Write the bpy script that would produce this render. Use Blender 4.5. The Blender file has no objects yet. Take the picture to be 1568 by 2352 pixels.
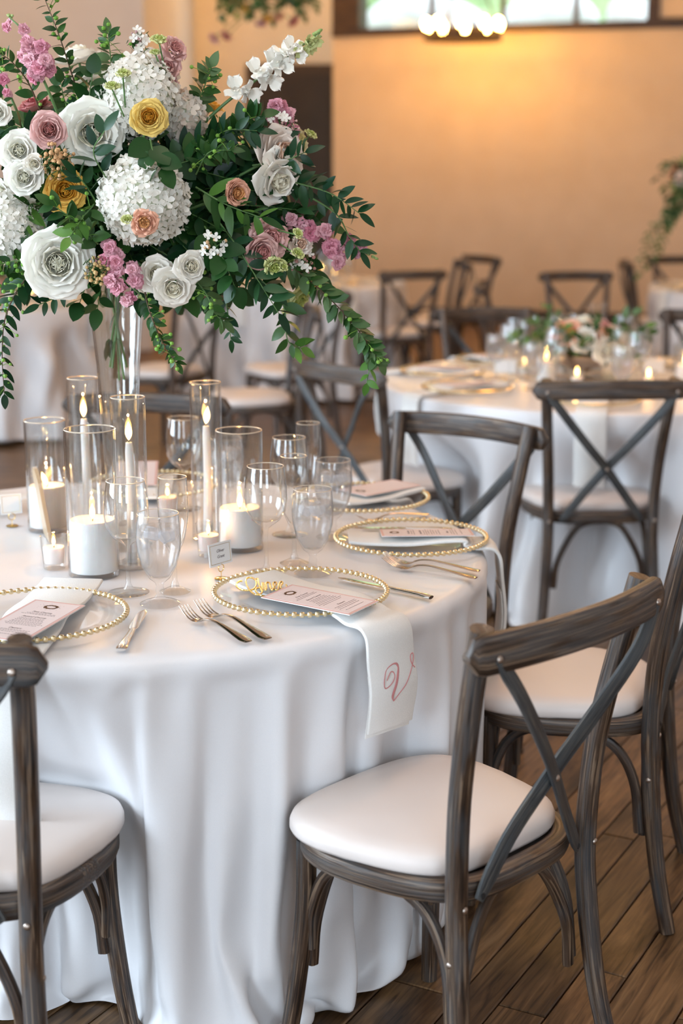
import bpy, math, random
import numpy as np
from mathutils import Vector, Matrix, Euler, Quaternion
R_ = math.radians
S = bpy.context.scene
COL = S.collection

# ------------------------------------------------------------------ camera
FPX, PITCH, CAMH = 3537.27, R_(12.6155), 1.572
cd = bpy.data.cameras.new('camera'); cam = bpy.data.objects.new('camera', cd); COL.objects.link(cam)
cam.location = (0, 0, CAMH); cam.rotation_euler = (R_(90) - PITCH, 0, 0)
cd.sensor_fit = 'VERTICAL'; cd.sensor_height = 36; cd.sensor_width = 24
cd.lens = FPX / 2352 * 36; cd.clip_end = 200
cd.dof.use_dof = True; cd.dof.focus_distance = 2.87; cd.dof.aperture_fstop = 2.5
S.camera = cam
# ------------------------------------------------------------------ world, light, exposure
S.view_settings.view_transform = 'Standard'; S.view_settings.look = 'None'
S.view_settings.gamma = 1; S.view_settings.use_curve_mapping = False
S.view_settings.exposure = 0.48
wd = bpy.data.worlds.new('sky'); S.world = wd; wd.use_nodes = True
wb = wd.node_tree.nodes['Background']; wb.inputs[0].default_value = (0.80, 0.90, 1.0, 1); wb.inputs[1].default_value = 3.2
S.cycles.transparent_max_bounces = 28; S.cycles.max_bounces = 6; S.cycles.diffuse_bounces = 3; S.cycles.glossy_bounces = 3; S.cycles.transmission_bounces = 4
S.cycles.adaptive_threshold = .05; S.cycles.adaptive_min_samples = 16
S.cycles.caustics_reflective = False; S.cycles.caustics_refractive = False
S.cycles.sample_clamp_indirect = 6.0; S.cycles.blur_glossy = 0.6

def area(name, loc, target, sx, sy, energy, col):
    l = bpy.data.lights.new(name, 'AREA'); l.shape = 'RECTANGLE'; l.size = sx; l.size_y = sy
    l.energy = energy; l.color = col
    o = bpy.data.objects.new(name, l); COL.objects.link(o); o.location = loc
    o.rotation_euler = (Vector(target) - Vector(loc)).to_track_quat('-Z', 'Y').to_euler()
    return o
def lamp(name, loc, energy, col, rad=.1):
    l = bpy.data.lights.new(name, 'POINT'); l.energy = energy; l.color = col; l.shadow_soft_size = rad
    o = bpy.data.objects.new(name, l); COL.objects.link(o); o.location = loc
    return o
DAY = (0.68, 0.84, 1.0); WARM = (1.0, 0.50, 0.12)
# daylight in the window openings of the wall behind the photographer and of the left wall
area('window_daylight', (-2.9, -3.0, 2.0), (-2.9, 5, 1.6), 1.6, 2.4, 145, DAY)
area('window_daylight', (1.0, -3.0, 2.0), (1.0, 5, 1.6), 1.6, 2.4, 60, DAY)
area('window_daylight', (-5.46, 1.6, 2.0), (0, 2.0, 1.0), 3.0, 2.5, 335, DAY)
area('window_daylight', (-5.46, 6.4, 2.0), (0, 6.4, 1.0), 3.0, 2.5, 12, DAY)
# chandeliers, and one added fill lamp
lamp('chandelier_light', (-1.6, 16.3, 4.0), 55, WARM, .06)
lamp('chandelier_light', (3.6, 12.5, 3.4), 40, WARM, .3)
lamp('chandelier_light', (1.2, 4.6, 3.4), 42, (1, .57, .36), .3)
lamp('chandelier_light', (1.3, 7.6, 3.3), 42, WARM, .25)
lamp('added_fill', (-.35, 2.2, 3.9), 24, (1, .76, .54), .25)  # added to warm and brighten bouquet and tabletop, no fixture there
lamp('chandelier_light', (-2.9, 11.5, 3.3), 26, WARM, .3)

# ------------------------------------------------------------------ helpers
def at(px, py, Y):
    """the world point at distance Y in front of the camera that lies on the photograph's ray"""
    a = (px - 784) / FPX; b = -(py - 1176) / FPX
    dy = math.cos(PITCH) + b * math.sin(PITCH); dz = -math.sin(PITCH) + b * math.cos(PITCH)
    t = Y / dy
    return Vector((a * t, Y, CAMH + dz * t))
def atz(px, py, z):
    a = (px - 784) / FPX; b = -(py - 1176) / FPX
    dy = math.cos(PITCH) + b * math.sin(PITCH); dz = -math.sin(PITCH) + b * math.cos(PITCH)
    t = (z - CAMH) / dz
    return Vector((a * t, dy * t, z))
def tag(o, label=None, cat=None, group=None, kind=None):
    if label: o['label'] = label
    if cat: o['category'] = cat
    if group: o['group'] = group
    if kind: o['kind'] = kind
    return o
def empty(name, loc=(0, 0, 0), rz=0, M=None):
    o = bpy.data.objects.new(name, None); COL.objects.link(o)
    if M is not None: o.matrix_basis = M
    else: o.location = loc; o.rotation_euler = (0, 0, rz)
    o.empty_display_size = .05
    return o
def put(name, me, parent=None, M=None):
    o = bpy.data.objects.new(name, me); COL.objects.link(o)
    if parent is not None: o.parent = parent
    if M is not None: o.matrix_basis = M
    return o
def mesh(name, V, F, mat, uv=None, smooth=True, sharp=38):
    me = bpy.data.meshes.new(name)
    me.from_pydata([tuple(v) for v in V], [], F)
    if uv is not None:
        lay = me.uv_layers.new(name='uv')
        li = np.empty(len(me.loops), int); me.loops.foreach_get('vertex_index', li)
        lay.data.foreach_set('uv', np.array(uv, np.float32)[li].ravel())
    if smooth:
        me.polygons.foreach_set('use_smooth', [True] * len(me.polygons))
        if sharp: me.set_sharp_from_angle(angle=R_(sharp))
    me.materials.append(mat)
    me.update()
    return me
def copy_tree(o, parent=None):
    c = o.copy(); COL.objects.link(c); c.parent = parent
    for ch in o.children: 
        copy_tree(ch, c)
    return c
def T(x=0, y=0, z=0): return Matrix.Translation((x, y, z))
def RZ(a): return Matrix.Rotation(a, 4, 'Z')
def RX(a): return Matrix.Rotation(a, 4, 'X')
def RY(a): return Matrix.Rotation(a, 4, 'Y')
def SC(s): return Matrix.Diagonal((s, s, s, 1))
def frame(loc, z, xref=(1, 0, 0)):
    z = Vector(z).normalized(); x = Vector(xref); x = x - z * x.dot(z)
    if x.length < 1e-4: x = Vector((0, 1, 0)) - z * z.y
    x.normalize(); y = z.cross(x)
    M = Matrix((x, y, z)).transposed().to_4x4(); M.translation = loc
    return M
def catmull(P, n):
    P = [Vector(p) for p in P]
    Q = [2 * P[0] - P[1]] + P + [2 * P[-1] - P[-2]]
    out = []; m = len(P) - 1
    for i in range(n):
        t = i / (n - 1) * m; k = min(int(t), m - 1); u = t - k
        a, b, c, d = Q[k:k + 4]
        out.append(.5 * ((2 * b) + (c - a) * u + (2 * a - 5 * b + 4 * c - d) * u * u + (3 * b - a - 3 * c + d) * u ** 3))
    return out
def circ(r, n=10, sy=1): return [(r * math.cos(2 * math.pi * i / n), r * sy * math.sin(2 * math.pi * i / n)) for i in range(n)]
def rect(w, h, b):
    """rounded rectangle section, w along binormal, h along the up vector"""
    o = []
    for sx, sy, a0 in ((1, 1, 0), (-1, 1, 90), (-1, -1, 180), (1, -1, 270)):
        for a in (0, 45, 90):
            o.append((sx * (w / 2 - b) + b * math.cos(R_(a0 + a)), sy * (h / 2 - b) + b * math.sin(R_(a0 + a))))
    return o
def sweep(path, sec, up=(0, 0, 1), closed=False, scale=None, V=None, F=None, UV=None, caps=True):
    V = [] if V is None else V; F = [] if F is None else F; UV = [] if UV is None else UV
    n = len(path); m = len(sec); o = len(V); L = 0; up = Vector(up)
    for i, p in enumerate(path):
        if closed: t = path[(i + 1) % n] - path[i - 1]
        else: t = path[min(i + 1, n - 1)] - path[max(i - 1, 0)]
        t = t.normalized(); N = up - t * up.dot(t)
        if N.length < 1e-3: N = Vector((0, 1, 0)) - t * t.y
        N.normalize(); B = t.cross(N)
        if i: L += (path[i] - path[i - 1]).length
        s = 1 if scale is None else scale[i]
        s0, s1 = s if isinstance(s, tuple) else (s, s)
        per = 0
        for k, (a, b) in enumerate(sec):
            V.append(p + B * a * s0 + N * b * s1); UV.append((L, per))
            q = sec[(k + 1) % m]; per += math.hypot(q[0] - a, q[1] - b)
    nn = n if closed else n - 1
    for i in range(nn):
        for k in range(m):
            a = o + i * m + k; b = o + i * m + (k + 1) % m
            c = o + ((i + 1) % n) * m + (k + 1) % m; d = o + ((i + 1) % n) * m + k
            F.append((a, d, c, b))
    if caps and not closed:
        F.append(tuple(o + k for k in range(m))); F.append(tuple(o + (n - 1) * m + k for k in reversed(range(m))))
    return V, F, UV
def lathe(prof, n=32, V=None, F=None):
    V = [] if V is None else V; F = [] if F is None else F; o = len(V); rings = []
    for r, z in prof:
        if r < 1e-6: rings.append([len(V)]); V.append(Vector((0, 0, z)))
        else:
            rings.append(list(range(len(V), len(V) + n)))
            V += [Vector((r * math.cos(2 * math.pi * i / n), r * math.sin(2 * math.pi * i / n), z)) for i in range(n)]
    for a, b in zip(rings, rings[1:]):
        for i in range(n):
            j = (i + 1) % n
            if len(a) == 1 and len(b) == 1: continue
            if len(a) == 1: F.append((a[0], b[j], b[i]))
            elif len(b) == 1: F.append((a[i], a[j], b[0]))
            else: F.append((a[i], a[j], b[j], b[i]))
    return V, F
def boxv(x0, x1, y0, y1, z0, z1, V=None, F=None):
    V = [] if V is None else V; F = [] if F is None else F; o = len(V)
    V += [Vector(p) for p in ((x0, y0, z0), (x1, y0, z0), (x1, y1, z0), (x0, y1, z0), (x0, y0, z1), (x1, y0, z1), (x1, y1, z1), (x0, y1, z1))]
    F += [tuple(o + i for i in f) for f in ((0, 3, 2, 1), (4, 5, 6, 7), (0, 1, 5, 4), (1, 2, 6, 5), (2, 3, 7, 6), (3, 0, 4, 7))]
    return V, F
def box(name, b, mat, parent=None, M=None):
    V, F = boxv(*b); return put(name, mesh(name, V, F, mat, smooth=False), parent, M)

# ------------------------------------------------------------------ materials
def nm(name):
    m = bpy.data.materials.new(name); m.use_nodes = True; nt = m.node_tree
    return m, nt, nt.nodes['Principled BSDF'], nt.nodes['Material Output']
def N_(nt, t, **kw):
    n = nt.nodes.new(t)
    for k, v in kw.items():
        if k.startswith('i_'): n.inputs[int(k[2:]) if k[2:].isdigit() else k[2:]].default_value = v
        else: setattr(n, k, v)
    return n
def ramp(nt, stops):
    r = nt.nodes.new('ShaderNodeValToRGB'); e = r.color_ramp.elements
    while len(e) < len(stops): e.new(.5)
    for k, (p, c) in enumerate(stops): e[k].position = p; e[k].color = (*c, 1)
    return r
def plain(name, col, rough=.5, metal=0, spec=.5, sss=0, coat=0, sheen=0):
    m, nt, b, o = nm(name)
    b.inputs['Base Color'].default_value = (*col, 1); b.inputs['Roughness'].default_value = rough
    b.inputs['Metallic'].default_value = metal; b.inputs['Specular IOR Level'].default_value = spec
    if sss: b.inputs['Subsurface Weight'].default_value = sss; b.inputs['Subsurface Radius'].default_value = (.02, .012, .008); b.inputs['Subsurface Scale'].default_value = .6
    if coat: b.inputs['Coat Weight'].default_value = coat; b.inputs['Coat Roughness'].default_value = .15
    if sheen: b.inputs['Sheen Weight'].default_value = sheen
    return m
def noisy(name, cols, rough=.6, scale=8, stretch=(1, 1, 1), bump=0, detail=4, spec=.4, coord='Object', lo=.35, hi=.65, bscale=None):
    m, nt, b, o = nm(name)
    tc = N_(nt, 'ShaderNodeTexCoord'); mp = N_(nt, 'ShaderNodeMapping'); mp.inputs['Scale'].default_value = stretch
    nt.links.new(tc.outputs[coord], mp.inputs[0])
    nz = N_(nt, 'ShaderNodeTexNoise'); nz.inputs['Scale'].default_value = scale; nz.inputs['Detail'].default_value = detail
    nt.links.new(mp.outputs[0], nz.inputs['Vector'])
    k = len(cols); r = ramp(nt, [(lo + (hi - lo) * i / max(1, k - 1), c) for i, c in enumerate(cols)])
    nt.links.new(nz.outputs['Fac'], r.inputs[0]); nt.links.new(r.outputs[0], b.inputs['Base Color'])
    b.inputs['Roughness'].default_value = rough; b.inputs['Specular IOR Level'].default_value = spec
    if bump:
        bp = N_(nt, 'ShaderNodeBump'); bp.inputs['Strength'].default_value = bump; bp.inputs['Distance'].default_value = .002
        src = nz
        if bscale:
            src = N_(nt, 'ShaderNodeTexNoise'); src.inputs['Scale'].default_value = bscale; nt.links.new(mp.outputs[0], src.inputs['Vector'])
        nt.links.new(src.outputs['Fac'], bp.inputs['Height']); nt.links.new(bp.outputs[0], b.inputs['Normal'])
    return m
def leafy(name, col, col2, rough=.4, trans=.3, spec=.5):
    """petal or leaf: diffuse + glossy front with some light passing through; slight variation from piece to piece"""
    m, nt, b, o = nm(name)
    oi = N_(nt, 'ShaderNodeObjectInfo'); r = ramp(nt, [(0, col), (1, col2)])
    nt.links.new(oi.outputs['Random'], r.inputs[0]); nt.links.new(r.outputs[0], b.inputs['Base Color'])
    b.inputs['Roughness'].default_value = rough; b.inputs['Specular IOR Level'].default_value = spec
    tr = N_(nt, 'ShaderNodeBsdfTranslucent'); nt.links.new(r.outputs[0], tr.inputs[0])
    mx = N_(nt, 'ShaderNodeMixShader'); mx.inputs[0].default_value = trans
    nt.links.new(b.outputs[0], mx.inputs[1]); nt.links.new(tr.outputs[0], mx.inputs[2]); nt.links.new(mx.outputs[0], o.inputs[0])
    return m
def glassy(name, tint=(1, 1, 1), ior=1.5, rough=.01, milk=0, milkcol=(1, 1, 1), boost=1.0, edge=.66):
    """thin clear glass: what lies behind shows through, the surface mirrors by Fresnel; milk = a veil of droplets or haze"""
    m, nt, b, o = nm(name); nt.nodes.remove(b)
    t = N_(nt, 'ShaderNodeBsdfTransparent')
    lw = N_(nt, 'ShaderNodeLayerWeight'); lw.inputs[0].default_value = .35; rp = ramp(nt, [(0, tint), (.55, tint), (.93, tuple(c * edge for c in tint))])
    nt.links.new(lw.outputs['Facing'], rp.inputs[0]); nt.links.new(rp.outputs[0], t.inputs[0])
    g = N_(nt, 'ShaderNodeBsdfGlossy'); g.inputs['Roughness'].default_value = rough
    f = N_(nt, 'ShaderNodeFresnel'); gm = N_(nt, 'ShaderNodeNewGeometry')
    mr = N_(nt, 'ShaderNodeMapRange'); mr.inputs[3].default_value = ior; mr.inputs[4].default_value = 1 / ior
    nt.links.new(gm.outputs['Backfacing'], mr.inputs[0]); nt.links.new(mr.outputs[0], f.inputs[0])
    fm = N_(nt, 'ShaderNodeMath', operation='MULTIPLY'); fm.inputs[1].default_value = boost; fm.use_clamp = True
    nt.links.new(f.outputs[0], fm.inputs[0])
    mx = N_(nt, 'ShaderNodeMixShader'); nt.links.new(fm.outputs[0], mx.inputs[0]); nt.links.new(t.outputs[0], mx.inputs[1]); nt.links.new(g.outputs[0], mx.inputs[2])
    last = mx
    if milk:
        d = N_(nt, 'ShaderNodeBsdfTranslucent'); d.inputs[0].default_value = (*milkcol, 1)
        d2 = N_(nt, 'ShaderNodeBsdfDiffuse'); d2.inputs[0].default_value = (*milkcol, 1)
        md = N_(nt, 'ShaderNodeMixShader'); md.inputs[0].default_value = .5; nt.links.new(d.outputs[0], md.inputs[1]); nt.links.new(d2.outputs[0], md.inputs[2])
        m2 = N_(nt, 'ShaderNodeMixShader'); m2.inputs[0].default_value = milk; nt.links.new(mx.outputs[0], m2.inputs[1]); nt.links.new(md.outputs[0], m2.inputs[2]); last = m2
    nt.links.new(last.outputs[0], o.inputs[0])
    return m
def emit(name, col, s):
    m, nt, b, o = nm(name); nt.nodes.remove(b)
    e = N_(nt, 'ShaderNodeEmission'); e.inputs[0].default_value = (*col, 1); e.inputs[1].default_value = s
    nt.links.new(e.outputs[0], o.inputs[0]); return m
def wood_uv(name, dark, mid, pale, blue, rough=.5, su=3, sv=90):
    """limed dark oak: brown base, pale and blue-grey open grain running along the piece"""
    m, nt, b, o = nm(name)
    tc = N_(nt, 'ShaderNodeTexCoord'); oi = N_(nt, 'ShaderNodeObjectInfo')
    ad = N_(nt, 'ShaderNodeVectorMath', operation='ADD'); nt.links.new(tc.outputs['UV'], ad.inputs[0]); nt.links.new(oi.outputs['Random'], ad.inputs[1])
    mp = N_(nt, 'ShaderNodeMapping'); mp.inputs['Scale'].default_value = (su, sv, 1); nt.links.new(ad.outputs[0], mp.inputs[0])
    n1 = N_(nt, 'ShaderNodeTexNoise'); n1.inputs['Scale'].default_value = 2.2; n1.inputs['Detail'].default_value = 6; n1.inputs['Distortion'].default_value = .8
    nt.links.new(mp.outputs[0], n1.inputs['Vector'])
    r1 = ramp(nt, [(.38, dark), (.47, mid), (.53, mid), (.61, pale)]); nt.links.new(n1.outputs['Fac'], r1.inputs[0])
    mp2 = N_(nt, 'ShaderNodeMapping'); mp2.inputs['Scale'].default_value = (4, 14, 1); nt.links.new(ad.outputs[0], mp2.inputs[0])
    n2 = N_(nt, 'ShaderNodeTexNoise'); n2.inputs['Scale'].default_value = 2.0; n2.inputs['Detail'].default_value = 3; nt.links.new(mp2.outputs[0], n2.inputs['Vector'])
    r2 = ramp(nt, [(.46, (0, 0, 0)), (.58, (1, 1, 1))]); nt.links.new(n2.outputs['Fac'], r2.inputs[0])
    mx = N_(nt, 'ShaderNodeMix', data_type='RGBA'); nt.links.new(r2.outputs[0], mx.inputs[0]); nt.links.new(r1.outputs[0], mx.inputs[6]); mx.inputs[7].default_value = (*blue, 1)
    mm = N_(nt, 'ShaderNodeMix', data_type='RGBA'); mm.inputs[0].default_value = .30; nt.links.new(r1.outputs[0], mm.inputs[6]); nt.links.new(mx.outputs[2], mm.inputs[7])
    nt.links.new(mm.outputs[2], b.inputs['Base Color']); b.inputs['Roughness'].default_value = rough
    bp = N_(nt, 'ShaderNodeBump'); bp.inputs['Strength'].default_value = .6; bp.inputs['Distance'].default_value = .002
    nt.links.new(n1.outputs['Fac'], bp.inputs['Height']); nt.links.new(bp.outputs[0], b.inputs['Normal'])
    return m

M_wood = wood_uv('chair_wood', (.011, .0065, .0045), (.056, .031, .018), (.190, .128, .082), (.085, .105, .120), .42)
M_strip = wood_uv('strip_wood', (.022, .024, .026), (.050, .054, .057), (.11, .10, .086), (.078, .096, .108), .45, 4, 120)
M_cushion = plain('cushion_vinyl', (.76, .68, .635), .42, spec=.4)
M_screw = plain('screw_steel', (.45, .38, .33), .35, metal=1)
M_gold = plain('gold', (.83, .60, .22), .16, metal=1)
M_bead = plain('bead_gold', (.86, .72, .46), .24, metal=1)
M_champagne = plain('champagne_metal', (.58, .49, .41), .12, metal=1)
M_steel = plain('cutlery_steel', (.80, .77, .74), .10, metal=1)
M_napkin = noisy('napkin_linen', [(.82, .81, .78), (.87, .86, .83)], .85, 600, bump=.25, spec=.2)
M_wax = plain('candle_wax', (.90, .87, .84), .5, sss=.35)
M_pinkwax = plain('votive_wax', (.90, .76, .70), .5, sss=.35)
M_wick = plain('wick', (.03, .025, .02), .9)
M_flame = emit('flame', (1.0, .55, .16), 14)
M_core = emit('flame_core', (1.0, .80, .45), 30)
M_glass = glassy('clear_glass', (.99, .995, .995), 1.45, boost=1.6, edge=.6)
M_vase = glassy('vase_glass', (.97, .975, .97), 1.5, boost=2.2, edge=.42)
M_tube = glassy('tube_glass', (.99, .995, .995), 1.48, boost=2.1, edge=.5)
M_charger = glassy('charger_glass', (.99, .99, .985), 1.22, edge=.95)
M_goblet = glassy('frosted_goblet_glass', (.97, .97, .97), 1.45, milk=.05, milkcol=(.95, .94, .93), boost=1.2)
M_water = glassy('iced_water', (.93, .94, .95), 1.33, milk=.10, milkcol=(.95, .94, .93))
M_rimglow = plain('rim_warm_reflection', (.90, .78, .62), .2, metal=.6)  # warm room light reflected on clear glass rims, put into the colour
M_pinkcard = plain('card_pink', (.68, .42, .38), .6)
M_blush = plain('card_blush', (.74, .62, .60), .6)
M_white = plain('paper_white', (.82, .81, .79), .6)
M_ink = plain('ink', (.10, .06, .06), .7)
M_brownink = plain('brown_ink', (.16, .075, .035), .6)
M_thread = plain('pink_thread', (.64, .25, .25), .55, sheen=.3)
M_black = plain('hole', (.008, .008, .009), .6)

# ------------------------------------------------------------------ the room
M_wall = noisy('wall_plaster', [(.66, .53, .39), (.70, .57, .43)], .8, 3, bump=.05, spec=.2)
M_wallw = noisy('wall_plaster_pale', [(.76, .69, .63), (.80, .73, .67)], .8, 3, bump=.05, spec=.2)
M_ceil = plain('ceiling_paint', (.74, .71, .67), .9)
M_trim = noisy('dark_trim_wood', [(.035, .02, .012), (.07, .04, .022)], .5, 6, (1, 1, 8))
M_door = noisy('dark_door_wood', [(.020, .012, .008), (.045, .026, .015)], .5, 5, (12, 12, 1.2), bump=.15)
M_slab = plain('subfloor', (.03, .018, .011), .8)
M_pane = glassy('window_glass', (.95, .97, .96), 1.45)
def plank_mat():
    m, nt, b, o = nm('oak_plank')
    tc = N_(nt, 'ShaderNodeTexCoord'); oi = N_(nt, 'ShaderNodeObjectInfo')
    sc = N_(nt, 'ShaderNodeVectorMath', operation='SCALE'); sc.inputs[3].default_value = 37; nt.links.new(oi.outputs['Random'], sc.inputs[0])
    ad = N_(nt, 'ShaderNodeVectorMath', operation='ADD'); nt.links.new(tc.outputs['Object'], ad.inputs[0]); nt.links.new(sc.outputs[0], ad.inputs[1])
    mp = N_(nt, 'ShaderNodeMapping'); mp.inputs['Scale'].default_value = (1.6, 22, 1); nt.links.new(ad.outputs[0], mp.inputs[0])
    n1 = N_(nt, 'ShaderNodeTexNoise'); n1.inputs['Scale'].default_value = 2.5; n1.inputs['Detail'].default_value = 8; n1.inputs['Distortion'].default_value = 1.6; nt.links.new(mp.outputs[0], n1.inputs['Vector'])
    r1 = ramp(nt, [(.30, (.052, .027, .012)), (.48, (.160, .086, .038)), (.60, (.205, .113, .050)), (.76, (.28, .164, .078))]); nt.links.new(n1.outputs['Fac'], r1.inputs[0])
    mp2 = N_(nt, 'ShaderNodeMapping'); mp2.inputs['Scale'].default_value = (1.5, 5, 1); nt.links.new(ad.outputs[0], mp2.inputs[0])
    n2 = N_(nt, 'ShaderNodeTexNoise'); n2.inputs['Scale'].default_value = 2.2; n2.inputs['Detail'].default_value = 5; nt.links.new(mp2.outputs[0], n2.inputs['Vector'])
    r2 = ramp(nt, [(.36, (.40, .38, .36)), (.52, (1, 1, 1))]); nt.links.new(n2.outputs['Fac'], r2.inputs[0])
    mx = N_(nt, 'ShaderNodeMix', data_type='RGBA', blend_type='MULTIPLY'); mx.inputs[0].default_value = 1; nt.links.new(r1.outputs[0], mx.inputs[6]); nt.links.new(r2.outputs[0], mx.inputs[7])
    hv = N_(nt, 'ShaderNodeMapRange'); hv.inputs[3].default_value = .72; hv.inputs[4].default_value = 1.25; nt.links.new(oi.outputs['Random'], hv.inputs[0])
    m3 = N_(nt, 'ShaderNodeVectorMath', operation='SCALE'); nt.links.new(mx.outputs[2], m3.inputs[0]); nt.links.new(hv.outputs[0], m3.inputs[3])
    nt.links.new(m3.outputs[0], b.inputs['Base Color']); b.inputs['Roughness'].default_value = .42; b.inputs['Specular IOR Level'].default_value = .4
    bp = N_(nt, 'ShaderNodeBump'); bp.inputs['Strength'].default_value = .25; bp.inputs['Distance'].default_value = .001; nt.links.new(n1.outputs['Fac'], bp.inputs['Height']); nt.links.new(bp.outputs[0], b.inputs['Normal'])
    return m
M_plank = plank_mat()
floor = box('floor', (-5.6, 6.2, -3.1, 19.0, -.05, -.012), M_plank); tag(floor, kind='structure')
rnd = random.Random(4)
def planks():
    ang = R_(61.7); d = Vector((math.cos(ang), math.sin(ang), 0)); nrm = Vector((-d.y, d.x, 0))
    widths = [.097, .080, .146, .11, .13, .09]
    a = -4.6; k = 0
    base = Vector((.34, 2.616, 0))
    while a < 4.2:
        w = widths[k % 6]; k += 1
        u = -3.0 - rnd.random() * 1.2
        while u < 7.6:
            L = rnd.choice((.9, 1.2, 1.5, 1.8))
            c = base + d * (u + L / 2) + nrm * (a + w / 2)
            X0, Y0 = c.x, c.y
            seen = (1.5 < Y0 < 8.0 and -1.5 < X0 < 2.4) and (abs(X0) < .9 + .22 * Y0)
            under = (X0 + .466) ** 2 + (Y0 - 3.241) ** 2 < .30
            if seen and not under:
                g = .0016; b = .0025; hl = L / 2 - g; hw = w / 2 - g
                V = []; F = []
                for z, i in ((-.012, 0), (-b, 0), (0, b)):
                    V += [Vector((s * (hl - i), t * (hw - i), z)) for s, t in ((-1, -1), (1, -1), (1, 1), (-1, 1))]
                for o in (0, 4):
                    for q in range(4): F.append((o + q, o + (q + 1) % 4, o + 4 + (q + 1) % 4, o + 4 + q))
                F.append((8, 9, 10, 11))
                put('plank', mesh('plank', V, F, M_plank, smooth=False), floor, T(X0, Y0, -rnd.random() * .0006) @ RZ(ang))
            u += L
        a += w
planks()
def wall(name, x0, x1, y0, y1, z0, z1, m=None): return tag(box(name, (x0, x1, y0, y1, z0, z1), m or M_wall), kind='structure')
tag(box('ceiling', (-5.6, 6.2, -3.1, 19.0, 5.2, 5.3), M_ceil), kind='structure')
def windowed(name, along, across, lo, hi, wins, horizontal, m):
    """a wall with window openings; along lo..hi, wins = [(a0,a1)], sill .75 head 3.25"""
    V, F = [], []
    def bx(a0, a1, z0, z1):
        if horizontal: boxv(a0, a1, across, across + .2, z0, z1, V, F)
        else: boxv(across, across + .2, a0, a1, z0, z1, V, F)
    bx(lo, hi, 0, .75); bx(lo, hi, 3.25, 5.2); c = lo
    for a0, a1 in wins: bx(c, a0, .75, 3.25); c = a1
    bx(c, hi, .75, 3.25)
    return tag(put(name, mesh(name, V, F, m, smooth=False)), kind='structure')
windowed('wall_rear', 0, -3.2, -5.6, 6.2, [(-3.7, -2.1), (.2, 1.8)], True, M_wallw)
windowed('wall_left', 0, -5.7, -3.2, 19, [(.1, 3.1), (4.9, 7.9)], False, M_wallw)
wall('wall_right', 6.1, 6.3, -3.2, 19, 0, 5.2, M_wallw)
def win(n, a0, a1, c, horizontal):
    root = tag(empty('window_%d' % n), kind='structure')
    V, F = [], []
    def bar(p0, p1, z0, z1, t=.03):
        if horizontal: boxv(p0, p1, c - t, c + t, z0, z1, V, F)
        else: boxv(c - t, c + t, p0, p1, z0, z1, V, F)
    bar(a0, a0 + .07, .75, 3.25); bar(a1 - .07, a1, .75, 3.25); bar(a0, a1, .75, .82); bar(a0, a1, 3.18, 3.25)
    put('window_frame', mesh('window_frame', V, F, M_trim, smooth=False), root)
    for k in (1, 2, 3):
        V, F = [], []; q = a0 + (a1 - a0) * k / 4; bar(q - .03, q + .03, .8, 3.2, .025); put('mullion', mesh('mullion', V, F, M_trim, smooth=False), root)
    for z in (1.58, 2.4):
        V, F = [], []; bar(a0, a1, z - .02, z + .02, .02); put('muntin', mesh('muntin', V, F, M_trim, smooth=False), root)
win(2, -3.7, -2.1, -2.95, True); win(3, .2, 1.8, -2.95, True); win(4, .1, 3.1, -5.42, False); win(5, 4.9, 7.9, -5.42, False)
# far end of the room: long plastered wall with a clerestory window above, a recess with a dark door beside it
FA = Vector((-.09, 16.6, 0)); FD = Vector((3.49, -1.2, 0)).normalized()
Mf = T(*FA) @ RZ(math.atan2(FD.y, FD.x))
def fx(px, y):     # coordinate along the far wall at photo column px
    d0 = at(px, y, 1.0); k = d0.x / d0.y
    # FA + FD*s : x = k*y
    return (k * FA.y - FA.x) / (FD.x - k * FD.y)
far = tag(put('wall_far', mesh('wall_far', *boxv(0, 7.2, 0, .25, 0, 2.88), M_wall, smooth=False), None, Mf), kind='structure')
x0, x1 = fx(826, 60), fx(1492, 60)
V, F = boxv(x1, 7.2, 0, .25, 2.98, 5.2); boxv(0, x1, 0, .25, 4.6, 5.2, V, F)
tag(put('wall_far_upper', mesh('wall_far_upper', V, F, M_wall, smooth=False), None, Mf), kind='structure')
wn = tag(empty('window_1', M=Mf), kind='structure')
V, F = boxv(0, 7.2, -.04, .27, 2.88, 2.96); boxv(x1 - .03, x1 + .09, -.03, .27, 2.96, 4.6, V, F); boxv(0, x0, -.03, .27, 2.96, 4.6, V, F)
put('window_frame', mesh('window_frame', V, F, M_trim, smooth=False), wn)
pw = (x1 - x0) / 4
for k in range(4):
    if k: box('mullion', (x0 + pw * k - .025, x0 + pw * k + .025, .08, .14, 2.96, 4.6), M_trim if k != 1 else M_trim, wn)
    box('pane', (x0 + pw * k + .025, x0 + pw * (k + 1) - .03, .10, .106, 2.96, 4.6), M_pane, wn)
tag(put('baseboard_far', mesh('baseboard_far', *boxv(0, 7.2, -.02, 0, 0, .14), M_trim, smooth=False), None, Mf), kind='structure')
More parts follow.
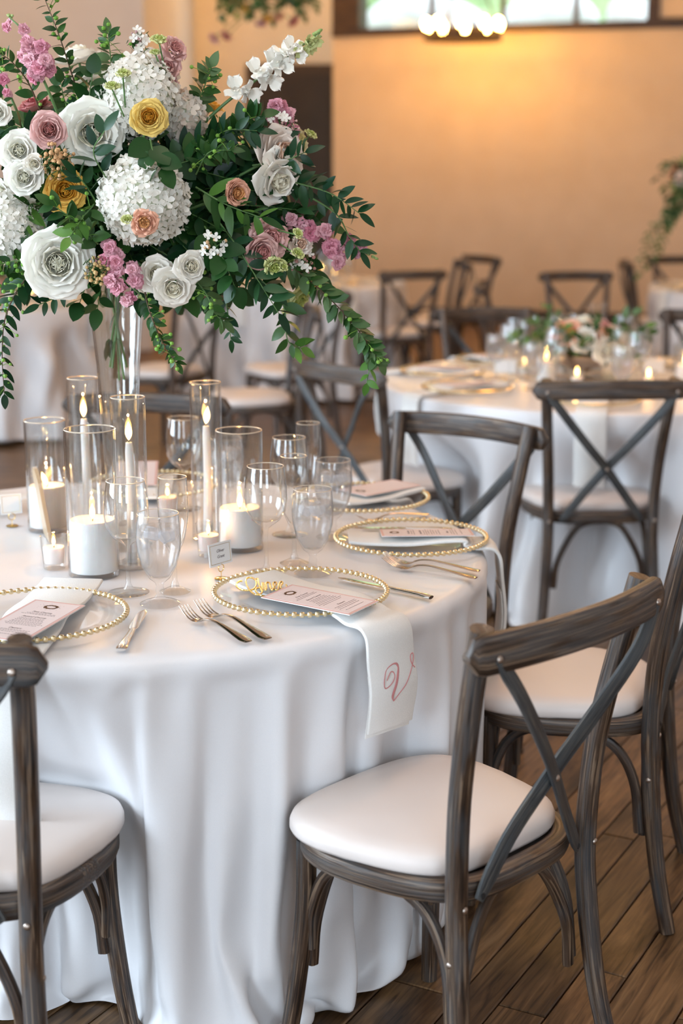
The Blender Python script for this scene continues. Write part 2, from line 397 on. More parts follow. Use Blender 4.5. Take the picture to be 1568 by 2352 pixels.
# recess wall with the door
rx0, rx1 = at(590, 300, 18.2).x, at(765, 300, 18.2).x; dz = at(600, 172, 18.2).z
V, F = boxv(-5.6, rx0, 18.25, 18.45, 0, 5.2); boxv(rx1, .10, 18.25, 18.45, 0, 5.2, V, F); boxv(rx0, rx1, 18.25, 18.45, dz, 5.2, V, F)
tag(put('wall_recess', mesh('wall_recess', V, F, M_wallw, smooth=False)), kind='structure')
dr = tag(empty('door_1', (0, 0, 0)), kind='structure')
box('door_frame', (rx0 - .12, rx1 + .12, 18.2, 18.24, 0, dz + .12), M_trim, dr)
box('door_leaf', (rx0, rx1, 18.15, 18.2, 0, dz), M_door, dr)
for a, b in ((0.06, .47), (.53, .94)):
    for c, d in ((.12, 1.0), (1.12, dz - .15)):
        box('door_panel', (rx0 + (rx1 - rx0) * a, rx0 + (rx1 - rx0) * b, 18.13, 18.15, c, d), M_door, dr)
# near wall on the left that ends at the recess
wx = at(331, 100, 13.5).x
wall('wall_side', -5.6, wx, 13.5, 18.25, 0, 5.2, M_wallw)
# beyond the clerestory: a green slope with pale boulders
M_hill = noisy('hill_grass', [(.10, .17, .06), (.25, .34, .15), (.42, .50, .30)], .9, 1.4)
V, F = [], []
for i in range(21):
    for j in range(9):
        V.append(Vector((-12 + i * 1.6, 19.8 + j * 2.2, .8 + j * 1.25 + .5 * math.sin(i * 1.1 + j)))); 
for i in range(20):
    for j in range(8): F.append((i * 9 + j, (i + 1) * 9 + j, (i + 1) * 9 + j + 1, i * 9 + j + 1))
tag(put('hillside', mesh('hillside', V, F, M_hill)), kind='structure')
M_rock = noisy('boulder_stone', [(.55, .55, .54), (.75, .75, .75)], .9, 1.5, bump=.3)
def boulder(px, py, Y, w, hgt, label, seed):
    c = at(px, py, Y); V, F = lathe([(0, -1)] + [(math.cos(R_(a)), math.sin(R_(a))) for a in range(-75, 90, 15)] + [(0, 1)], 24)
    rr = random.Random(seed); ph = [rr.random() * 6 for _ in range(6)]
    V = [Vector((v.x * w, v.y * w * .7, v.z * hgt)) * (1 + .07 * math.sin(3 * v.x + ph[0] + 2 * v.z) + .05 * math.sin(5 * v.y + ph[1])) for v in V]
    tag(put('boulder', mesh('boulder', V, F, M_rock), None, T(*c)), label, 'boulder', 'boulders outside the clerestory')
boulder(972, 60, 22.5, .98, .42, 'pale boulder outside the window, behind the chandelier bulbs', 1)
boulder(1262, 45, 22.9, .70, .40, 'pale boulder outside, in the middle of the clerestory window', 2)
boulder(1452, 50, 22.0, .40, .34, 'pale boulder outside, at the right end of the clerestory window', 3)

# ------------------------------------------------------------------ tables and cloths
M_satin = noisy('satin_cloth', [(.80, .79, .80), (.83, .82, .83)], .36, 900, bump=.04, spec=.42)
M_tabletop = plain('table_plywood', (.35, .25, .16), .6)
TABLE_Z = .765
def smooth(a, b, x):
    t = min(1, max(0, (x - a) / (b - a))); return t * t * (3 - 2 * t)
def cloth(cx, cy, R, chairs, seed, label, nphi=300, rows=46, dent=.085, amp=.060):
    rr = random.Random(seed)
    ks = [(k, rr.random() * 6.283, rr.uniform(.5, 1) * (12 / k) ** .3) for k in (5, 9, 12, 15, 19, 24)]
    kp = [(k, rr.random() * 6.283) for k in (3, 7, 10, 16)]
    V = [Vector((0, 0, TABLE_Z))]; rings = [[0]]
    def ring(fn):
        rings.append(list(range(len(V), len(V) + nphi)))
        for i in range(nphi): V.append(fn(2 * math.pi * i / nphi))
    def wr(x, y):
        return .0012 * math.sin(x * 17 + y * 9 + seed) * math.sin(y * 23 - x * 6) + .0009 * math.sin(31 * (x + y) + 2 * math.sin(8 * x))
    for r in np.linspace(.06, R - .03, 12):
        ring(lambda a: Vector((r * math.cos(a), r * math.sin(a), TABLE_Z + wr(cx + r * math.cos(a), cy + r * math.sin(a)))))
    for t in (30, 60, 85):
        rad = R - .012 + .012 * math.sin(R_(t)); z = TABLE_Z - .012 + .012 * math.cos(R_(t))
        ring(lambda a: Vector((rad * math.cos(a), rad * math.sin(a), z)))
    def fold(a, d):
        aa = a + .16 * d * math.sin(2 * a + seed) + .10 * d * math.sin(5 * a + 1.7 * seed)
        s = sum(w * math.cos(k * aa + p) for k, p, w in ks) / 1.9
        w2 = .5 * math.cos(19 * (a - .55 * d) + seed) * math.sin(3.1 * a + 7 * d) + .35 * math.cos(31 * (a + .4 * d) + 2) * math.sin(4 * a + 2)
        s = math.tanh(1.25 * s) + .45 * w2
        return s
    for q in range(1, rows + 1):
        t = q / rows
        def f(a):
            pool = .022 + .04 * max(0, sum(math.cos(k * a + p) for k, p in kp) / 2)
            s = t * (TABLE_Z - .012 + pool)
            d = min(s, TABLE_Z - .016)
            A = amp * smooth(.035, .30, d) * (1 + .9 * d)
            r = R + .012 * smooth(0, .1, d) + A * fold(a, d) - .008 * smooth(.02, .2, d)
            for c in chairs:
                da = (a - c + math.pi) % (2 * math.pi) - math.pi
                r -= dent * math.exp(-(da / .30) ** 2) * smooth(.03, .29, d) * (1 - .35 * smooth(.5, .76, d))
            over = max(0, s - (TABLE_Z - .016))
            r += over * .7 + .0 * smooth(.45, .76, d) 
            z = TABLE_Z - .012 - d + (.010 * math.sin(over * 60 + 5 * a) + .004 if over > 0 else 0) + (0.012 * smooth(0, .03, over) * (1 + math.sin(13 * a + seed)))
            return Vector((r * math.cos(a), r * math.sin(a), max(.003, z)))
        ring(f)
    F = []
    for a, b in zip(rings, rings[1:]):
        for i in range(nphi):
            j = (i + 1) % nphi
            if len(a) == 1: F.append((a[0], b[i], b[j]))
            else: F.append((a[i], b[i], b[j], a[j]))
    o = put('tablecloth', mesh('tablecloth', V, F, M_satin, sharp=0), None, T(cx, cy, 0))
    return tag(o, label, 'tablecloth')
def table(cx, cy, label):
    t = tag(empty('banquet_table', (cx, cy, 0)), label, 'table')
    put('table_top', mesh('table_top', *lathe([(0, .735), (.755, .735), (.757, .745), (.755, .757), (0, .757)], 48), M_tabletop), t)
    for a in (45, 135, 225, 315):
        put('leg', mesh('leg', *sweep([Vector((0, 0, 0)), Vector((0, 0, .735))], circ(.018, 10), up=(0, 1, 0))[:2], M_screw), t, T(.42 * math.cos(R_(a)), .42 * math.sin(R_(a)), 0))
T1 = (-.466, 3.241); T2 = (1.00, 5.95); T3 = (-2.20, 9.55); T4 = (2.90, 10.6); T5 = (-.35, 11.2)
A1 = [R_(a) for a in (-100.5, -48.3, .9, 45.4, 93, 139, 178, 219)]
# the nearest cloth: its drape over the table edge, the floor and the four tucked-in chairs.
# 32 rings of 180 points; millimetres outward, sideways and up, each ring as the change from the ring before
DRAPE_R = [
[699,699,699,699,699,699,699,699,699,699,699,699,699,699,699,699,699,699,699,699,699,699,699,699,699,699,699,699,699,699,699,699,699,699,699,699,699,699,699,699,699,699,699,699,699,699,699,699,699,699,699,699,699,699,699,699,699,699,699,699,699,699,699,699,699,699,699,699,699,699,699,699,699,699,699,699,699,699,699,699,699,699,699,699,699,699,699,699,699,699,699,699,699,699,699,699,699,699,699,699,699,699,699,699,699,699,699,699,699,699,699,699,699,699,699,699,699,699,699,699,699,699,699,699,699,699,699,699,699,699,699,699,699,699,699,699,699,699,699,699,699,699,699,699,699,699,699,699,699,699,699,699,699,699,699,699,699,699,699,699,699,699,699,699,699,699,699,699,699,699,699,699,699,699,699,699,699,699,699,699],
[40,40,40,40,40,40,40,40,40,40,40,40,40,40,40,40,40,40,40,40,40,40,40,40,40,40,40,40,40,40,40,40,40,40,40,40,40,40,40,40,40,40,40,40,40,40,40,40,40,40,40,40,40,40,40,40,40,40,40,40,40,40,40,40,40,40,40,40,40,40,40,40,40,40,40,40,40,40,40,40,40,40,40,40,40,40,40,40,40,40,40,40,40,40,40,40,40,40,40,40,40,40,40,40,40,40,40,40,40,40,40,40,40,40,40,40,40,40,40,40,40,40,40,40,40,40,40,40,40,40,40,40,40,40,40,40,40,40,40,40,40,40,40,40,40,40,40,40,40,40,40,40,40,40,40,40,40,40,40,40,40,40,40,40,40,40,40,40,40,40,40,40,40,40,40,40,40,40,40,40],
[22,22,22,21,22,22,22,22,22,22,22,22,22,22,22,21,21,22,22,22,22,22,21,21,22,22,22,22,22,22,22,22,21,21,21,21,21,22,22,22,22,21,21,23,23,23,23,22,22,22,21,21,21,22,22,22,22,22,23,22,22,21,21,21,21,22,22,22,22,22,22,21,22,22,22,22,21,21,21,21,22,22,22,22,22,21,22,22,22,22,21,21,21,22,22,22,21,21,21,22,22,22,22,22,21,21,22,22,21,21,22,22,23,22,22,21,21,21,21,21,21,21,21,22,22,22,22,23,23,22,22,23,23,23,22,22,21,21,21,21,21,21,21,22,23,22,22,22,22,22,22,22,22,21,22,22,22,22,22,22,22,21,21,21,21,22,22,22,22,22,22,22,22,22,21,22,22,22,23,22],
[19,19,18,19,18,18,18,19,19,18,18,19,18,18,18,19,19,18,18,19,19,18,19,20,19,18,19,18,18,18,18,18,19,18,19,19,19,18,18,18,18,19,20,19,18,19,18,19,18,18,19,19,19,18,19,19,19,18,18,19,19,18,18,20,19,19,19,19,19,18,18,19,18,19,18,18,19,19,19,19,19,19,20,19,18,19,19,19,19,18,19,19,19,18,18,18,19,19,19,18,19,19,18,18,19,19,18,18,19,19,18,19,18,19,19,19,19,18,20,19,19,19,19,19,19,19,19,18,19,20,19,19,18,19,19,19,19,19,19,19,19,19,19,18,19,19,20,18,18,18,19,19,19,19,19,19,19,18,19,20,18,19,19,19,19,19,18,18,18,19,19,19,18,18,19,18,19,19,19,19],
[2,1,2,3,7,2,6,1,1,3,6,1,2,5,4,7,2,5,2,2,1,4,4,3,1,2,2,2,5,4,7,2,3,6,6,8,3,2,2,3,5,8,1,1,1,0,1,3,2,7,2,7,3,4,3,1,1,4,1,1,2,5,11,2,5,1,1,1,1,3,5,6,2,1,2,6,2,2,10,2,2,1,0,1,3,6,4,1,1,3,3,7,3,3,4,4,3,2,8,3,2,1,2,3,8,3,3,3,3,6,6,2,1,1,1,6,4,10,5,6,3,3,5,1,1,1,1,2,0,0,1,1,1,0,1,2,5,3,3,6,8,3,3,3,0,1,0,2,5,4,6,1,1,3,5,1,1,3,2,0,2,3,7,4,5,3,2,5,2,4,1,1,3,3,8,2,2,1,0,2],
[-1,-10,-11,-9,1,2,-3,-12,-12,-7,-3,-10,-9,-4,7,-2,-9,-4,-9,-14,-13,-9,1,-10,-12,-13,-10,-12,-9,4,1,-8,-10,-8,4,3,-5,-9,-10,-9,-2,-1,5,-10,-13,-15,-14,-11,-5,2,-2,-2,-7,4,-5,-10,-12,-9,-1,-10,-9,-4,4,-4,-4,-4,-12,-14,-13,-10,-2,6,-6,-10,-8,0,-6,3,-8,8,-6,-11,-14,-14,-12,-6,6,-5,-10,-10,-3,-1,-10,-10,-7,-8,-11,-9,-1,3,-9,-12,-13,-11,-2,5,-8,-11,-9,1,2,-7,-12,-12,-8,-4,9,-10,-3,2,1,-9,-6,-13,-10,-9,-13,-12,-13,-15,-12,-12,-15,-15,-14,-13,-8,-3,2,-10,3,-1,-2,4,-8,-13,-13,-11,-6,7,-5,-10,-11,-9,-4,-12,-12,-8,-8,-13,-12,-11,0,1,2,-4,-10,-3,6,-9,-12,-12,-11,3,0,-9,-11,-7,-14,-11],
[0,0,-5,-2,1,2,0,-3,-2,5,0,-2,0,2,4,-2,-3,-1,-2,-5,-4,-4,-5,-6,-5,-3,-6,-5,-5,0,3,1,-3,1,4,4,1,-2,-2,-4,3,-1,1,1,3,-2,-3,3,2,3,3,1,-2,2,1,4,-3,-2,2,0,2,5,4,0,-4,3,-2,-2,2,-1,0,2,1,-1,0,2,2,1,-5,0,-1,4,1,4,-3,-3,3,8,0,1,7,1,-2,2,1,-4,-3,-2,2,1,-1,-1,1,-2,1,1,1,-2,-1,2,5,2,-2,1,1,3,1,-4,-3,-2,1,-1,-3,-11,-8,-10,-12,-15,-8,-10,-9,-14,-9,-10,-9,-8,-9,2,-10,1,4,2,2,1,-3,-1,1,-3,1,2,-1,-2,-4,0,-2,-6,-7,-1,-2,-4,-3,-4,0,2,4,4,0,1,1,-3,1,1,-3,0,1,-3,-4,-1,-5,-2],
[-3,3,-6,-6,1,4,-3,-6,0,6,1,-2,4,3,3,-5,-5,-3,-2,-7,-7,-5,-10,-11,-10,-10,-11,-11,-10,-5,4,6,-3,4,8,8,4,-2,-3,1,6,-3,0,4,1,-4,-5,3,4,6,6,-1,-4,1,3,6,-2,-4,2,2,3,6,5,2,-8,0,-3,-1,5,0,1,5,2,-2,0,4,7,2,-7,1,6,3,3,5,-1,-7,1,6,2,1,5,3,-2,2,1,-5,-6,-2,4,1,-1,1,1,-5,2,3,2,-3,-2,4,7,5,-2,1,3,4,-1,-8,-6,-3,0,-1,-10,-17,-16,-18,-23,-24,-18,-21,-21,-25,-24,-20,-18,-17,-18,-10,-2,-6,1,4,4,1,-4,0,2,-3,2,3,-3,-5,-5,1,-3,-11,-10,-3,-3,-9,-7,-9,-3,4,9,3,-1,3,0,-5,2,0,-3,1,1,-5,-6,-7,-9,-6],
[-3,0,-2,-2,0,0,-1,-3,1,2,1,0,1,2,1,-2,-3,-1,-1,-5,-4,-3,-5,-5,-5,-5,-6,-4,-5,-3,0,3,0,2,3,2,4,-2,-2,1,2,-1,-1,1,0,-1,-2,1,2,2,3,-1,-2,0,2,1,-1,-2,1,1,2,4,2,2,-3,-2,-2,0,2,1,0,2,1,-1,0,2,2,-1,-3,-1,2,2,2,3,1,-3,-2,3,1,1,2,1,-1,0,2,-2,-3,0,2,1,-1,1,1,-1,0,2,1,-2,-1,1,2,2,0,1,2,4,-1,-3,-3,-1,0,0,-6,-9,-8,-10,-12,-12,-10,-10,-11,-12,-13,-10,-10,-10,-9,-6,-3,-3,0,2,1,0,-1,0,0,-2,1,1,-1,-3,-2,0,-2,-4,-4,-1,-2,-5,-4,-3,-3,1,2,-2,0,1,-1,-2,1,0,-1,1,0,-1,-3,-3,-3,-3],
[-5,1,-1,-5,-2,1,-3,-4,0,3,0,-1,2,5,1,-3,-5,-4,-3,-9,-8,-8,-12,-12,-11,-10,-18,-2,-10,-10,-2,5,0,2,5,6,2,-1,-4,1,3,-3,-3,4,2,-3,-3,2,3,4,5,-3,-4,1,4,4,-1,-3,1,3,3,6,2,-6,-3,-1,-3,1,3,2,1,3,3,-1,2,4,5,-4,-6,-3,4,5,3,3,1,-4,-3,6,3,1,4,4,0,0,2,-5,-6,1,2,0,-1,2,-1,-3,0,3,1,-2,-1,1,5,3,0,1,3,5,-3,-6,-6,-2,-1,-2,-16,-15,-19,-23,-24,-24,-22,-21,-22,-24,-24,-23,-20,-18,-19,-16,-5,-5,0,5,4,0,-4,1,1,-2,2,1,-1,-5,-3,-2,-3,-8,-7,-4,-5,-7,-7,-7,-5,2,4,1,0,3,-2,-4,1,0,-3,1,-1,-4,-6,-7,-7,-6],
[-2,-1,-1,-3,-1,0,-2,-3,0,2,1,0,2,2,1,-2,-2,-2,-2,-4,-3,-4,-6,-5,-6,-4,-6,-5,-4,-5,-2,3,1,1,3,2,1,0,-1,2,2,-1,-1,2,0,0,-1,1,2,2,2,-1,-1,0,3,2,0,-2,0,2,2,3,1,-1,-1,-1,-1,0,2,2,1,2,2,-1,1,2,5,-2,-3,-2,2,2,2,2,1,-2,-2,2,1,1,2,1,-1,-1,0,-3,-2,1,1,1,-1,1,-1,-1,1,2,0,-1,-1,1,3,2,0,1,2,1,-1,-3,-3,-1,-1,-4,-8,-8,-9,-12,-12,-12,-11,-12,-11,-13,-13,-12,-11,-10,-9,-8,-4,-2,-1,2,2,0,-1,1,0,-1,1,1,-1,-2,0,0,-2,-3,-3,-3,-2,-4,-3,-4,-2,1,1,-2,1,1,-1,-2,1,-1,-1,1,0,-1,-3,-3,-4,-4],
[-5,-3,0,-5,-3,-1,-4,-4,0,3,0,-1,3,5,0,-2,-5,-4,-5,-8,-7,-10,-12,-11,-10,-9,-12,-9,-7,-10,-6,5,1,3,5,5,3,-1,-3,3,2,-2,-4,2,1,-2,-2,2,3,4,3,-4,-2,0,7,2,-2,-3,0,4,3,6,0,-2,-2,-2,-3,1,3,3,1,3,2,0,2,3,3,-4,-4,-2,5,5,3,4,1,-1,-3,4,4,2,3,4,0,0,0,-4,-5,1,2,0,-2,1,-1,-3,0,3,1,-2,-2,0,4,2,1,0,4,3,-4,-6,-7,-2,-3,-12,-16,-14,-22,-25,-25,-23,-23,-21,-24,-24,-24,-25,-23,-20,-18,-19,-9,-5,-3,4,3,-1,-4,1,1,-2,1,1,-1,-5,2,-4,-5,-3,-7,-5,-4,-6,-8,-7,-5,0,2,-3,3,3,-2,-3,1,0,-2,1,-2,-4,-4,-5,-6,-6],
[-5,-2,-1,-3,-1,0,-2,-2,0,1,1,0,1,2,0,-1,-3,-2,-2,-4,-3,-5,-6,-6,-6,-5,-5,-4,-3,-5,-6,2,2,2,3,2,1,0,0,2,2,-1,-2,1,0,-1,-1,1,2,1,2,-1,-1,0,3,1,0,-1,1,2,1,3,1,0,-2,0,-1,1,2,4,1,2,1,0,1,2,1,-2,-2,-1,5,2,2,2,1,-1,-3,2,3,1,2,2,0,-1,0,-2,-2,1,0,0,-1,0,1,-1,-1,1,0,0,-1,0,2,2,0,1,2,1,-1,-2,-4,-1,-2,-6,-7,-7,-13,-13,-12,-12,-12,-11,-13,-12,-13,-12,-13,-11,-10,-9,-6,-2,-2,2,2,-1,-1,1,0,0,1,0,-1,-1,1,-6,-4,0,-4,-3,-3,-3,-4,-3,-3,0,1,-1,1,1,-2,-1,0,-1,-1,1,-1,-2,-3,-3,-3,-3],
[-4,-2,0,-5,-3,-1,-4,-3,1,3,0,1,3,5,0,-2,-5,-4,-5,-8,-7,-9,-3,-10,-6,-12,-10,-9,-4,-7,-7,1,2,3,5,4,2,0,-1,3,2,-3,-3,3,2,-1,-2,1,3,3,1,-1,-3,-1,4,3,0,-2,0,5,3,5,0,-1,-2,-2,-1,0,2,-9,3,3,4,0,2,4,0,-4,-4,-1,5,4,4,4,2,-2,-4,2,4,2,4,4,1,0,-1,-4,-2,2,2,-1,-2,1,-1,-3,0,3,1,-2,-2,0,4,3,1,1,3,1,-4,-6,-7,-4,-8,-13,-13,-21,-30,-28,-28,-22,-32,-34,-30,-25,-26,-29,-28,-29,-19,-18,-14,-5,-5,2,3,-1,-3,5,0,-2,2,1,-3,-3,-1,-3,-6,-1,-7,-5,-3,-5,-9,-7,-6,-1,0,-2,4,2,-3,-3,2,-5,-1,1,-1,-4,-3,-5,-6,-6],
[0,0,0,-2,-1,0,-2,-2,0,1,1,0,1,2,0,-1,-2,-3,-2,-3,-3,4,-1,-4,-6,0,-6,-4,1,-4,-2,-1,2,2,2,2,1,2,-1,1,1,0,-1,0,1,0,-1,1,3,1,2,0,-1,0,2,1,0,-1,0,2,2,3,1,-1,-1,0,-1,1,0,-3,1,1,2,1,1,2,0,-2,-2,-1,2,2,3,2,2,0,-1,1,3,1,1,2,1,-1,0,-3,-1,0,1,-1,-1,1,-1,-1,0,1,0,-1,0,-1,2,1,1,1,3,1,-2,-3,-4,-3,-4,-5,-6,-3,-9,-11,-10,-14,-15,-15,-13,-11,-13,-5,-9,-9,-7,-6,-6,-2,-2,1,2,0,-1,2,0,-1,1,0,-1,-2,1,-2,0,0,-3,-2,-1,-2,-5,-4,-2,0,0,-1,1,0,-2,-2,0,-3,-1,1,-1,-2,-2,0,-3,-2],
[0,1,0,-5,-3,-2,-4,-3,0,3,1,0,1,4,0,-3,-6,-6,-4,-6,-7,1,-2,-6,-4,-9,-7,-9,-1,-5,-5,-1,2,3,5,5,5,-1,0,2,2,-2,-3,1,0,-1,-1,1,4,2,1,0,-2,-1,3,2,0,-3,-3,5,5,4,0,0,-2,-2,-1,1,1,-4,2,2,3,1,2,4,-1,-4,-3,-1,3,4,5,4,3,0,-4,2,4,2,4,4,1,0,0,-4,-2,1,1,-1,-1,2,-2,-3,0,2,-2,-2,0,-1,4,3,1,2,3,0,-4,-5,-9,-5,-9,-10,-13,-12,-17,-18,-14,-2,-2,-3,-3,-6,-9,0,3,-13,-12,-13,-14,-6,-5,0,2,-3,-1,2,-2,0,3,0,-3,-2,0,1,-1,1,-6,-4,-2,-4,-7,-6,-7,-2,0,-2,6,1,-3,-1,2,-4,-1,0,-1,-3,-3,-1,-6,-6],
[1,1,-1,-3,-1,-1,-2,-1,0,1,0,1,2,2,0,-1,-3,-4,-1,-3,-4,1,0,-4,-5,5,-3,-5,-2,-3,-2,0,1,3,2,2,-1,2,0,2,1,-1,-1,0,1,-1,0,1,2,1,1,-1,-1,0,1,2,0,0,-1,2,3,3,0,-1,-1,-1,-1,1,0,-2,2,1,2,0,1,1,0,-2,-2,-1,2,2,2,2,1,0,-2,0,2,1,1,2,1,-1,-1,-2,-1,1,0,-1,-1,0,-2,-1,0,1,-1,0,0,0,1,2,1,1,2,0,-2,-2,-5,-4,-5,-5,-6,-7,-9,-9,-4,-2,0,-1,1,-2,-5,-1,-1,-4,-6,-5,-6,-3,-3,0,1,-1,0,2,-1,-1,1,-1,-2,-1,1,1,2,1,-4,-2,-1,-2,-1,1,-2,-2,0,0,-5,0,-2,1,0,-2,0,0,0,-2,-2,-1,-2,-3],
[-2,2,0,-4,-3,-2,-4,-3,0,3,1,1,4,3,-1,-2,-5,-7,-4,-6,-7,1,-1,-7,-3,1,-5,-10,-5,-5,-4,-1,3,5,4,4,5,-1,1,0,2,-2,-2,1,0,-1,-1,1,3,1,2,0,-2,0,3,2,1,-2,-3,5,5,4,0,0,-1,-2,-1,2,1,-3,2,2,3,1,3,4,-2,-4,-3,-1,3,6,5,4,1,-4,-2,-1,3,3,3,4,2,0,-1,-5,-1,2,1,-1,-1,1,-3,-3,-1,1,-2,-3,1,0,4,2,1,2,3,0,-4,-6,-7,-8,-9,-11,-10,-12,-16,-4,-6,-1,1,1,0,-6,-7,-2,0,-8,-11,-7,-12,-7,-5,-1,2,-2,0,2,-3,0,1,0,-4,-1,2,3,2,0,-5,-4,-2,-4,5,2,-4,-3,0,0,-7,-4,-12,4,0,-5,-1,1,-1,-3,-3,-1,-4,-6],
[-2,0,0,-2,-1,-1,-2,-1,0,1,1,0,2,1,0,-1,-2,-4,-1,-2,-4,0,-1,-3,-1,0,-2,0,-2,-3,-2,-1,2,2,2,2,1,0,0,3,0,-1,0,0,1,0,0,0,2,1,1,1,-1,0,1,2,0,0,-1,1,3,2,0,0,-1,-1,-1,1,0,-2,4,1,2,1,1,2,-1,-2,-2,-1,1,3,2,1,-5,-4,-1,0,1,1,1,2,1,-1,-1,-2,-1,1,0,-1,-1,1,0,-1,1,1,-1,0,6,-1,1,2,1,2,2,-1,-2,-2,-4,-4,-4,-5,-4,-7,-7,2,-2,-1,4,5,3,-3,-4,-2,-1,-3,-5,-2,-4,-4,-2,-1,0,0,1,0,-1,0,1,-1,-2,0,1,1,1,1,-3,-2,-2,-2,2,1,-2,-1,0,0,-3,-4,-4,2,-1,-3,0,0,-1,-1,-1,-1,-2,-3],
[-3,1,-1,-5,-3,-3,-4,-2,0,2,0,2,4,2,-1,-3,-5,-9,-4,-4,-7,-1,-4,-7,-4,-1,-5,-4,-7,-6,-4,-1,4,4,3,5,2,1,1,6,1,-3,-1,1,0,0,-1,2,-6,1,2,1,-4,-6,1,2,0,1,-2,0,5,3,1,-1,-2,-2,0,3,0,0,-4,-2,3,2,3,4,-3,-4,-3,-3,2,2,6,-1,-5,-6,-2,0,4,2,3,5,2,-1,-1,-4,1,2,1,-1,-1,0,2,-3,-1,0,-2,1,9,-1,4,2,5,7,4,-1,-4,-5,-7,-8,-9,-10,-9,-14,-8,6,-2,-2,7,10,5,-6,-9,-5,-3,-7,-11,-6,-6,-7,-6,-2,2,-1,1,1,-4,1,1,-2,-4,0,2,4,1,0,-5,-5,-2,-3,6,5,-4,-4,-1,2,-7,-7,-9,7,-1,-5,-1,0,-1,-3,-2,-2,-5,-5],
[-2,0,0,-2,-1,-1,-1,-2,1,1,1,1,3,1,0,-1,-3,-4,-2,-5,-2,-1,-2,-4,-2,-1,-3,-2,-3,-3,-1,0,3,2,2,1,3,1,1,2,0,-1,0,0,1,-1,-1,1,-5,-1,1,0,-1,-2,0,2,0,0,-2,5,4,2,0,0,-1,0,0,0,-7,-10,-7,-2,1,1,1,2,-1,-2,-1,1,0,4,3,-1,-3,-3,0,-1,1,2,2,2,1,-1,-1,-1,0,0,0,-1,2,3,-7,0,0,1,-2,2,4,-1,1,2,4,7,2,-1,-1,-3,-2,-4,-4,-5,-5,-7,-8,-4,-1,-1,2,5,1,-2,-4,-2,-1,-3,-6,-4,-3,-4,-2,-2,1,0,1,0,-2,0,1,-1,-2,0,1,1,0,0,-2,-4,-2,-1,3,3,-2,-2,0,4,-3,-4,-4,6,-2,-2,0,0,-1,-2,-1,-1,-2,-2],
[-3,0,0,-5,-3,-3,-3,-3,0,3,0,2,4,-1,0,-3,-4,-9,-8,-9,-4,-2,-4,-6,-2,-1,-4,-5,-6,-4,-3,-4,5,3,1,2,3,0,3,5,0,-3,-1,1,1,1,0,2,-8,-10,2,3,-2,-6,0,2,0,20,-5,4,8,2,1,0,-1,0,0,-1,-17,-16,-12,-6,3,4,16,1,-3,-4,-1,2,1,6,9,-2,-5,-7,-2,0,4,3,2,4,1,18,-3,-4,2,2,0,-1,3,-1,-11,0,0,0,0,6,7,0,3,2,7,10,-1,-2,-4,0,0,-9,-9,-7,-11,-14,-9,-6,0,-1,5,13,3,-5,-8,-5,-3,-4,-12,-8,-4,-7,-6,-3,1,0,3,4,5,1,1,-1,-3,1,4,-5,-1,-1,-3,-3,-3,-1,7,6,-5,-4,-2,-5,-6,-8,-13,-6,-3,-6,0,-1,-1,-3,-1,-1,-4,-6],
[-2,0,-1,-2,-2,-3,-2,-1,0,1,0,1,3,-2,0,-1,-2,-6,-5,-4,-2,0,-2,-3,-4,-1,-2,-2,-4,-3,-1,2,1,2,2,3,2,0,1,3,-1,-1,0,0,0,1,-1,1,-2,-6,-1,2,0,-2,0,2,1,7,-1,0,9,0,0,0,-1,0,0,-3,-12,-7,-6,-4,2,2,7,0,-2,-1,-1,1,-1,-2,-6,-1,-2,-3,-1,0,2,1,1,2,1,5,-1,-2,1,1,-1,-2,1,-2,-5,1,0,-1,2,-1,3,0,1,2,4,3,-5,-1,-2,1,-4,-5,-5,-2,-6,-7,-5,-3,0,-1,2,5,2,-2,-4,-3,-1,-1,-5,-4,-5,-2,-3,-2,1,0,1,5,9,0,0,1,-1,0,0,-5,-6,-1,-1,-2,-1,-1,8,3,-3,-2,-3,7,-2,-4,-5,-2,-2,-2,0,0,-1,-1,-2,-1,-1,-2],
[-7,-1,0,-5,-3,-4,-7,-2,0,1,0,2,3,13,-2,-2,-3,-4,-10,-6,-4,-2,-7,-2,-8,-8,-4,-16,-6,-4,-4,-1,-13,-10,3,6,2,1,3,6,0,-1,0,1,1,1,-1,1,4,-13,-2,3,-1,-5,-1,2,3,10,-3,-2,8,-1,0,0,-1,2,1,-9,-12,-9,-14,-9,2,4,13,-3,-3,-4,1,3,-1,-8,-11,-3,-5,-6,-1,0,4,3,1,4,3,10,-2,-3,2,2,0,0,3,-4,-9,2,0,-2,-5,15,4,-1,1,3,7,19,18,-4,-4,10,10,-12,-7,-9,-12,-10,-6,-9,16,-4,3,10,0,-2,-8,-6,-3,-5,-11,-9,-6,-5,-6,-4,1,1,3,10,18,0,0,0,2,5,-2,-3,15,2,1,2,-6,5,11,8,-6,-3,-8,2,0,-11,-11,-4,-5,-6,-1,-1,-1,-3,-1,-2,-5,-4],
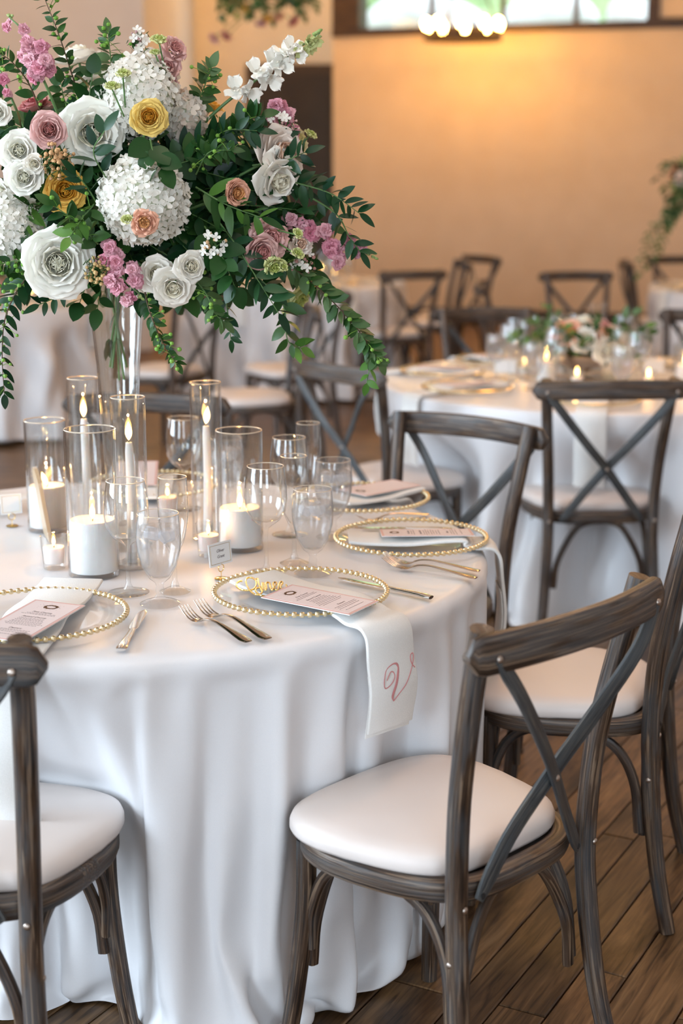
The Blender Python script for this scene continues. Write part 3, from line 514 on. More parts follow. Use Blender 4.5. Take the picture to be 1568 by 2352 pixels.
[-5,-1,0,-2,-1,-6,-3,0,1,1,0,2,2,3,-1,-1,-1,5,-4,-3,6,-2,-6,-11,-4,-5,-3,-12,-6,-3,-1,-3,-5,-2,-1,2,1,2,2,3,0,-1,1,0,0,1,0,1,-3,-5,-1,1,0,-3,0,1,2,5,0,-4,3,-1,1,0,-1,-1,1,-7,-14,-8,-8,-5,1,8,8,-2,-2,-2,0,1,-1,-6,-5,-1,-2,-3,-1,0,1,2,1,3,1,4,-2,-1,1,1,-1,-1,1,-3,-5,1,0,-4,7,8,-8,3,0,4,3,9,5,-3,-2,11,-1,-8,-2,-6,-6,-5,-3,-3,9,-4,2,4,0,0,-4,-3,-2,-2,-5,-5,-3,-2,-3,-3,0,0,2,5,11,-1,-10,0,0,-8,0,1,5,0,0,1,-10,4,4,9,-3,-2,-4,-2,0,-6,-6,-3,-2,-2,7,1,0,-1,-1,-2,-1,-4],
[2,-11,0,-4,-4,9,2,-1,0,-1,10,4,3,6,-1,-2,0,8,-6,-4,11,-14,-14,-18,-29,-16,-6,-21,-21,-9,-3,-7,-7,-8,-3,3,6,2,5,6,-2,-2,11,-6,0,4,3,1,4,-11,-33,4,1,-5,-2,3,7,10,10,15,-4,-9,-17,-9,-12,-18,-2,-19,-24,-15,-14,-14,-3,0,2,-7,-12,0,6,-1,-6,-24,-9,-4,-5,-6,-1,-1,5,6,-2,0,5,1,3,7,-1,-8,-1,3,2,-5,-9,7,-3,-15,-15,4,33,13,1,-6,9,15,3,-5,1,2,-6,-7,-9,-10,-12,-7,-7,-5,10,-6,2,7,-4,-1,-5,-3,-4,-2,-10,-11,-1,-5,-7,-7,1,1,5,7,9,8,-20,-3,1,-4,-1,4,10,0,2,-1,-9,10,7,2,-4,-6,-11,-7,-1,-33,-5,-4,-11,5,13,-8,-1,-2,-17,-2,0,16],
[20,3,-3,-2,-1,-10,12,-2,1,-2,8,3,2,3,-2,-2,0,3,-2,-3,5,-11,-7,-7,-13,-10,-2,-11,-10,-1,-1,-5,-3,-4,-2,-2,-2,2,3,3,-1,9,-5,-7,-7,8,3,-3,0,-6,-15,0,7,2,-7,0,4,4,5,3,-2,-6,-6,-16,-7,-16,-11,-11,-11,-8,-7,-7,-10,-6,-1,-7,-4,3,4,1,-5,-10,-3,-3,-2,-2,2,0,0,5,-5,-2,7,-3,-2,7,9,-11,-6,7,0,-3,-4,-2,-4,-8,-6,3,13,14,-1,16,3,8,-5,-3,1,-1,-5,1,-7,-5,-6,-3,-3,-2,3,2,-3,3,2,-1,-1,-1,-3,-2,-5,-6,-3,-6,-1,2,-5,1,4,1,2,6,-9,-1,0,-1,-14,7,3,-3,18,-19,-4,5,3,-3,10,-11,-6,-7,-7,-12,-2,-4,9,5,1,-9,-2,5,-6,-9,3,4],
[21,5,-2,-3,-9,17,8,6,3,-5,7,16,-6,0,-5,2,1,2,0,6,16,-10,-26,-10,-24,-21,-4,-18,-17,1,-4,-19,-4,-8,-6,-15,2,13,12,-5,-11,-21,-31,-22,-8,-6,-11,-13,-14,-4,-29,-21,-10,-13,-24,-5,9,2,-9,-18,-7,-13,-14,-17,-15,-31,-26,-21,-22,-17,-15,-17,-26,-6,-11,19,34,33,-6,-2,-24,-19,0,-10,-13,-2,3,-8,0,16,14,-13,23,-21,-14,11,-28,-19,-18,-17,4,-8,-6,-21,-15,-15,-8,8,14,29,-4,25,15,-8,2,-6,-1,-9,-10,-4,-21,-10,-8,-2,-1,3,3,0,1,-5,2,-1,0,-8,-8,-3,-8,-10,-7,-4,-5,-13,-15,-2,20,9,4,13,-15,-19,12,-6,-7,13,4,2,-14,-15,-2,18,12,-6,-22,-16,-16,-16,-21,-26,-3,-6,-5,-1,-22,-25,-13,1,-21,-32,6,11],
[8,-15,-14,0,0,8,10,6,4,14,-3,19,18,0,7,11,13,-5,-2,-6,-9,5,3,-6,-11,-8,-8,-6,-2,2,-17,-15,-15,-9,-6,-7,-4,-3,-9,-7,-14,-3,-19,-18,-13,-17,-11,-14,-16,-17,-14,-14,-17,-12,0,-13,8,-7,-2,-17,-16,-11,-9,-9,-9,-14,-14,-10,-11,-8,-8,-10,-19,-4,-4,16,17,-1,8,12,20,8,7,-3,7,-3,-6,-9,-17,-17,-14,7,0,-11,-10,0,-10,-9,-13,-11,10,-9,1,4,-16,-9,-1,4,4,15,18,12,8,-13,-5,-5,-11,-3,-1,-11,9,-7,5,8,0,2,1,5,9,-15,1,-1,1,4,-1,-15,-3,-6,-5,7,3,8,-14,13,16,8,2,3,-4,-21,10,1,-10,-2,5,8,-2,16,7,10,-9,-5,-8,-5,-13,-10,-15,-10,1,-12,-13,-17,-15,-16,-18,-5,-8,-18,-9,9],
[8,4,-12,4,6,9,-2,14,10,10,21,20,20,11,11,16,17,-10,1,4,-8,7,2,-4,-12,-13,-11,-7,0,-10,7,-10,-12,-8,-9,3,-3,-7,22,-19,-9,5,-16,-13,-14,-19,-11,-16,-19,-17,-13,-13,13,-13,-9,-22,-13,-20,3,-2,-16,-19,-6,-2,-10,-14,-16,-19,-13,-9,-2,-15,-7,-6,-3,13,14,9,18,0,11,7,-23,-12,-1,-1,-12,-18,-12,-20,-19,-16,-7,3,-4,-1,-8,-10,-19,-8,-7,9,-4,-17,-16,1,1,0,1,12,18,15,0,-17,-18,6,11,-13,-13,-21,4,0,-9,-17,6,2,1,6,7,20,-7,1,1,0,-6,-13,1,-4,-3,4,10,10,21,21,18,1,0,2,16,10,11,8,-1,-15,-14,0,13,-13,13,4,-19,-7,-9,-7,-13,-20,13,-8,-10,-2,-3,-17,-18,-21,-18,-2,-3,0,13,9],
[-11,-16,-17,6,2,-5,17,2,6,10,20,20,19,6,14,12,14,2,-5,3,-18,8,7,4,-10,-2,-6,2,5,11,-21,-20,-14,-7,-4,-15,4,5,16,-13,7,5,-12,4,-15,-20,-7,-17,-20,-18,-12,-13,11,9,0,-21,-20,-12,-12,-6,-20,0,-1,5,-13,-18,-5,-21,-1,4,-12,-5,-18,-6,-3,11,10,10,-12,6,6,17,-15,-18,3,15,-6,-16,-16,-19,-21,-21,-5,2,7,-4,9,-19,-19,-7,-13,-4,9,-12,-12,-19,10,3,-5,14,4,10,15,-10,-14,3,-15,-17,-3,-3,8,7,0,-6,16,2,2,8,7,7,8,9,-4,0,-11,-11,8,2,-4,-4,-1,2,21,20,19,9,-10,-5,23,18,-1,-3,-4,-15,-16,0,12,-8,14,-19,-11,2,-3,-14,-17,-20,-4,-4,-9,-16,-13,-4,-15,-13,-13,-5,11,17,10,10],
[-15,-16,-18,5,2,6,3,15,6,-15,12,22,11,13,14,0,15,12,-7,17,-15,2,8,9,0,-9,0,8,5,-9,-21,-20,-14,-7,-7,-7,3,14,-5,-9,-16,-3,5,3,-9,-19,5,-14,17,-15,7,8,5,14,-19,-14,-20,-20,-8,4,-19,-9,0,2,-6,-11,-9,-18,14,-15,-5,-17,17,-8,-3,3,-1,-7,-7,-5,7,11,6,-18,16,0,16,-14,-6,-22,-20,-12,5,-12,12,-19,20,4,-20,-18,-15,0,6,9,-18,-4,7,10,11,-10,24,-21,17,5,-20,7,-8,-6,1,20,-19,9,7,-5,3,2,2,7,7,3,11,10,10,-2,-13,2,22,-1,-2,-2,-7,-12,3,21,20,-5,-10,8,10,14,-9,7,-13,-16,-20,-10,6,12,-8,-21,-9,-5,16,13,-12,-15,-3,3,-1,-9,-6,5,21,20,20,16,14,-4,7,13]]
DRAPE_T = [
[0,0,0,0,0,0,0,0,0,0,0,0,0,0,0,0,0,0,0,0,0,0,0,0,0,0,0,0,0,0,0,0,0,0,0,0,0,0,0,0,0,0,0,0,0,0,0,0,0,0,0,0,0,0,0,0,0,0,0,0,0,0,0,0,0,0,0,0,0,0,0,0,0,0,0,0,0,0,0,0,0,0,0,0,0,0,0,0,0,0,0,0,0,0,0,0,0,0,0,0,0,0,0,0,0,0,0,0,0,0,0,0,0,0,0,0,0,-1,-1,-1,-1,-1,-1,-1,-1,-1,-1,0,0,0,0,0,0,0,0,0,0,0,0,0,0,0,0,0,0,0,0,0,0,0,0,0,0,0,0,0,0,0,0,0,0,0,0,0,0,0,0,0,0,0,0,0,0,0,0,0,0,0,0,0],
[0,0,0,0,0,0,0,0,0,0,0,0,0,0,0,0,0,0,0,0,0,0,0,0,1,1,1,1,1,1,1,1,1,0,0,0,0,0,0,0,0,0,0,0,0,0,0,0,0,0,0,0,0,0,0,0,0,0,0,0,0,0,0,0,0,0,0,0,0,0,0,0,0,0,0,0,0,0,0,0,0,0,0,0,0,0,0,0,0,0,0,0,0,0,0,0,0,0,0,0,0,0,0,0,0,0,0,0,0,0,0,0,-1,-1,0,-1,-1,0,0,0,0,0,0,0,0,0,0,-1,-1,0,0,0,0,0,0,0,0,0,0,0,0,0,0,0,0,0,0,0,0,0,0,0,0,0,0,0,0,0,0,0,0,0,0,0,0,0,0,0,0,0,0,0,0,0,0,0,0,0,0,0],
[-1,0,0,0,0,0,0,0,0,0,0,0,0,0,0,0,0,0,0,0,0,0,0,0,0,0,0,0,0,0,0,0,0,0,0,0,0,0,0,0,0,0,0,1,0,-1,0,0,0,0,0,0,0,0,0,0,0,0,1,0,1,0,0,0,0,0,0,0,0,0,0,0,0,0,0,0,0,0,0,0,0,1,-1,0,0,0,0,0,1,0,0,0,0,0,0,0,0,0,0,0,0,0,0,0,0,0,0,0,0,0,0,0,0,1,-1,0,0,0,0,0,0,0,0,0,0,0,1,0,0,0,0,-1,0,1,0,0,0,0,0,0,0,0,0,0,0,0,0,0,0,0,0,0,0,0,0,0,0,0,0,0,0,0,0,0,0,0,0,0,0,-1,0,0,0,0,0,0,-1,0,0,0],
[0,0,0,0,0,0,0,0,0,0,0,1,0,0,0,0,0,0,0,0,0,0,0,0,0,0,0,0,0,0,0,0,0,1,0,0,0,0,0,0,0,0,0,-1,0,-1,0,0,0,0,0,0,0,0,0,0,0,1,0,1,0,1,1,0,0,0,0,0,0,0,0,0,0,0,0,0,0,0,0,-1,0,-1,0,0,0,0,-1,0,-1,0,-1,0,0,0,-1,0,0,0,0,0,0,0,0,0,0,0,0,0,0,0,0,0,1,0,1,0,0,0,0,0,-1,0,0,0,-1,0,-1,0,0,-1,0,0,0,-1,0,0,1,1,1,0,0,0,0,0,0,0,0,0,0,0,0,0,0,0,0,0,0,0,0,0,0,0,0,0,0,-1,-1,-1,-1,0,0,0,-1,0,0,-1,0,-1,0,0],
[1,0,1,1,0,0,0,0,0,1,0,-1,1,1,0,-1,-1,0,-1,0,0,1,1,0,-1,0,0,1,1,0,0,0,0,1,2,0,-2,-1,-1,0,0,-1,-3,-2,-1,1,1,1,2,0,0,0,0,-1,-1,0,0,-1,0,0,1,1,0,-2,-2,-2,-1,-1,0,1,0,0,-1,-1,0,0,0,1,-1,-2,-2,-1,0,0,1,1,0,-1,0,0,1,0,-1,0,1,0,0,1,0,-2,-1,-1,0,0,0,-1,-1,0,0,0,-1,-1,-1,0,0,2,1,0,0,-1,-1,-1,-1,-1,0,-1,0,0,0,0,-1,0,0,0,1,1,0,1,1,2,0,-2,-1,-1,-1,0,0,1,1,0,-1,-1,0,0,-1,-1,0,0,0,0,1,1,1,1,-2,-1,0,0,0,0,-1,0,1,0,-1,-1,-1,0,-1,0],
[1,0,1,3,-2,-1,0,-2,1,1,0,-1,0,1,-1,1,-1,-1,-1,-1,1,1,1,-1,-1,-1,1,1,2,1,2,-1,1,2,-2,1,-2,-1,0,1,1,-2,2,-2,-1,1,1,2,2,0,0,1,-1,0,-1,-1,1,2,0,0,1,2,3,-2,0,-1,-2,0,1,2,2,1,-1,0,1,0,0,-1,0,1,-1,-2,0,1,2,2,2,0,0,2,3,0,-1,0,1,-1,0,1,0,0,-2,0,1,3,0,1,-1,0,2,-1,2,-2,-1,0,2,1,1,-2,-1,-1,1,-1,1,-2,-1,-1,-2,0,-1,1,2,-2,-2,0,1,3,3,1,1,0,0,-1,-1,0,-2,-1,1,1,1,-2,-1,-1,0,2,0,-2,0,1,-1,0,1,3,0,0,-1,0,0,-1,-1,-2,-1,0,2,0,1,-2,0,0,0,1],
[-1,1,1,1,-1,0,1,0,0,-2,0,-1,0,0,1,-1,-1,0,-1,0,-1,0,2,-1,-2,0,0,1,1,0,1,1,1,0,-1,1,0,-1,0,1,-1,0,-2,0,0,-1,0,-1,0,-1,1,2,0,0,0,1,0,0,0,1,1,1,1,-1,-1,0,-1,0,0,0,1,0,-1,0,1,0,0,2,1,-3,-2,1,0,1,1,1,0,2,-1,0,-2,1,-1,0,1,0,0,1,-1,0,0,-1,0,1,0,-1,0,0,1,-1,0,0,0,0,0,1,2,-1,-1,-1,0,0,1,-2,-2,1,2,0,-2,-1,1,0,-1,0,1,2,2,0,1,1,-3,-1,0,1,-1,-1,0,1,0,0,-1,-1,0,0,0,-1,-1,-1,0,0,1,2,-1,0,0,1,-1,0,1,-1,0,0,0,0,0,-2,-1,0,1,0],
[1,3,2,2,-2,1,1,0,-1,-3,-1,0,-1,0,2,-3,-1,-1,2,1,-1,0,3,-1,-2,-1,0,1,3,2,1,4,3,0,-1,1,0,-2,0,1,-2,-2,-3,0,0,0,1,-1,-1,0,1,2,1,-1,0,1,0,1,-1,1,1,1,1,1,-3,-1,-1,-1,0,1,1,0,-1,-1,0,0,1,2,1,0,0,-1,1,1,1,4,1,1,0,1,1,0,0,-1,1,0,0,-1,-3,-1,-1,0,1,1,-1,0,1,1,1,0,0,1,-2,0,1,2,3,-3,-2,-2,0,1,0,-4,-3,-1,0,0,-2,0,2,-1,-2,0,2,4,6,3,5,3,-4,-2,-1,0,-1,0,-1,1,0,-1,-2,-1,0,-1,2,-1,0,-2,0,1,2,4,-1,-1,0,0,-1,-1,1,-1,-1,0,1,-1,0,-2,-2,0,1,0],
[0,1,1,2,-1,0,0,0,-2,-1,-1,0,0,0,1,-1,-1,0,0,1,0,0,1,-1,-1,0,0,1,2,1,0,1,1,0,0,-1,3,-1,0,0,0,-1,-1,0,1,0,0,-1,0,0,0,0,0,0,0,1,0,0,-1,0,1,1,1,3,-1,-1,-1,0,-1,0,1,0,0,0,0,-1,1,1,0,0,-1,0,0,1,1,2,0,0,0,0,0,1,-1,0,1,-1,0,-1,-1,-1,0,0,1,0,-1,-1,0,0,0,0,0,0,0,0,1,0,1,-1,-1,-1,-1,1,-1,-3,-1,0,1,0,-1,0,2,0,-1,0,1,2,3,2,3,2,-1,0,0,0,-1,0,0,0,0,0,-1,0,0,0,1,0,0,-1,1,0,1,2,0,0,0,-2,-1,0,0,0,0,0,0,0,0,-1,-1,0,1,0],
[1,3,1,2,0,-1,-1,0,-1,-2,-1,-1,-1,0,1,-2,-2,0,2,0,-1,0,1,-2,-1,0,3,1,3,5,1,3,1,0,-1,1,-1,-1,1,0,-1,-2,-2,0,0,0,1,-2,-2,0,2,0,0,-1,0,1,-1,1,0,1,1,1,2,-8,-3,-2,-1,0,0,1,1,-1,0,-1,-1,0,2,-1,1,1,-1,0,1,1,2,3,1,0,0,1,1,1,0,0,0,0,0,-1,-2,-1,-1,1,0,1,-1,0,0,0,2,0,0,1,-1,0,0,2,2,-3,-1,-1,0,1,-9,-5,-3,-2,0,0,-3,-1,2,-1,-1,1,2,4,7,5,3,4,-3,-2,0,0,-1,0,0,1,-1,0,-1,-1,-1,1,1,-1,0,-3,0,0,1,4,0,-1,-1,-2,-1,0,0,-1,0,0,0,-1,-1,-1,-2,0,2,0],
[1,2,1,1,-1,0,0,0,0,-2,-1,0,0,0,1,-1,-1,-1,0,-1,-1,0,1,0,-1,0,1,0,1,3,2,2,1,1,-1,0,1,-1,0,-1,-1,-1,-1,-1,1,0,1,-1,-1,0,1,0,1,-1,1,1,0,0,0,0,1,1,1,-3,-2,-1,0,0,0,0,1,-1,0,0,0,0,1,0,0,1,-1,0,0,1,1,1,0,0,0,0,0,1,0,0,1,-1,0,-1,-1,0,-1,0,1,0,0,0,0,0,1,1,1,0,-1,0,1,1,1,-1,-1,-1,0,-1,-5,-3,-1,-1,0,1,-2,0,1,-1,0,0,2,2,3,4,2,2,-2,-1,0,0,-1,0,0,0,-1,-1,0,-1,-1,0,1,0,0,-1,1,0,1,1,1,0,0,-3,-1,0,0,-1,0,0,0,-1,0,0,-1,0,0,1],
[1,3,2,2,0,-1,-1,0,-1,-2,-1,0,-1,0,1,-1,-2,0,1,0,-1,0,1,-2,-1,1,2,0,2,6,4,1,3,-1,-1,0,0,0,0,-1,0,-2,-1,-1,0,1,1,-1,-2,1,3,-4,0,-1,0,1,-1,0,-1,0,2,2,2,-4,-3,-2,-1,-1,-1,1,0,-1,0,-1,0,0,1,-1,1,-1,-3,1,0,2,2,3,2,-2,1,1,1,2,-1,1,1,-1,0,-2,-3,-2,0,0,0,1,0,0,0,1,1,1,0,-1,-1,0,1,3,0,-3,-1,-1,0,-5,-9,-5,-3,-2,0,0,-3,0,2,-2,-2,1,3,5,7,9,4,5,-2,-2,-1,-1,-1,-1,0,0,0,0,0,-1,-2,0,6,3,0,-2,1,0,2,4,3,0,-1,-5,-1,0,0,-1,0,0,0,-1,-1,-2,-2,-1,2,0],
[2,1,0,1,1,0,0,0,-1,-1,-1,0,-1,0,1,-1,-1,0,1,0,0,0,1,0,-1,0,2,-1,1,3,6,1,2,1,0,0,0,0,0,-1,-1,-1,0,-1,0,0,1,-1,0,0,0,0,-1,0,0,0,-1,1,0,0,1,1,1,-1,-2,-1,-1,0,0,1,1,-1,0,0,0,0,1,0,0,-1,0,-1,1,0,1,1,1,-1,0,1,1,1,0,0,0,0,0,-1,-1,0,-1,0,1,0,-1,0,0,0,1,1,0,0,-1,0,0,1,0,-2,-1,-1,1,-4,-5,-3,-3,-2,0,0,-1,0,1,0,0,1,2,2,4,6,2,2,0,-1,0,0,0,-1,0,1,-1,-1,-1,0,0,0,2,0,0,-1,0,0,1,2,2,0,-1,-2,-1,0,0,0,-1,-1,0,0,-1,-1,-1,0,0,1],
[1,3,2,2,0,0,-1,0,-1,-3,-2,-1,-1,0,1,-1,-2,0,1,0,-1,-1,3,-1,-2,1,2,-1,0,5,6,-1,2,1,-2,0,-1,1,0,-2,-1,-2,-2,-2,1,1,1,-2,-2,1,2,-1,0,0,0,1,0,0,1,0,2,3,1,-3,-3,-2,-1,0,1,-2,-2,-1,1,-1,0,1,1,-1,1,0,-2,-1,0,2,2,3,3,-2,1,1,1,2,0,1,1,-1,0,-3,-2,-2,-1,1,1,0,0,0,0,0,2,3,-1,0,-1,1,1,3,-1,-2,-1,-1,0,-8,-1,-9,-9,-5,-2,1,-4,-2,2,-2,-1,2,5,8,7,10,4,4,0,-3,-1,-1,-1,-3,0,0,-2,0,-2,-1,0,1,3,1,0,-1,1,0,2,3,5,1,-1,-5,-2,0,-1,-1,0,-3,-1,-1,-1,-2,-2,0,1,0],
[0,1,1,1,0,-1,-1,1,0,-1,0,0,1,0,0,0,-1,-1,1,1,-1,1,1,0,1,0,0,1,0,1,1,0,0,0,0,0,0,2,-1,0,0,-2,0,-1,-1,0,0,-1,-1,1,1,1,0,0,0,0,0,0,0,0,1,1,0,-2,-2,-2,0,0,0,0,-1,-1,1,-1,0,0,0,-1,0,0,-1,0,1,1,1,1,2,-1,1,0,1,1,0,0,0,-1,0,-2,-2,-1,-1,0,0,0,0,0,0,0,0,2,1,0,0,0,0,1,-1,-1,0,0,-1,1,-2,4,-1,-1,1,-1,-4,-1,0,-1,0,-1,0,1,1,1,3,2,0,-1,0,0,1,-2,-1,1,0,-1,-1,-1,0,1,2,1,-1,0,0,0,1,2,3,0,0,-2,-1,0,-1,0,1,-1,0,-1,1,-1,0,0,0,1],
[0,1,1,2,1,-1,-1,1,-1,-2,-2,0,0,0,1,0,-1,1,2,1,1,0,1,-1,0,3,1,1,-1,3,4,-1,1,-1,-1,0,2,-2,0,-1,-1,-2,-1,-1,0,1,1,-2,-2,1,1,0,0,0,0,1,0,1,4,0,2,3,1,-3,-3,-3,-1,0,2,-1,-2,-2,1,-1,0,0,0,-1,1,0,-1,-1,0,2,3,3,3,-2,0,1,2,2,-1,1,1,-1,-1,-2,-2,-2,-1,0,0,1,-1,-1,-2,0,1,3,0,0,-2,1,1,3,-1,-2,0,1,-1,1,-1,2,-4,-1,2,-1,-2,-2,0,-1,-1,-5,-4,-1,-1,2,6,3,1,-2,-1,-3,1,-3,-1,0,-5,-1,-3,0,1,2,3,1,-1,0,0,1,2,3,13,0,-2,-3,-3,0,-2,-1,-2,-3,-1,0,0,-2,-1,1,-1,1],
[0,1,1,0,1,-1,-1,0,0,-2,-1,-1,0,0,0,-1,-1,0,1,1,1,1,1,0,1,1,-2,2,0,1,0,0,2,-6,0,1,-2,2,0,-2,0,-1,-1,-1,0,0,1,0,0,0,2,0,0,0,0,0,0,1,2,-1,0,1,0,-1,-2,-2,0,0,1,0,-2,-1,0,0,0,1,0,0,0,-1,-1,-1,1,1,1,2,2,-1,-1,1,1,2,0,1,0,-1,0,-2,-2,0,0,1,0,0,0,0,-2,1,1,1,0,0,0,0,1,1,0,-1,0,0,-1,-1,0,1,-1,-1,1,0,-1,0,-1,0,0,-2,-1,-2,-1,-1,3,1,1,-1,0,-1,1,-1,-1,0,-1,-1,-2,0,0,1,2,2,-1,0,0,1,0,1,2,-4,-1,1,1,-1,-1,0,-1,-2,-1,-1,0,-1,-1,0,1,1],
[1,0,2,2,0,-1,0,1,-1,-2,-2,0,-3,0,-1,-1,-1,0,3,1,3,1,1,1,2,1,-2,3,-1,2,1,0,2,-3,-1,1,3,-3,-1,4,0,-3,-1,-1,-1,0,1,-1,-1,1,2,1,-1,0,0,1,0,1,3,0,1,3,1,-3,-3,-4,-1,-1,1,-1,-4,-2,1,-2,0,1,0,-2,1,0,-1,-1,0,3,2,-1,5,-3,0,0,2,2,0,1,0,-2,-1,-4,-2,-2,-1,0,-1,0,-1,0,0,-3,0,2,0,-1,-2,0,1,2,1,-2,1,0,-1,-1,2,3,-3,1,1,0,-1,-1,0,-2,-1,-4,-3,-3,-1,-6,6,1,1,-1,-1,-1,3,-4,-2,1,-2,-2,-4,-1,1,2,4,2,-2,0,0,1,3,-1,6,0,-1,1,1,1,-16,-3,-3,-3,-1,0,0,-1,-1,0,0,2],
[1,1,1,0,1,-1,-1,1,0,-2,-1,0,-1,1,0,0,0,0,1,1,2,0,0,1,1,0,-1,-4,1,1,0,0,1,-2,0,0,0,0,0,-5,0,-1,-1,-1,0,0,1,-1,-1,1,1,1,-1,-1,0,1,0,0,1,0,1,2,0,-1,-2,-2,0,-1,1,0,-10,0,1,0,0,0,-2,-1,0,-1,-1,0,1,1,-4,-2,-1,-2,-1,1,1,1,0,1,2,0,0,-3,-2,-1,0,1,1,-1,-1,0,-2,0,-3,2,0,0,0,0,1,1,0,-1,0,0,0,-2,4,1,-1,1,0,1,0,0,-1,-1,0,-2,-1,-1,-1,-4,-2,1,1,-1,-1,0,1,-1,-1,0,-1,-1,-1,0,0,1,2,2,-2,1,0,1,1,-1,2,1,-1,2,1,0,-5,-2,-1,-1,-1,0,0,-1,0,0,0,2],
[2,2,2,1,2,-2,-2,1,-1,-3,-2,0,-2,0,0,-2,-1,1,2,5,4,0,0,2,2,1,-3,-4,0,1,1,0,2,-4,-1,1,-1,0,-1,-6,-2,-4,-3,-2,0,1,1,-2,1,0,3,3,4,5,0,1,-1,1,3,0,1,3,0,-2,-3,-3,-1,-1,5,-16,-6,-2,1,-2,0,1,-1,-1,1,5,0,-2,1,1,-3,-4,-1,-2,-1,0,2,3,1,1,1,-1,-2,-8,-2,-2,-1,0,3,0,-1,1,0,-2,-3,1,0,-2,-2,-1,1,1,0,-2,0,-1,-1,1,7,-8,1,1,-1,1,-1,-1,0,-3,0,-2,-3,-3,-1,-6,-4,1,2,-1,-1,0,3,-4,-2,0,-3,-3,-4,-1,1,2,3,4,-3,1,-1,2,3,-2,4,2,-2,4,0,-1,-7,-6,-3,-3,-2,-1,1,-1,-1,0,-1,1],
[1,0,1,0,-1,-2,1,1,0,-1,-1,0,-1,1,-1,-1,-1,0,2,-5,1,0,1,1,1,1,-1,-2,0,1,-1,1,1,-2,0,1,5,1,-1,-3,-1,-1,-1,-1,0,0,1,0,1,1,1,2,3,3,0,1,0,1,2,-1,0,2,0,-1,-2,-2,-1,0,0,8,5,-2,0,-1,2,1,-1,-1,1,-2,0,0,0,0,-2,-1,-2,-2,-1,1,1,2,0,1,1,-1,-2,-5,-2,-1,-1,0,-8,0,0,0,-3,-1,-2,0,0,0,0,-2,1,1,-9,-1,1,0,-1,0,2,-3,4,1,-1,0,-1,0,0,-1,0,-1,-1,-1,-1,-2,-3,0,1,0,0,0,2,-2,-1,0,-1,-1,-1,0,0,2,1,3,-2,1,0,2,1,-1,2,0,-1,6,0,-1,-2,-6,-2,-2,-1,-1,0,-1,-1,0,0,1],
[2,2,3,1,-1,-2,1,1,0,-4,-2,0,-3,1,-1,-2,0,1,3,-7,0,-1,0,3,0,1,-3,-3,0,3,-8,7,1,-3,-1,1,1,-3,-2,-5,-2,-4,-2,-2,0,2,1,2,1,3,3,8,3,4,0,0,2,-2,3,1,-1,4,1,-2,-2,-3,-1,1,0,13,-1,-2,0,-2,-10,0,-4,-2,1,-4,-7,-1,1,0,-2,-4,-3,-2,-1,1,3,3,2,-3,1,0,-4,-7,-2,-1,0,-2,-12,-4,-1,1,5,-5,-2,-1,1,-1,3,-4,0,-1,-15,-2,1,-1,-1,7,0,-2,8,-1,-1,2,0,1,-2,-3,0,-3,-2,-2,-1,-4,-6,3,6,0,-2,1,4,-1,-1,-1,-3,0,-3,0,0,-1,3,5,-3,-1,0,3,1,-1,2,0,0,-2,-2,-1,4,1,-6,-3,-3,0,1,-1,-1,0,0,3],
[1,1,2,0,-2,-2,0,0,1,-1,-2,-1,-1,1,0,0,0,0,1,-3,0,0,-1,1,4,1,-2,-1,0,0,1,-4,0,-1,0,1,0,0,-1,-3,-3,-2,-1,-1,0,1,1,1,1,2,0,5,2,3,0,1,3,1,-1,1,-1,1,0,0,-1,-1,-1,2,-3,6,-1,-1,-1,-1,-4,-2,-2,0,0,-4,-2,-1,0,0,-1,-2,-2,-1,-1,0,2,1,3,0,-1,-1,-2,-4,-2,-2,0,-1,-4,-3,-1,0,2,2,-1,-1,-1,0,2,-2,0,-1,-7,0,-1,-1,0,5,-3,0,5,0,-1,1,0,0,-2,-2,0,0,-1,0,0,-2,-1,-1,3,1,0,0,2,4,1,-1,-1,4,-2,0,2,0,-1,5,-3,-1,0,2,-6,0,0,0,-1,10,-5,-1,3,-1,-2,-1,-1,0,1,-1,-1,0,0,1],
[8,1,3,0,-3,-3,-3,2,-5,-4,-2,0,2,-2,-3,-2,2,1,3,-6,2,-1,-2,-10,-5,-2,-4,5,0,2,4,-1,-7,19,-1,0,0,-2,-3,-5,0,-1,-3,-2,0,1,0,1,5,3,2,10,4,5,-1,0,6,2,-4,6,0,3,1,-1,-3,-3,-1,4,10,14,1,0,-2,0,-5,-6,-4,-1,1,-7,-4,-1,-2,-2,0,-5,-4,-3,-1,1,3,3,5,0,-3,2,-8,-7,-3,-1,2,-3,-9,-8,-3,2,5,-2,-2,1,1,2,5,2,1,-14,-15,5,-1,-8,2,2,-8,4,8,-2,-4,0,1,0,-3,-2,-1,0,-3,-1,-4,-4,-4,-1,4,1,-2,2,4,10,4,-7,-2,6,-2,1,3,2,0,-6,-7,-5,-1,7,-7,1,-1,3,0,7,-11,-2,7,-1,-6,-3,-3,1,1,0,-1,0,0,-1],
[5,1,2,0,1,-5,-1,0,-3,-2,-2,-1,2,-1,-2,-1,1,0,-2,-1,-11,-2,-3,-1,-4,-2,2,6,1,0,5,1,7,-3,1,0,0,6,-2,-3,-1,-1,-2,-1,0,2,3,3,0,1,0,3,2,3,0,1,4,0,-1,6,1,0,1,-1,-1,-2,-1,2,-3,2,2,0,-2,3,-5,-5,-3,-1,1,-4,-2,0,-1,-2,0,-2,-2,-1,-1,1,2,2,3,1,-2,1,-5,-3,-1,-1,1,-3,-4,-4,0,2,14,-1,-6,-1,-1,3,3,1,0,-9,-4,2,-4,-4,2,-2,-3,2,4,5,0,-4,1,1,-2,1,0,0,-1,-1,1,0,-2,-2,2,2,-1,1,2,5,7,-19,10,3,3,0,-1,2,0,-2,-2,-3,-2,0,-3,4,-5,2,0,3,-6,-1,4,-1,-4,-1,-8,-6,0,1,-1,0,0,4],
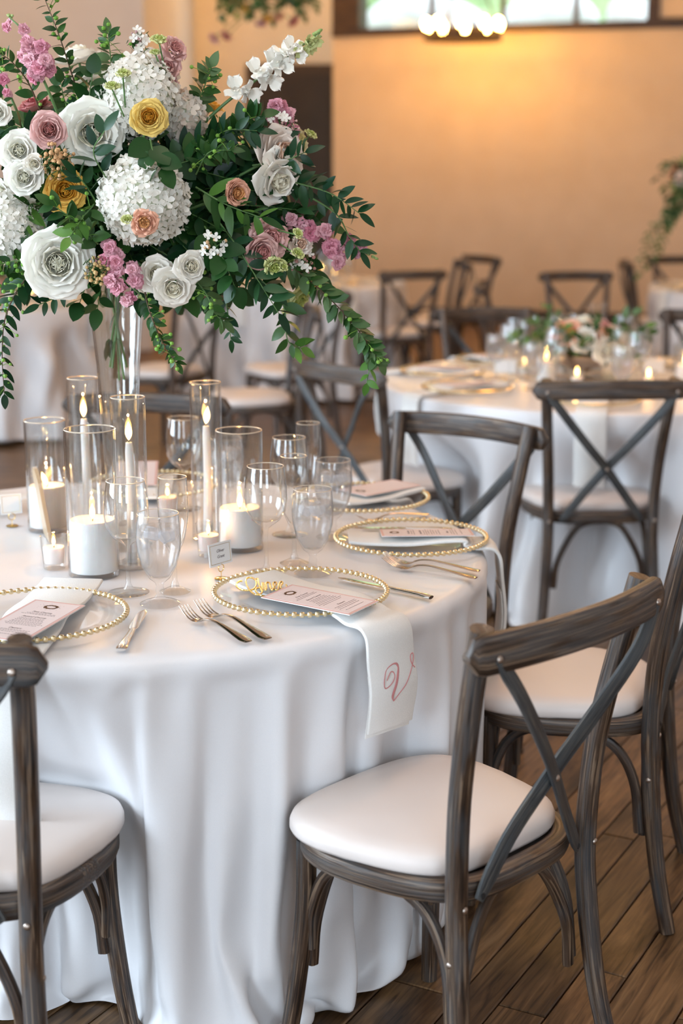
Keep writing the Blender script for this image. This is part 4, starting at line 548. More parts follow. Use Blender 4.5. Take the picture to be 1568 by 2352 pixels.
[-11,7,3,-2,2,10,1,0,-6,-1,3,-2,3,-2,-4,0,4,2,-7,-1,-15,-8,-12,-3,15,-7,3,7,7,3,-11,6,15,4,3,-1,6,-13,-7,-5,-2,-1,-16,-2,-1,4,0,-1,7,1,-4,-3,5,6,0,5,10,3,-6,-17,-1,-2,18,17,-16,1,0,1,-1,5,3,5,0,-10,-8,-12,-16,-4,1,-15,-2,-7,-2,-3,-2,-5,-4,-3,-1,1,6,11,12,13,-3,-31,-17,10,-4,1,3,-6,-6,-13,-1,5,0,6,-4,-11,1,-9,4,3,-6,-19,-6,0,-5,-6,-3,-3,-4,6,8,13,0,-9,5,0,-7,2,0,-7,-2,1,0,4,-10,-4,2,13,-2,1,5,14,4,-5,4,3,6,-2,-2,6,-1,0,-6,-4,0,-3,-5,1,-13,2,1,4,-12,-24,0,-18,-10,4,-22,-6,1,8,6,-1,5,-12],
[-7,-5,-5,-2,2,1,17,-3,-4,3,2,-1,1,-1,-7,0,2,2,-6,0,-5,-7,1,7,5,-3,3,3,3,-13,-4,4,7,3,3,0,4,-8,-4,-2,-1,-14,-4,-2,-2,6,-1,-3,2,1,5,-12,7,-12,2,2,4,2,1,-4,-1,-1,0,13,0,-1,-1,1,1,2,2,4,8,12,1,-12,-7,1,1,-5,-2,-2,-2,-2,2,-2,-12,-1,0,0,5,9,6,11,5,-13,-18,-1,-1,5,3,-4,0,-1,2,3,2,5,-5,0,-3,14,1,3,-18,-9,-2,-1,-1,-2,-6,-4,-3,4,4,11,1,-11,-1,1,1,0,1,-5,0,0,0,3,-2,0,13,-17,-1,2,2,11,11,1,-1,1,3,1,-1,-2,-2,2,-10,1,0,-4,-2,-1,-18,-6,1,1,2,-6,-12,-9,6,0,-6,-2,0,-8,13,-6,4,3],
[-17,-16,1,-3,8,15,-22,-21,6,-4,-11,-4,15,-2,-13,4,5,9,6,9,12,9,-9,8,9,-3,8,1,8,-16,-4,9,15,7,12,-11,-11,-1,-27,-6,-15,-12,4,0,-1,2,-28,3,2,6,-5,-17,-5,-5,9,5,-11,-6,-11,14,-2,-3,-1,12,5,-5,-3,0,2,3,4,10,18,31,3,10,21,12,-18,23,-8,-3,-8,-15,-16,-8,-21,1,0,2,3,12,8,-4,-2,-18,-2,-5,0,-2,6,22,3,11,5,4,4,7,-10,-8,10,18,-7,19,-22,-21,-5,-6,-1,1,-19,-9,0,9,10,-7,-21,-4,-2,-9,1,1,5,-9,-1,0,0,11,-3,-3,-28,7,-7,2,4,7,20,11,-7,5,40,17,3,-9,-5,-20,-13,-9,-5,-20,3,-22,-21,-19,2,3,-5,-21,-29,-9,-1,-41,-4,-3,-3,22,-8,1,3,19],
[0,-8,-14,4,1,-12,-2,-14,-19,-13,-11,-3,-9,4,12,12,12,13,-21,-10,9,16,0,2,3,0,-8,0,-5,-10,6,8,-11,17,13,15,-20,-18,3,0,3,10,5,5,-1,-2,18,3,-2,-4,-9,2,-10,3,-5,4,-10,-7,16,15,-8,-3,-13,7,3,-3,-1,0,1,1,1,6,7,15,16,11,11,-12,-1,-11,8,-8,-12,5,13,-18,0,3,7,3,3,6,10,-5,-4,-2,-4,-3,1,4,-7,9,9,4,5,3,5,-13,-2,-4,-2,4,2,7,1,-17,-5,-3,-8,-8,18,-7,5,8,3,1,-5,0,-11,-9,-6,-3,3,-3,-6,-12,1,-3,1,-18,-7,-19,-1,-1,-2,-11,3,9,2,7,15,15,18,-1,-7,-17,2,-3,-10,-14,0,-15,-14,-12,3,1,7,-4,-17,6,2,1,-2,0,3,6,-12,4,0,-2],
[2,3,4,-20,-20,-11,-21,-9,-2,-11,1,-4,-7,5,7,14,14,12,-13,-4,5,14,8,2,1,0,-3,0,-7,11,-1,5,13,16,17,-10,-20,-8,-11,-5,-6,11,2,4,-6,-5,16,1,-4,-4,-8,1,-3,7,8,3,-5,1,14,-13,-8,-9,13,5,3,-4,-1,-3,-2,1,20,10,10,12,19,11,13,1,1,-17,-3,-7,-1,4,-20,-8,8,12,-1,2,4,5,6,17,-5,-2,-5,-1,0,1,13,0,16,-7,4,-10,-15,6,-2,-5,-6,-3,12,4,8,-14,1,-10,-6,5,7,-12,0,-8,4,2,-4,0,-4,4,-19,0,3,-2,-3,-8,-3,14,18,4,9,-12,-4,-5,-3,8,-1,17,0,3,2,11,-14,9,4,-21,-7,-8,-17,-6,-7,-12,-10,-4,-5,-2,-9,-1,11,-7,-12,-1,0,1,3,17,1,-8,-13,-18],
[-13,-14,-13,-20,-9,-10,12,-17,-15,-3,-5,-4,-1,-2,14,10,7,-1,20,9,11,11,16,13,2,13,-5,-12,-21,-19,3,3,11,17,20,16,-15,-19,-9,-14,0,14,0,-15,1,-6,11,-1,-4,-3,-9,10,5,-18,-1,4,3,1,-6,18,5,-3,-3,-7,8,-1,-1,-8,-4,-1,-11,7,9,13,20,10,1,-11,-17,-10,-7,12,3,2,-20,-14,-1,12,2,0,3,5,11,15,4,-3,3,11,7,2,6,10,20,13,13,3,-17,-18,15,-7,-1,-2,15,6,11,2,-15,-14,-8,-3,-8,22,10,4,1,1,-2,-1,-6,-2,5,7,-4,17,-12,-4,-5,-1,20,11,-9,4,-3,-5,-5,6,-7,20,-3,-6,-5,-6,1,10,13,-3,16,-12,-17,-3,-8,3,-10,3,-4,-6,6,4,1,4,10,-10,1,2,2,-3,-12,-9,-7,-19],
[-14,-11,-9,-18,-11,2,7,-17,-10,5,-6,-4,3,12,15,0,15,14,18,-2,9,-4,22,5,-15,7,7,-19,-16,-5,1,3,8,19,18,14,4,11,-13,-4,-4,11,18,-11,-1,-5,-9,5,3,-10,-4,-5,-4,-15,-3,-3,1,3,11,-13,3,-6,-12,-20,14,6,-9,-3,0,-14,9,15,3,12,22,9,4,-13,-10,11,8,7,4,-15,-6,1,-8,-10,-1,2,3,-4,8,2,7,15,4,0,3,8,-1,14,20,-10,4,16,-21,-15,-18,10,2,-2,17,-11,3,20,-4,-11,-10,-11,-6,21,21,6,-2,4,-1,2,-2,-2,12,15,14,11,-8,5,-6,12,15,10,-13,16,4,-5,-5,-3,-4,12,-1,-1,-17,-13,-3,6,8,7,13,3,-9,-2,-3,-21,11,-8,-4,-7,7,-18,-13,3,-13,-2,-2,-2,-4,-7,7,-2,-19,-18]]
DRAPE_Z = [
[768,768,768,768,768,768,768,768,768,768,768,768,768,768,768,767,767,768,767,768,768,768,767,768,768,768,768,768,768,767,768,767,767,767,766,768,766,768,767,768,767,767,767,768,768,769,768,768,768,768,768,767,767,768,768,768,768,768,768,768,768,767,768,765,766,768,768,768,768,768,768,768,768,768,767,767,767,767,767,767,768,768,768,768,768,767,768,768,768,768,768,767,767,767,768,767,767,767,767,768,767,768,768,767,767,768,767,768,767,768,768,768,768,768,768,767,768,766,768,767,767,767,768,768,768,768,768,768,769,769,769,769,769,769,768,768,768,767,766,766,767,767,767,768,768,768,768,768,768,768,768,768,768,767,768,768,768,767,768,768,768,767,767,769,767,768,768,768,767,768,768,768,767,768,768,767,768,768,769,768],
[-5,-5,-5,-4,-5,-4,-4,-5,-5,-5,-5,-5,-5,-4,-5,-4,-3,-4,-4,-5,-5,-5,-4,-5,-5,-5,-5,-4,-4,-4,-5,-4,-4,-3,-2,-4,-2,-4,-3,-5,-4,-3,-4,-5,-4,-5,-4,-5,-5,-5,-4,-3,-4,-4,-5,-5,-5,-5,-5,-5,-5,-4,-5,-2,-3,-5,-5,-5,-5,-4,-5,-4,-4,-5,-4,-4,-3,-4,-4,-4,-5,-5,-5,-5,-5,-3,-4,-5,-5,-5,-4,-4,-4,-4,-5,-4,-4,-4,-4,-4,-4,-5,-5,-4,-4,-5,-4,-5,-4,-5,-5,-5,-5,-5,-5,-4,-5,-2,-4,-4,-4,-3,-4,-5,-5,-5,-5,-5,-5,-5,-5,-5,-5,-5,-4,-5,-5,-3,-3,-3,-3,-3,-3,-4,-5,-5,-5,-5,-4,-5,-4,-5,-5,-4,-4,-5,-5,-4,-5,-5,-5,-4,-4,-4,-4,-5,-5,-5,-4,-5,-5,-5,-4,-5,-5,-4,-5,-5,-5,-5],
[1,1,1,-1,1,0,0,1,1,1,1,1,1,0,1,0,-1,0,1,1,1,1,0,0,1,1,1,0,0,0,1,0,1,0,-1,-1,-1,0,0,1,0,-1,0,1,-1,-1,0,1,0,1,-1,-1,0,0,1,0,0,1,1,1,0,0,1,0,0,1,1,0,0,0,0,-1,-1,1,0,0,-1,0,0,0,1,1,0,0,0,-1,0,1,1,1,0,0,0,0,0,0,0,0,0,0,1,0,0,0,0,1,1,1,0,0,1,1,1,1,0,0,0,-1,-1,0,1,-1,-1,1,1,1,1,1,0,0,0,0,0,0,0,0,0,-1,0,0,-1,-1,-1,-1,1,1,0,1,0,0,0,1,1,0,-1,1,1,1,1,1,1,0,0,-2,0,1,1,0,1,1,1,1,1,0,0,0,1,1,0,1],
[-11,-12,-11,-10,-11,-11,-11,-11,-11,-11,-11,-12,-12,-11,-11,-10,-10,-11,-11,-12,-12,-11,-10,-10,-11,-11,-11,-11,-11,-10,-11,-11,-12,-11,-9,-10,-9,-11,-11,-11,-10,-10,-10,-11,-11,-12,-12,-12,-10,-11,-10,-10,-10,-11,-11,-11,-11,-12,-11,-12,-11,-10,-11,-7,-9,-11,-12,-11,-12,-12,-10,-10,-10,-11,-11,-10,-10,-10,-10,-10,-11,-12,-11,-12,-11,-10,-11,-11,-11,-11,-11,-10,-10,-11,-10,-10,-10,-10,-10,-11,-11,-11,-11,-11,-10,-11,-11,-11,-10,-10,-11,-11,-12,-13,-11,-10,-10,-10,-9,-10,-11,-10,-10,-11,-11,-12,-12,-11,-12,-12,-13,-12,-12,-12,-12,-11,-11,-10,-10,-9,-10,-10,-10,-10,-11,-12,-11,-12,-11,-10,-11,-11,-11,-10,-10,-11,-11,-11,-11,-11,-11,-10,-10,-10,-10,-11,-12,-10,-11,-11,-11,-11,-11,-10,-10,-10,-12,-12,-12,-11],
[-23,-23,-23,-21,-21,-23,-21,-24,-24,-22,-21,-23,-22,-22,-22,-20,-21,-21,-23,-24,-23,-22,-23,-23,-24,-24,-24,-24,-21,-23,-21,-22,-21,-21,-20,-19,-21,-22,-23,-22,-22,-20,-22,-24,-25,-25,-26,-23,-22,-21,-22,-21,-21,-22,-22,-23,-24,-22,-24,-23,-23,-21,-18,-22,-21,-22,-24,-25,-23,-22,-22,-21,-23,-23,-22,-21,-22,-21,-19,-22,-22,-24,-25,-24,-22,-21,-22,-24,-24,-23,-23,-20,-22,-22,-22,-22,-22,-21,-20,-22,-23,-23,-24,-21,-20,-22,-22,-23,-22,-21,-21,-23,-24,-23,-22,-21,-21,-19,-21,-21,-21,-22,-22,-23,-24,-25,-24,-25,-26,-26,-25,-25,-26,-26,-26,-23,-21,-22,-21,-21,-19,-21,-22,-22,-23,-24,-24,-22,-21,-23,-21,-23,-24,-22,-21,-23,-24,-22,-24,-25,-24,-21,-20,-21,-21,-22,-22,-22,-24,-22,-24,-24,-23,-23,-20,-22,-23,-24,-25,-24],
[-21,-19,-19,-20,-21,-20,-22,-18,-18,-21,-21,-19,-20,-21,-19,-21,-20,-21,-19,-16,-18,-20,-20,-18,-17,-18,-19,-17,-20,-19,-21,-20,-19,-20,-21,-21,-21,-19,-19,-19,-19,-20,-19,-19,-18,-16,-16,-19,-21,-21,-21,-21,-20,-20,-21,-19,-18,-20,-20,-20,-19,-21,-21,-20,-20,-20,-17,-17,-18,-19,-19,-20,-20,-20,-20,-21,-21,-21,-20,-19,-20,-18,-17,-16,-18,-20,-19,-20,-19,-20,-20,-21,-20,-19,-20,-19,-19,-20,-21,-20,-19,-18,-17,-19,-21,-20,-21,-19,-20,-21,-21,-20,-18,-19,-20,-21,-18,-18,-19,-20,-21,-20,-20,-17,-19,-18,-17,-17,-17,-16,-17,-17,-16,-16,-16,-18,-19,-20,-21,-18,-21,-21,-21,-21,-19,-17,-18,-19,-20,-18,-21,-19,-18,-20,-21,-18,-18,-21,-19,-17,-18,-19,-21,-20,-21,-21,-20,-21,-19,-20,-18,-18,-19,-18,-21,-19,-19,-19,-17,-19],
[-21,-21,-20,-20,-21,-21,-21,-20,-20,-20,-21,-21,-21,-21,-21,-21,-21,-21,-21,-20,-19,-21,-21,-19,-20,-20,-19,-20,-20,-21,-21,-20,-21,-21,-21,-20,-21,-21,-20,-21,-21,-21,-21,-21,-20,-20,-20,-20,-21,-21,-21,-21,-21,-21,-21,-20,-20,-21,-21,-21,-21,-20,-20,-21,-21,-21,-21,-20,-20,-21,-21,-21,-20,-21,-21,-21,-21,-20,-20,-21,-21,-20,-21,-21,-21,-20,-21,-19,-21,-21,-20,-21,-21,-21,-21,-21,-21,-21,-21,-21,-21,-21,-20,-21,-21,-21,-20,-21,-21,-21,-20,-21,-21,-20,-21,-20,-21,-21,-21,-21,-21,-20,-21,-17,-19,-19,-17,-15,-19,-18,-18,-15,-18,-18,-18,-19,-18,-21,-18,-19,-20,-21,-21,-21,-21,-21,-20,-21,-21,-21,-21,-21,-21,-21,-20,-20,-19,-20,-21,-20,-20,-20,-21,-21,-20,-20,-21,-21,-20,-21,-20,-20,-20,-21,-21,-21,-20,-21,-20,-20],
[-41,-41,-41,-42,-42,-42,-41,-41,-42,-41,-42,-42,-42,-42,-42,-41,-41,-42,-42,-41,-41,-41,-41,-40,-41,-40,-41,-41,-41,-42,-42,-41,-42,-41,-41,-42,-41,-42,-42,-42,-41,-41,-42,-41,-42,-42,-42,-42,-42,-42,-42,-42,-42,-41,-41,-42,-42,-42,-42,-42,-42,-42,-42,-42,-41,-42,-42,-42,-42,-42,-42,-42,-42,-42,-42,-42,-41,-42,-42,-41,-41,-42,-41,-41,-42,-42,-41,-41,-42,-42,-41,-42,-42,-42,-42,-41,-41,-41,-41,-42,-42,-42,-42,-42,-42,-41,-42,-42,-41,-41,-42,-41,-42,-42,-42,-42,-42,-41,-41,-42,-42,-42,-40,-38,-39,-38,-35,-34,-37,-37,-37,-34,-34,-37,-38,-37,-38,-41,-42,-42,-42,-41,-41,-41,-42,-42,-42,-42,-42,-42,-41,-41,-41,-42,-42,-40,-41,-42,-42,-41,-41,-41,-42,-42,-41,-42,-42,-42,-42,-41,-42,-42,-42,-42,-42,-42,-42,-41,-41,-42],
[-21,-21,-21,-21,-21,-21,-21,-21,-20,-21,-21,-21,-21,-20,-21,-21,-21,-21,-21,-21,-21,-21,-20,-21,-20,-21,-20,-20,-20,-20,-21,-21,-21,-21,-20,-20,-21,-21,-21,-21,-21,-21,-21,-21,-21,-21,-21,-21,-21,-21,-20,-21,-21,-21,-21,-21,-21,-20,-21,-21,-21,-20,-21,-20,-21,-21,-21,-21,-21,-21,-21,-20,-21,-21,-21,-21,-21,-20,-21,-21,-21,-21,-21,-21,-21,-20,-21,-21,-21,-21,-21,-21,-21,-21,-21,-21,-21,-21,-21,-21,-21,-21,-21,-20,-21,-21,-21,-21,-21,-21,-20,-21,-21,-21,-21,-21,-21,-20,-21,-21,-20,-21,-20,-19,-19,-18,-17,-17,-18,-18,-18,-17,-17,-18,-18,-19,-19,-20,-20,-20,-21,-21,-21,-21,-20,-21,-21,-20,-21,-21,-21,-21,-21,-21,-21,-21,-21,-21,-20,-21,-21,-21,-20,-20,-22,-21,-21,-21,-21,-21,-21,-21,-21,-21,-22,-21,-20,-21,-21,-20],
[-42,-42,-42,-41,-42,-42,-42,-42,-42,-42,-42,-42,-42,-42,-42,-42,-42,-42,-41,-41,-41,-41,-40,-40,-40,-40,-37,-42,-41,-41,-42,-42,-42,-42,-42,-42,-42,-42,-42,-42,-41,-42,-42,-42,-42,-42,-42,-42,-42,-42,-42,-42,-41,-42,-42,-42,-42,-42,-41,-42,-42,-42,-42,-41,-42,-41,-41,-42,-41,-42,-42,-42,-42,-42,-42,-41,-42,-42,-41,-41,-42,-42,-42,-42,-42,-42,-42,-42,-42,-42,-42,-41,-42,-42,-41,-41,-41,-42,-42,-41,-42,-41,-42,-42,-42,-42,-42,-41,-42,-42,-42,-42,-42,-42,-41,-41,-41,-42,-42,-42,-42,-41,-37,-38,-38,-35,-35,-34,-36,-36,-35,-34,-34,-35,-37,-37,-36,-38,-42,-42,-41,-42,-42,-42,-42,-42,-42,-42,-42,-42,-42,-42,-42,-42,-42,-41,-41,-42,-42,-41,-41,-41,-42,-42,-41,-42,-42,-42,-42,-42,-42,-42,-42,-42,-41,-42,-42,-41,-41,-42],
[-21,-21,-21,-21,-21,-20,-21,-21,-21,-21,-21,-21,-21,-21,-21,-21,-20,-21,-21,-20,-21,-21,-20,-20,-21,-21,-20,-20,-20,-20,-20,-21,-21,-21,-21,-21,-21,-21,-21,-21,-21,-21,-21,-21,-21,-21,-21,-20,-21,-21,-21,-20,-21,-21,-21,-21,-21,-21,-21,-21,-21,-20,-20,-21,-20,-21,-21,-21,-21,-21,-20,-21,-21,-21,-21,-21,-20,-20,-21,-21,-21,-21,-21,-21,-20,-21,-21,-21,-21,-21,-21,-21,-20,-21,-21,-21,-21,-21,-21,-21,-21,-21,-21,-21,-21,-21,-21,-21,-21,-21,-21,-21,-21,-21,-21,-21,-21,-21,-20,-20,-21,-21,-18,-20,-18,-17,-17,-18,-18,-17,-18,-17,-17,-17,-18,-19,-18,-19,-20,-20,-21,-21,-21,-21,-21,-20,-21,-21,-21,-21,-21,-21,-21,-21,-21,-21,-20,-20,-21,-21,-21,-21,-21,-21,-21,-20,-21,-21,-21,-21,-21,-21,-21,-21,-22,-20,-21,-21,-21,-21],
[-41,-41,-41,-41,-42,-42,-42,-41,-42,-41,-42,-42,-42,-42,-41,-42,-42,-42,-42,-41,-41,-41,-40,-41,-40,-41,-40,-41,-41,-40,-41,-41,-42,-41,-41,-42,-41,-41,-42,-41,-42,-42,-42,-42,-42,-42,-41,-42,-41,-42,-41,-42,-42,-42,-41,-42,-42,-42,-42,-42,-41,-42,-42,-41,-42,-42,-42,-42,-42,-41,-42,-42,-42,-42,-42,-42,-42,-42,-42,-42,-41,-41,-42,-42,-42,-42,-41,-41,-42,-42,-42,-42,-42,-42,-42,-42,-42,-42,-42,-42,-41,-42,-42,-42,-42,-42,-42,-42,-42,-42,-42,-42,-42,-42,-42,-42,-42,-41,-41,-42,-42,-39,-38,-38,-36,-34,-33,-35,-35,-36,-34,-34,-33,-34,-34,-36,-38,-36,-41,-41,-42,-41,-42,-42,-42,-42,-41,-42,-42,-42,-42,-41,-41,-41,-40,-41,-42,-42,-41,-42,-41,-41,-41,-42,-42,-42,-42,-42,-42,-41,-42,-42,-42,-42,-41,-42,-41,-42,-41,-41],
[-21,-21,-21,-21,-21,-21,-21,-21,-21,-21,-21,-21,-20,-20,-21,-20,-21,-21,-20,-21,-21,-20,-21,-20,-20,-20,-20,-20,-21,-21,-20,-21,-21,-21,-21,-20,-21,-21,-20,-21,-21,-21,-20,-21,-21,-21,-21,-21,-21,-20,-21,-21,-21,-21,-21,-20,-21,-21,-21,-21,-21,-21,-21,-21,-21,-21,-21,-21,-21,-21,-21,-21,-21,-21,-21,-21,-20,-21,-21,-20,-21,-21,-21,-20,-21,-21,-21,-21,-21,-21,-20,-21,-21,-21,-21,-21,-21,-21,-21,-21,-21,-21,-21,-21,-21,-21,-21,-22,-21,-21,-20,-20,-21,-21,-21,-20,-21,-21,-21,-21,-21,-20,-19,-20,-16,-16,-17,-17,-17,-18,-17,-17,-17,-17,-17,-18,-18,-19,-19,-21,-21,-21,-21,-21,-21,-21,-21,-21,-21,-21,-21,-21,-21,-20,-20,-21,-20,-21,-21,-20,-21,-20,-21,-20,-21,-20,-21,-20,-21,-21,-21,-21,-21,-21,-21,-21,-21,-20,-21,-21],
[-41,-41,-42,-42,-41,-42,-41,-42,-42,-42,-42,-42,-42,-42,-42,-42,-41,-41,-42,-41,-41,-40,-41,-41,-42,-40,-41,-41,-42,-40,-41,-42,-42,-42,-41,-42,-42,-42,-42,-42,-42,-42,-42,-42,-42,-42,-42,-42,-42,-42,-42,-42,-42,-42,-42,-42,-42,-42,-42,-41,-42,-41,-42,-42,-41,-42,-42,-41,-42,-40,-42,-42,-41,-42,-42,-41,-42,-42,-42,-42,-41,-42,-42,-42,-42,-41,-42,-42,-41,-42,-42,-41,-42,-41,-42,-41,-42,-41,-42,-42,-42,-42,-42,-42,-42,-42,-42,-41,-42,-41,-42,-42,-42,-42,-42,-42,-41,-41,-41,-42,-41,-38,-40,-33,-27,-31,-33,-33,-24,-25,-28,-33,-33,-30,-30,-29,-37,-36,-40,-41,-42,-42,-42,-42,-41,-42,-42,-42,-42,-42,-42,-42,-42,-41,-41,-42,-42,-41,-41,-42,-41,-41,-41,-42,-42,-42,-41,-42,-42,-42,-42,-41,-42,-42,-42,-42,-42,-41,-42,-42],
[-21,-21,-21,-20,-21,-21,-21,-21,-21,-21,-21,-21,-21,-21,-21,-21,-21,-21,-21,-21,-20,-21,-21,-21,-19,-21,-20,-21,-21,-21,-20,-21,-20,-21,-21,-21,-21,-21,-21,-21,-21,-21,-21,-21,-21,-21,-21,-21,-21,-21,-21,-21,-21,-21,-21,-21,-21,-21,-21,-21,-21,-21,-21,-21,-21,-21,-21,-22,-21,-21,-21,-20,-21,-21,-21,-21,-21,-21,-21,-21,-21,-20,-21,-21,-21,-21,-21,-21,-21,-21,-21,-21,-21,-22,-21,-21,-20,-21,-21,-21,-21,-21,-21,-20,-21,-21,-21,-21,-21,-21,-21,-21,-21,-21,-20,-21,-21,-21,-21,-21,-21,-20,-19,-21,-20,-18,-18,-16,-13,-15,-17,-19,-17,-20,-19,-20,-20,-20,-19,-21,-21,-21,-20,-21,-21,-20,-21,-21,-21,-21,-21,-21,-21,-21,-21,-21,-21,-21,-21,-21,-20,-21,-21,-21,-21,-21,-21,-21,-21,-21,-21,-21,-21,-21,-21,-20,-21,-21,-20,-21],
[-42,-42,-42,-42,-42,-42,-42,-42,-41,-41,-42,-42,-42,-42,-42,-42,-42,-42,-41,-41,-42,-42,-41,-42,-41,-38,-40,-40,-42,-42,-42,-42,-42,-42,-42,-41,-41,-42,-42,-41,-41,-41,-42,-42,-42,-42,-42,-42,-42,-42,-41,-41,-42,-42,-42,-42,-42,-42,-41,-42,-42,-41,-41,-42,-42,-41,-42,-42,-42,-42,-42,-42,-42,-42,-41,-42,-42,-41,-41,-42,-41,-42,-41,-41,-41,-42,-42,-42,-42,-42,-42,-42,-42,-41,-41,-42,-42,-42,-41,-42,-42,-42,-41,-42,-41,-41,-41,-42,-42,-42,-42,-42,-42,-42,-42,-42,-42,-41,-40,-41,-41,-41,-40,-40,-38,-38,-40,-43,-44,-43,-41,-42,-42,-42,-42,-40,-39,-39,-40,-42,-41,-42,-42,-41,-42,-42,-42,-42,-42,-42,-42,-42,-42,-42,-41,-41,-41,-42,-42,-41,-41,-41,-39,-42,-42,-42,-41,-42,-41,-41,-41,-41,-42,-42,-42,-42,-41,-42,-42,-42],
[-21,-21,-21,-21,-21,-21,-21,-21,-21,-21,-21,-21,-21,-20,-21,-21,-20,-20,-21,-21,-20,-20,-21,-20,-20,-21,-21,-21,-21,-20,-21,-20,-21,-20,-21,-21,-21,-21,-21,-21,-21,-21,-21,-21,-21,-21,-22,-21,-20,-21,-21,-21,-21,-21,-21,-21,-21,-21,-21,-21,-21,-21,-21,-21,-21,-21,-21,-21,-20,-21,-21,-21,-21,-21,-21,-21,-21,-21,-21,-21,-21,-21,-21,-21,-21,-21,-20,-21,-21,-21,-21,-20,-21,-21,-21,-21,-21,-21,-21,-21,-21,-21,-21,-21,-21,-21,-21,-21,-21,-21,-21,-21,-21,-21,-21,-21,-20,-21,-21,-21,-20,-20,-21,-20,-19,-19,-20,-21,-21,-21,-21,-21,-20,-20,-21,-20,-20,-21,-19,-20,-21,-21,-21,-21,-21,-21,-21,-21,-21,-21,-20,-21,-21,-21,-21,-21,-21,-21,-21,-21,-20,-21,-20,-20,-21,-21,-20,-21,-21,-21,-21,-21,-20,-21,-21,-21,-21,-21,-21,-20],
[-42,-42,-42,-42,-41,-42,-42,-42,-42,-42,-42,-42,-41,-42,-42,-42,-42,-42,-42,-41,-42,-42,-42,-42,-42,-41,-41,-40,-41,-42,-42,-42,-42,-41,-41,-42,-42,-41,-42,-42,-42,-42,-42,-41,-41,-42,-41,-42,-42,-42,-42,-42,-42,-42,-42,-42,-42,-42,-41,-41,-41,-42,-42,-41,-41,-42,-42,-41,-42,-41,-41,-42,-42,-42,-42,-42,-42,-42,-42,-42,-42,-41,-42,-42,-41,-40,-42,-41,-42,-41,-42,-42,-42,-42,-42,-41,-42,-41,-42,-42,-42,-42,-42,-42,-42,-42,-41,-41,-41,-42,-41,-42,-42,-42,-41,-42,-42,-41,-41,-41,-41,-41,-40,-40,-39,-39,-42,-42,-41,-42,-41,-42,-41,-42,-42,-41,-41,-41,-39,-41,-42,-42,-42,-42,-42,-41,-42,-42,-41,-42,-42,-42,-42,-41,-42,-42,-41,-41,-42,-42,-42,-41,-42,-42,-42,-43,-41,-42,-36,-42,-42,-41,-42,-42,-42,-42,-42,-42,-42,-42],
[-21,-21,-21,-20,-21,-21,-20,-21,-21,-21,-21,-21,-21,-21,-21,-21,-21,-20,-20,-21,-20,-21,-21,-20,-21,-21,-21,-20,-21,-20,-21,-21,-21,-21,-21,-20,-21,-21,-21,-20,-21,-21,-21,-21,-21,-21,-21,-21,-21,-21,-21,-21,-21,-21,-21,-21,-21,-20,-21,-21,-21,-20,-21,-21,-21,-21,-21,-21,-21,-21,-17,-21,-20,-21,-21,-20,-21,-21,-21,-21,-20,-21,-20,-21,-20,-20,-21,-21,-20,-21,-21,-21,-21,-21,-21,-21,-21,-21,-21,-21,-21,-21,-21,-21,-21,-21,-21,-21,-20,-21,-21,-21,-21,-20,-21,-20,-21,-21,-20,-20,-21,-20,-20,-20,-20,-21,-21,-21,-21,-21,-21,-21,-21,-21,-21,-21,-20,-20,-21,-21,-20,-21,-21,-21,-21,-21,-21,-21,-21,-21,-21,-21,-20,-21,-21,-21,-21,-21,-21,-21,-20,-21,-20,-21,-21,-21,-21,-21,-20,-21,-21,-21,-21,-21,-21,-21,-21,-21,-21,-21],
[-42,-42,-42,-42,-42,-42,-42,-41,-42,-41,-41,-42,-42,-42,-42,-42,-41,-41,-42,-41,-41,-42,-41,-42,-41,-42,-41,-42,-41,-42,-41,-42,-42,-42,-42,-42,-42,-42,-42,-41,-42,-42,-42,-42,-42,-42,-42,-42,-41,-42,-41,-42,-41,-41,-41,-41,-42,-43,-42,-42,-41,-42,-41,-42,-42,-41,-42,-42,-43,-28,-41,-42,-42,-42,-42,-42,-42,-41,-42,-41,-42,-42,-42,-42,-41,-42,-42,-42,-42,-42,-41,-41,-42,-42,-41,-42,-42,-41,-42,-42,-41,-41,-41,-42,-42,-42,-42,-42,-41,-41,-42,-41,-40,-41,-42,-42,-41,-41,-41,-41,-40,-41,-41,-38,-40,-42,-42,-42,-41,-41,-41,-41,-41,-41,-41,-41,-40,-41,-41,-41,-42,-42,-42,-42,-42,-42,-41,-42,-42,-42,-41,-42,-42,-42,-41,-42,-42,-41,-42,-42,-42,-42,-42,-41,-42,-41,-41,-41,-40,-41,-41,-41,-42,-42,-42,-41,-42,-42,-41,-41],
[-21,-21,-20,-21,-21,-21,-21,-21,-21,-21,-21,-21,-21,-21,-21,-20,-21,-21,-21,-20,-20,-20,-21,-20,-21,-21,-21,-20,-21,-21,-21,-21,-20,-20,-21,-21,-20,-21,-21,-21,-21,-20,-20,-21,-21,-21,-21,-21,-20,-21,-21,-21,-20,-20,-21,-21,-21,-20,-20,-20,-21,-21,-21,-21,-21,-21,-21,-21,-19,-18,-18,-21,-21,-20,-21,-21,-20,-21,-21,-21,-21,-21,-21,-21,-21,-20,-21,-21,-21,-21,-21,-21,-21,-21,-21,-21,-21,-20,-21,-20,-21,-21,-19,-21,-21,-21,-20,-21,-21,-21,-21,-21,-21,-20,-21,-21,-19,-21,-21,-21,-21,-20,-20,-19,-19,-19,-21,-21,-21,-20,-21,-21,-21,-21,-21,-21,-20,-21,-20,-21,-21,-21,-21,-21,-21,-20,-21,-21,-21,-21,-21,-21,-21,-21,-21,-21,-20,-21,-20,-21,-20,-21,-21,-21,-21,-20,-21,-21,-21,-19,-21,-21,-21,-21,-21,-21,-20,-21,-21,-21],
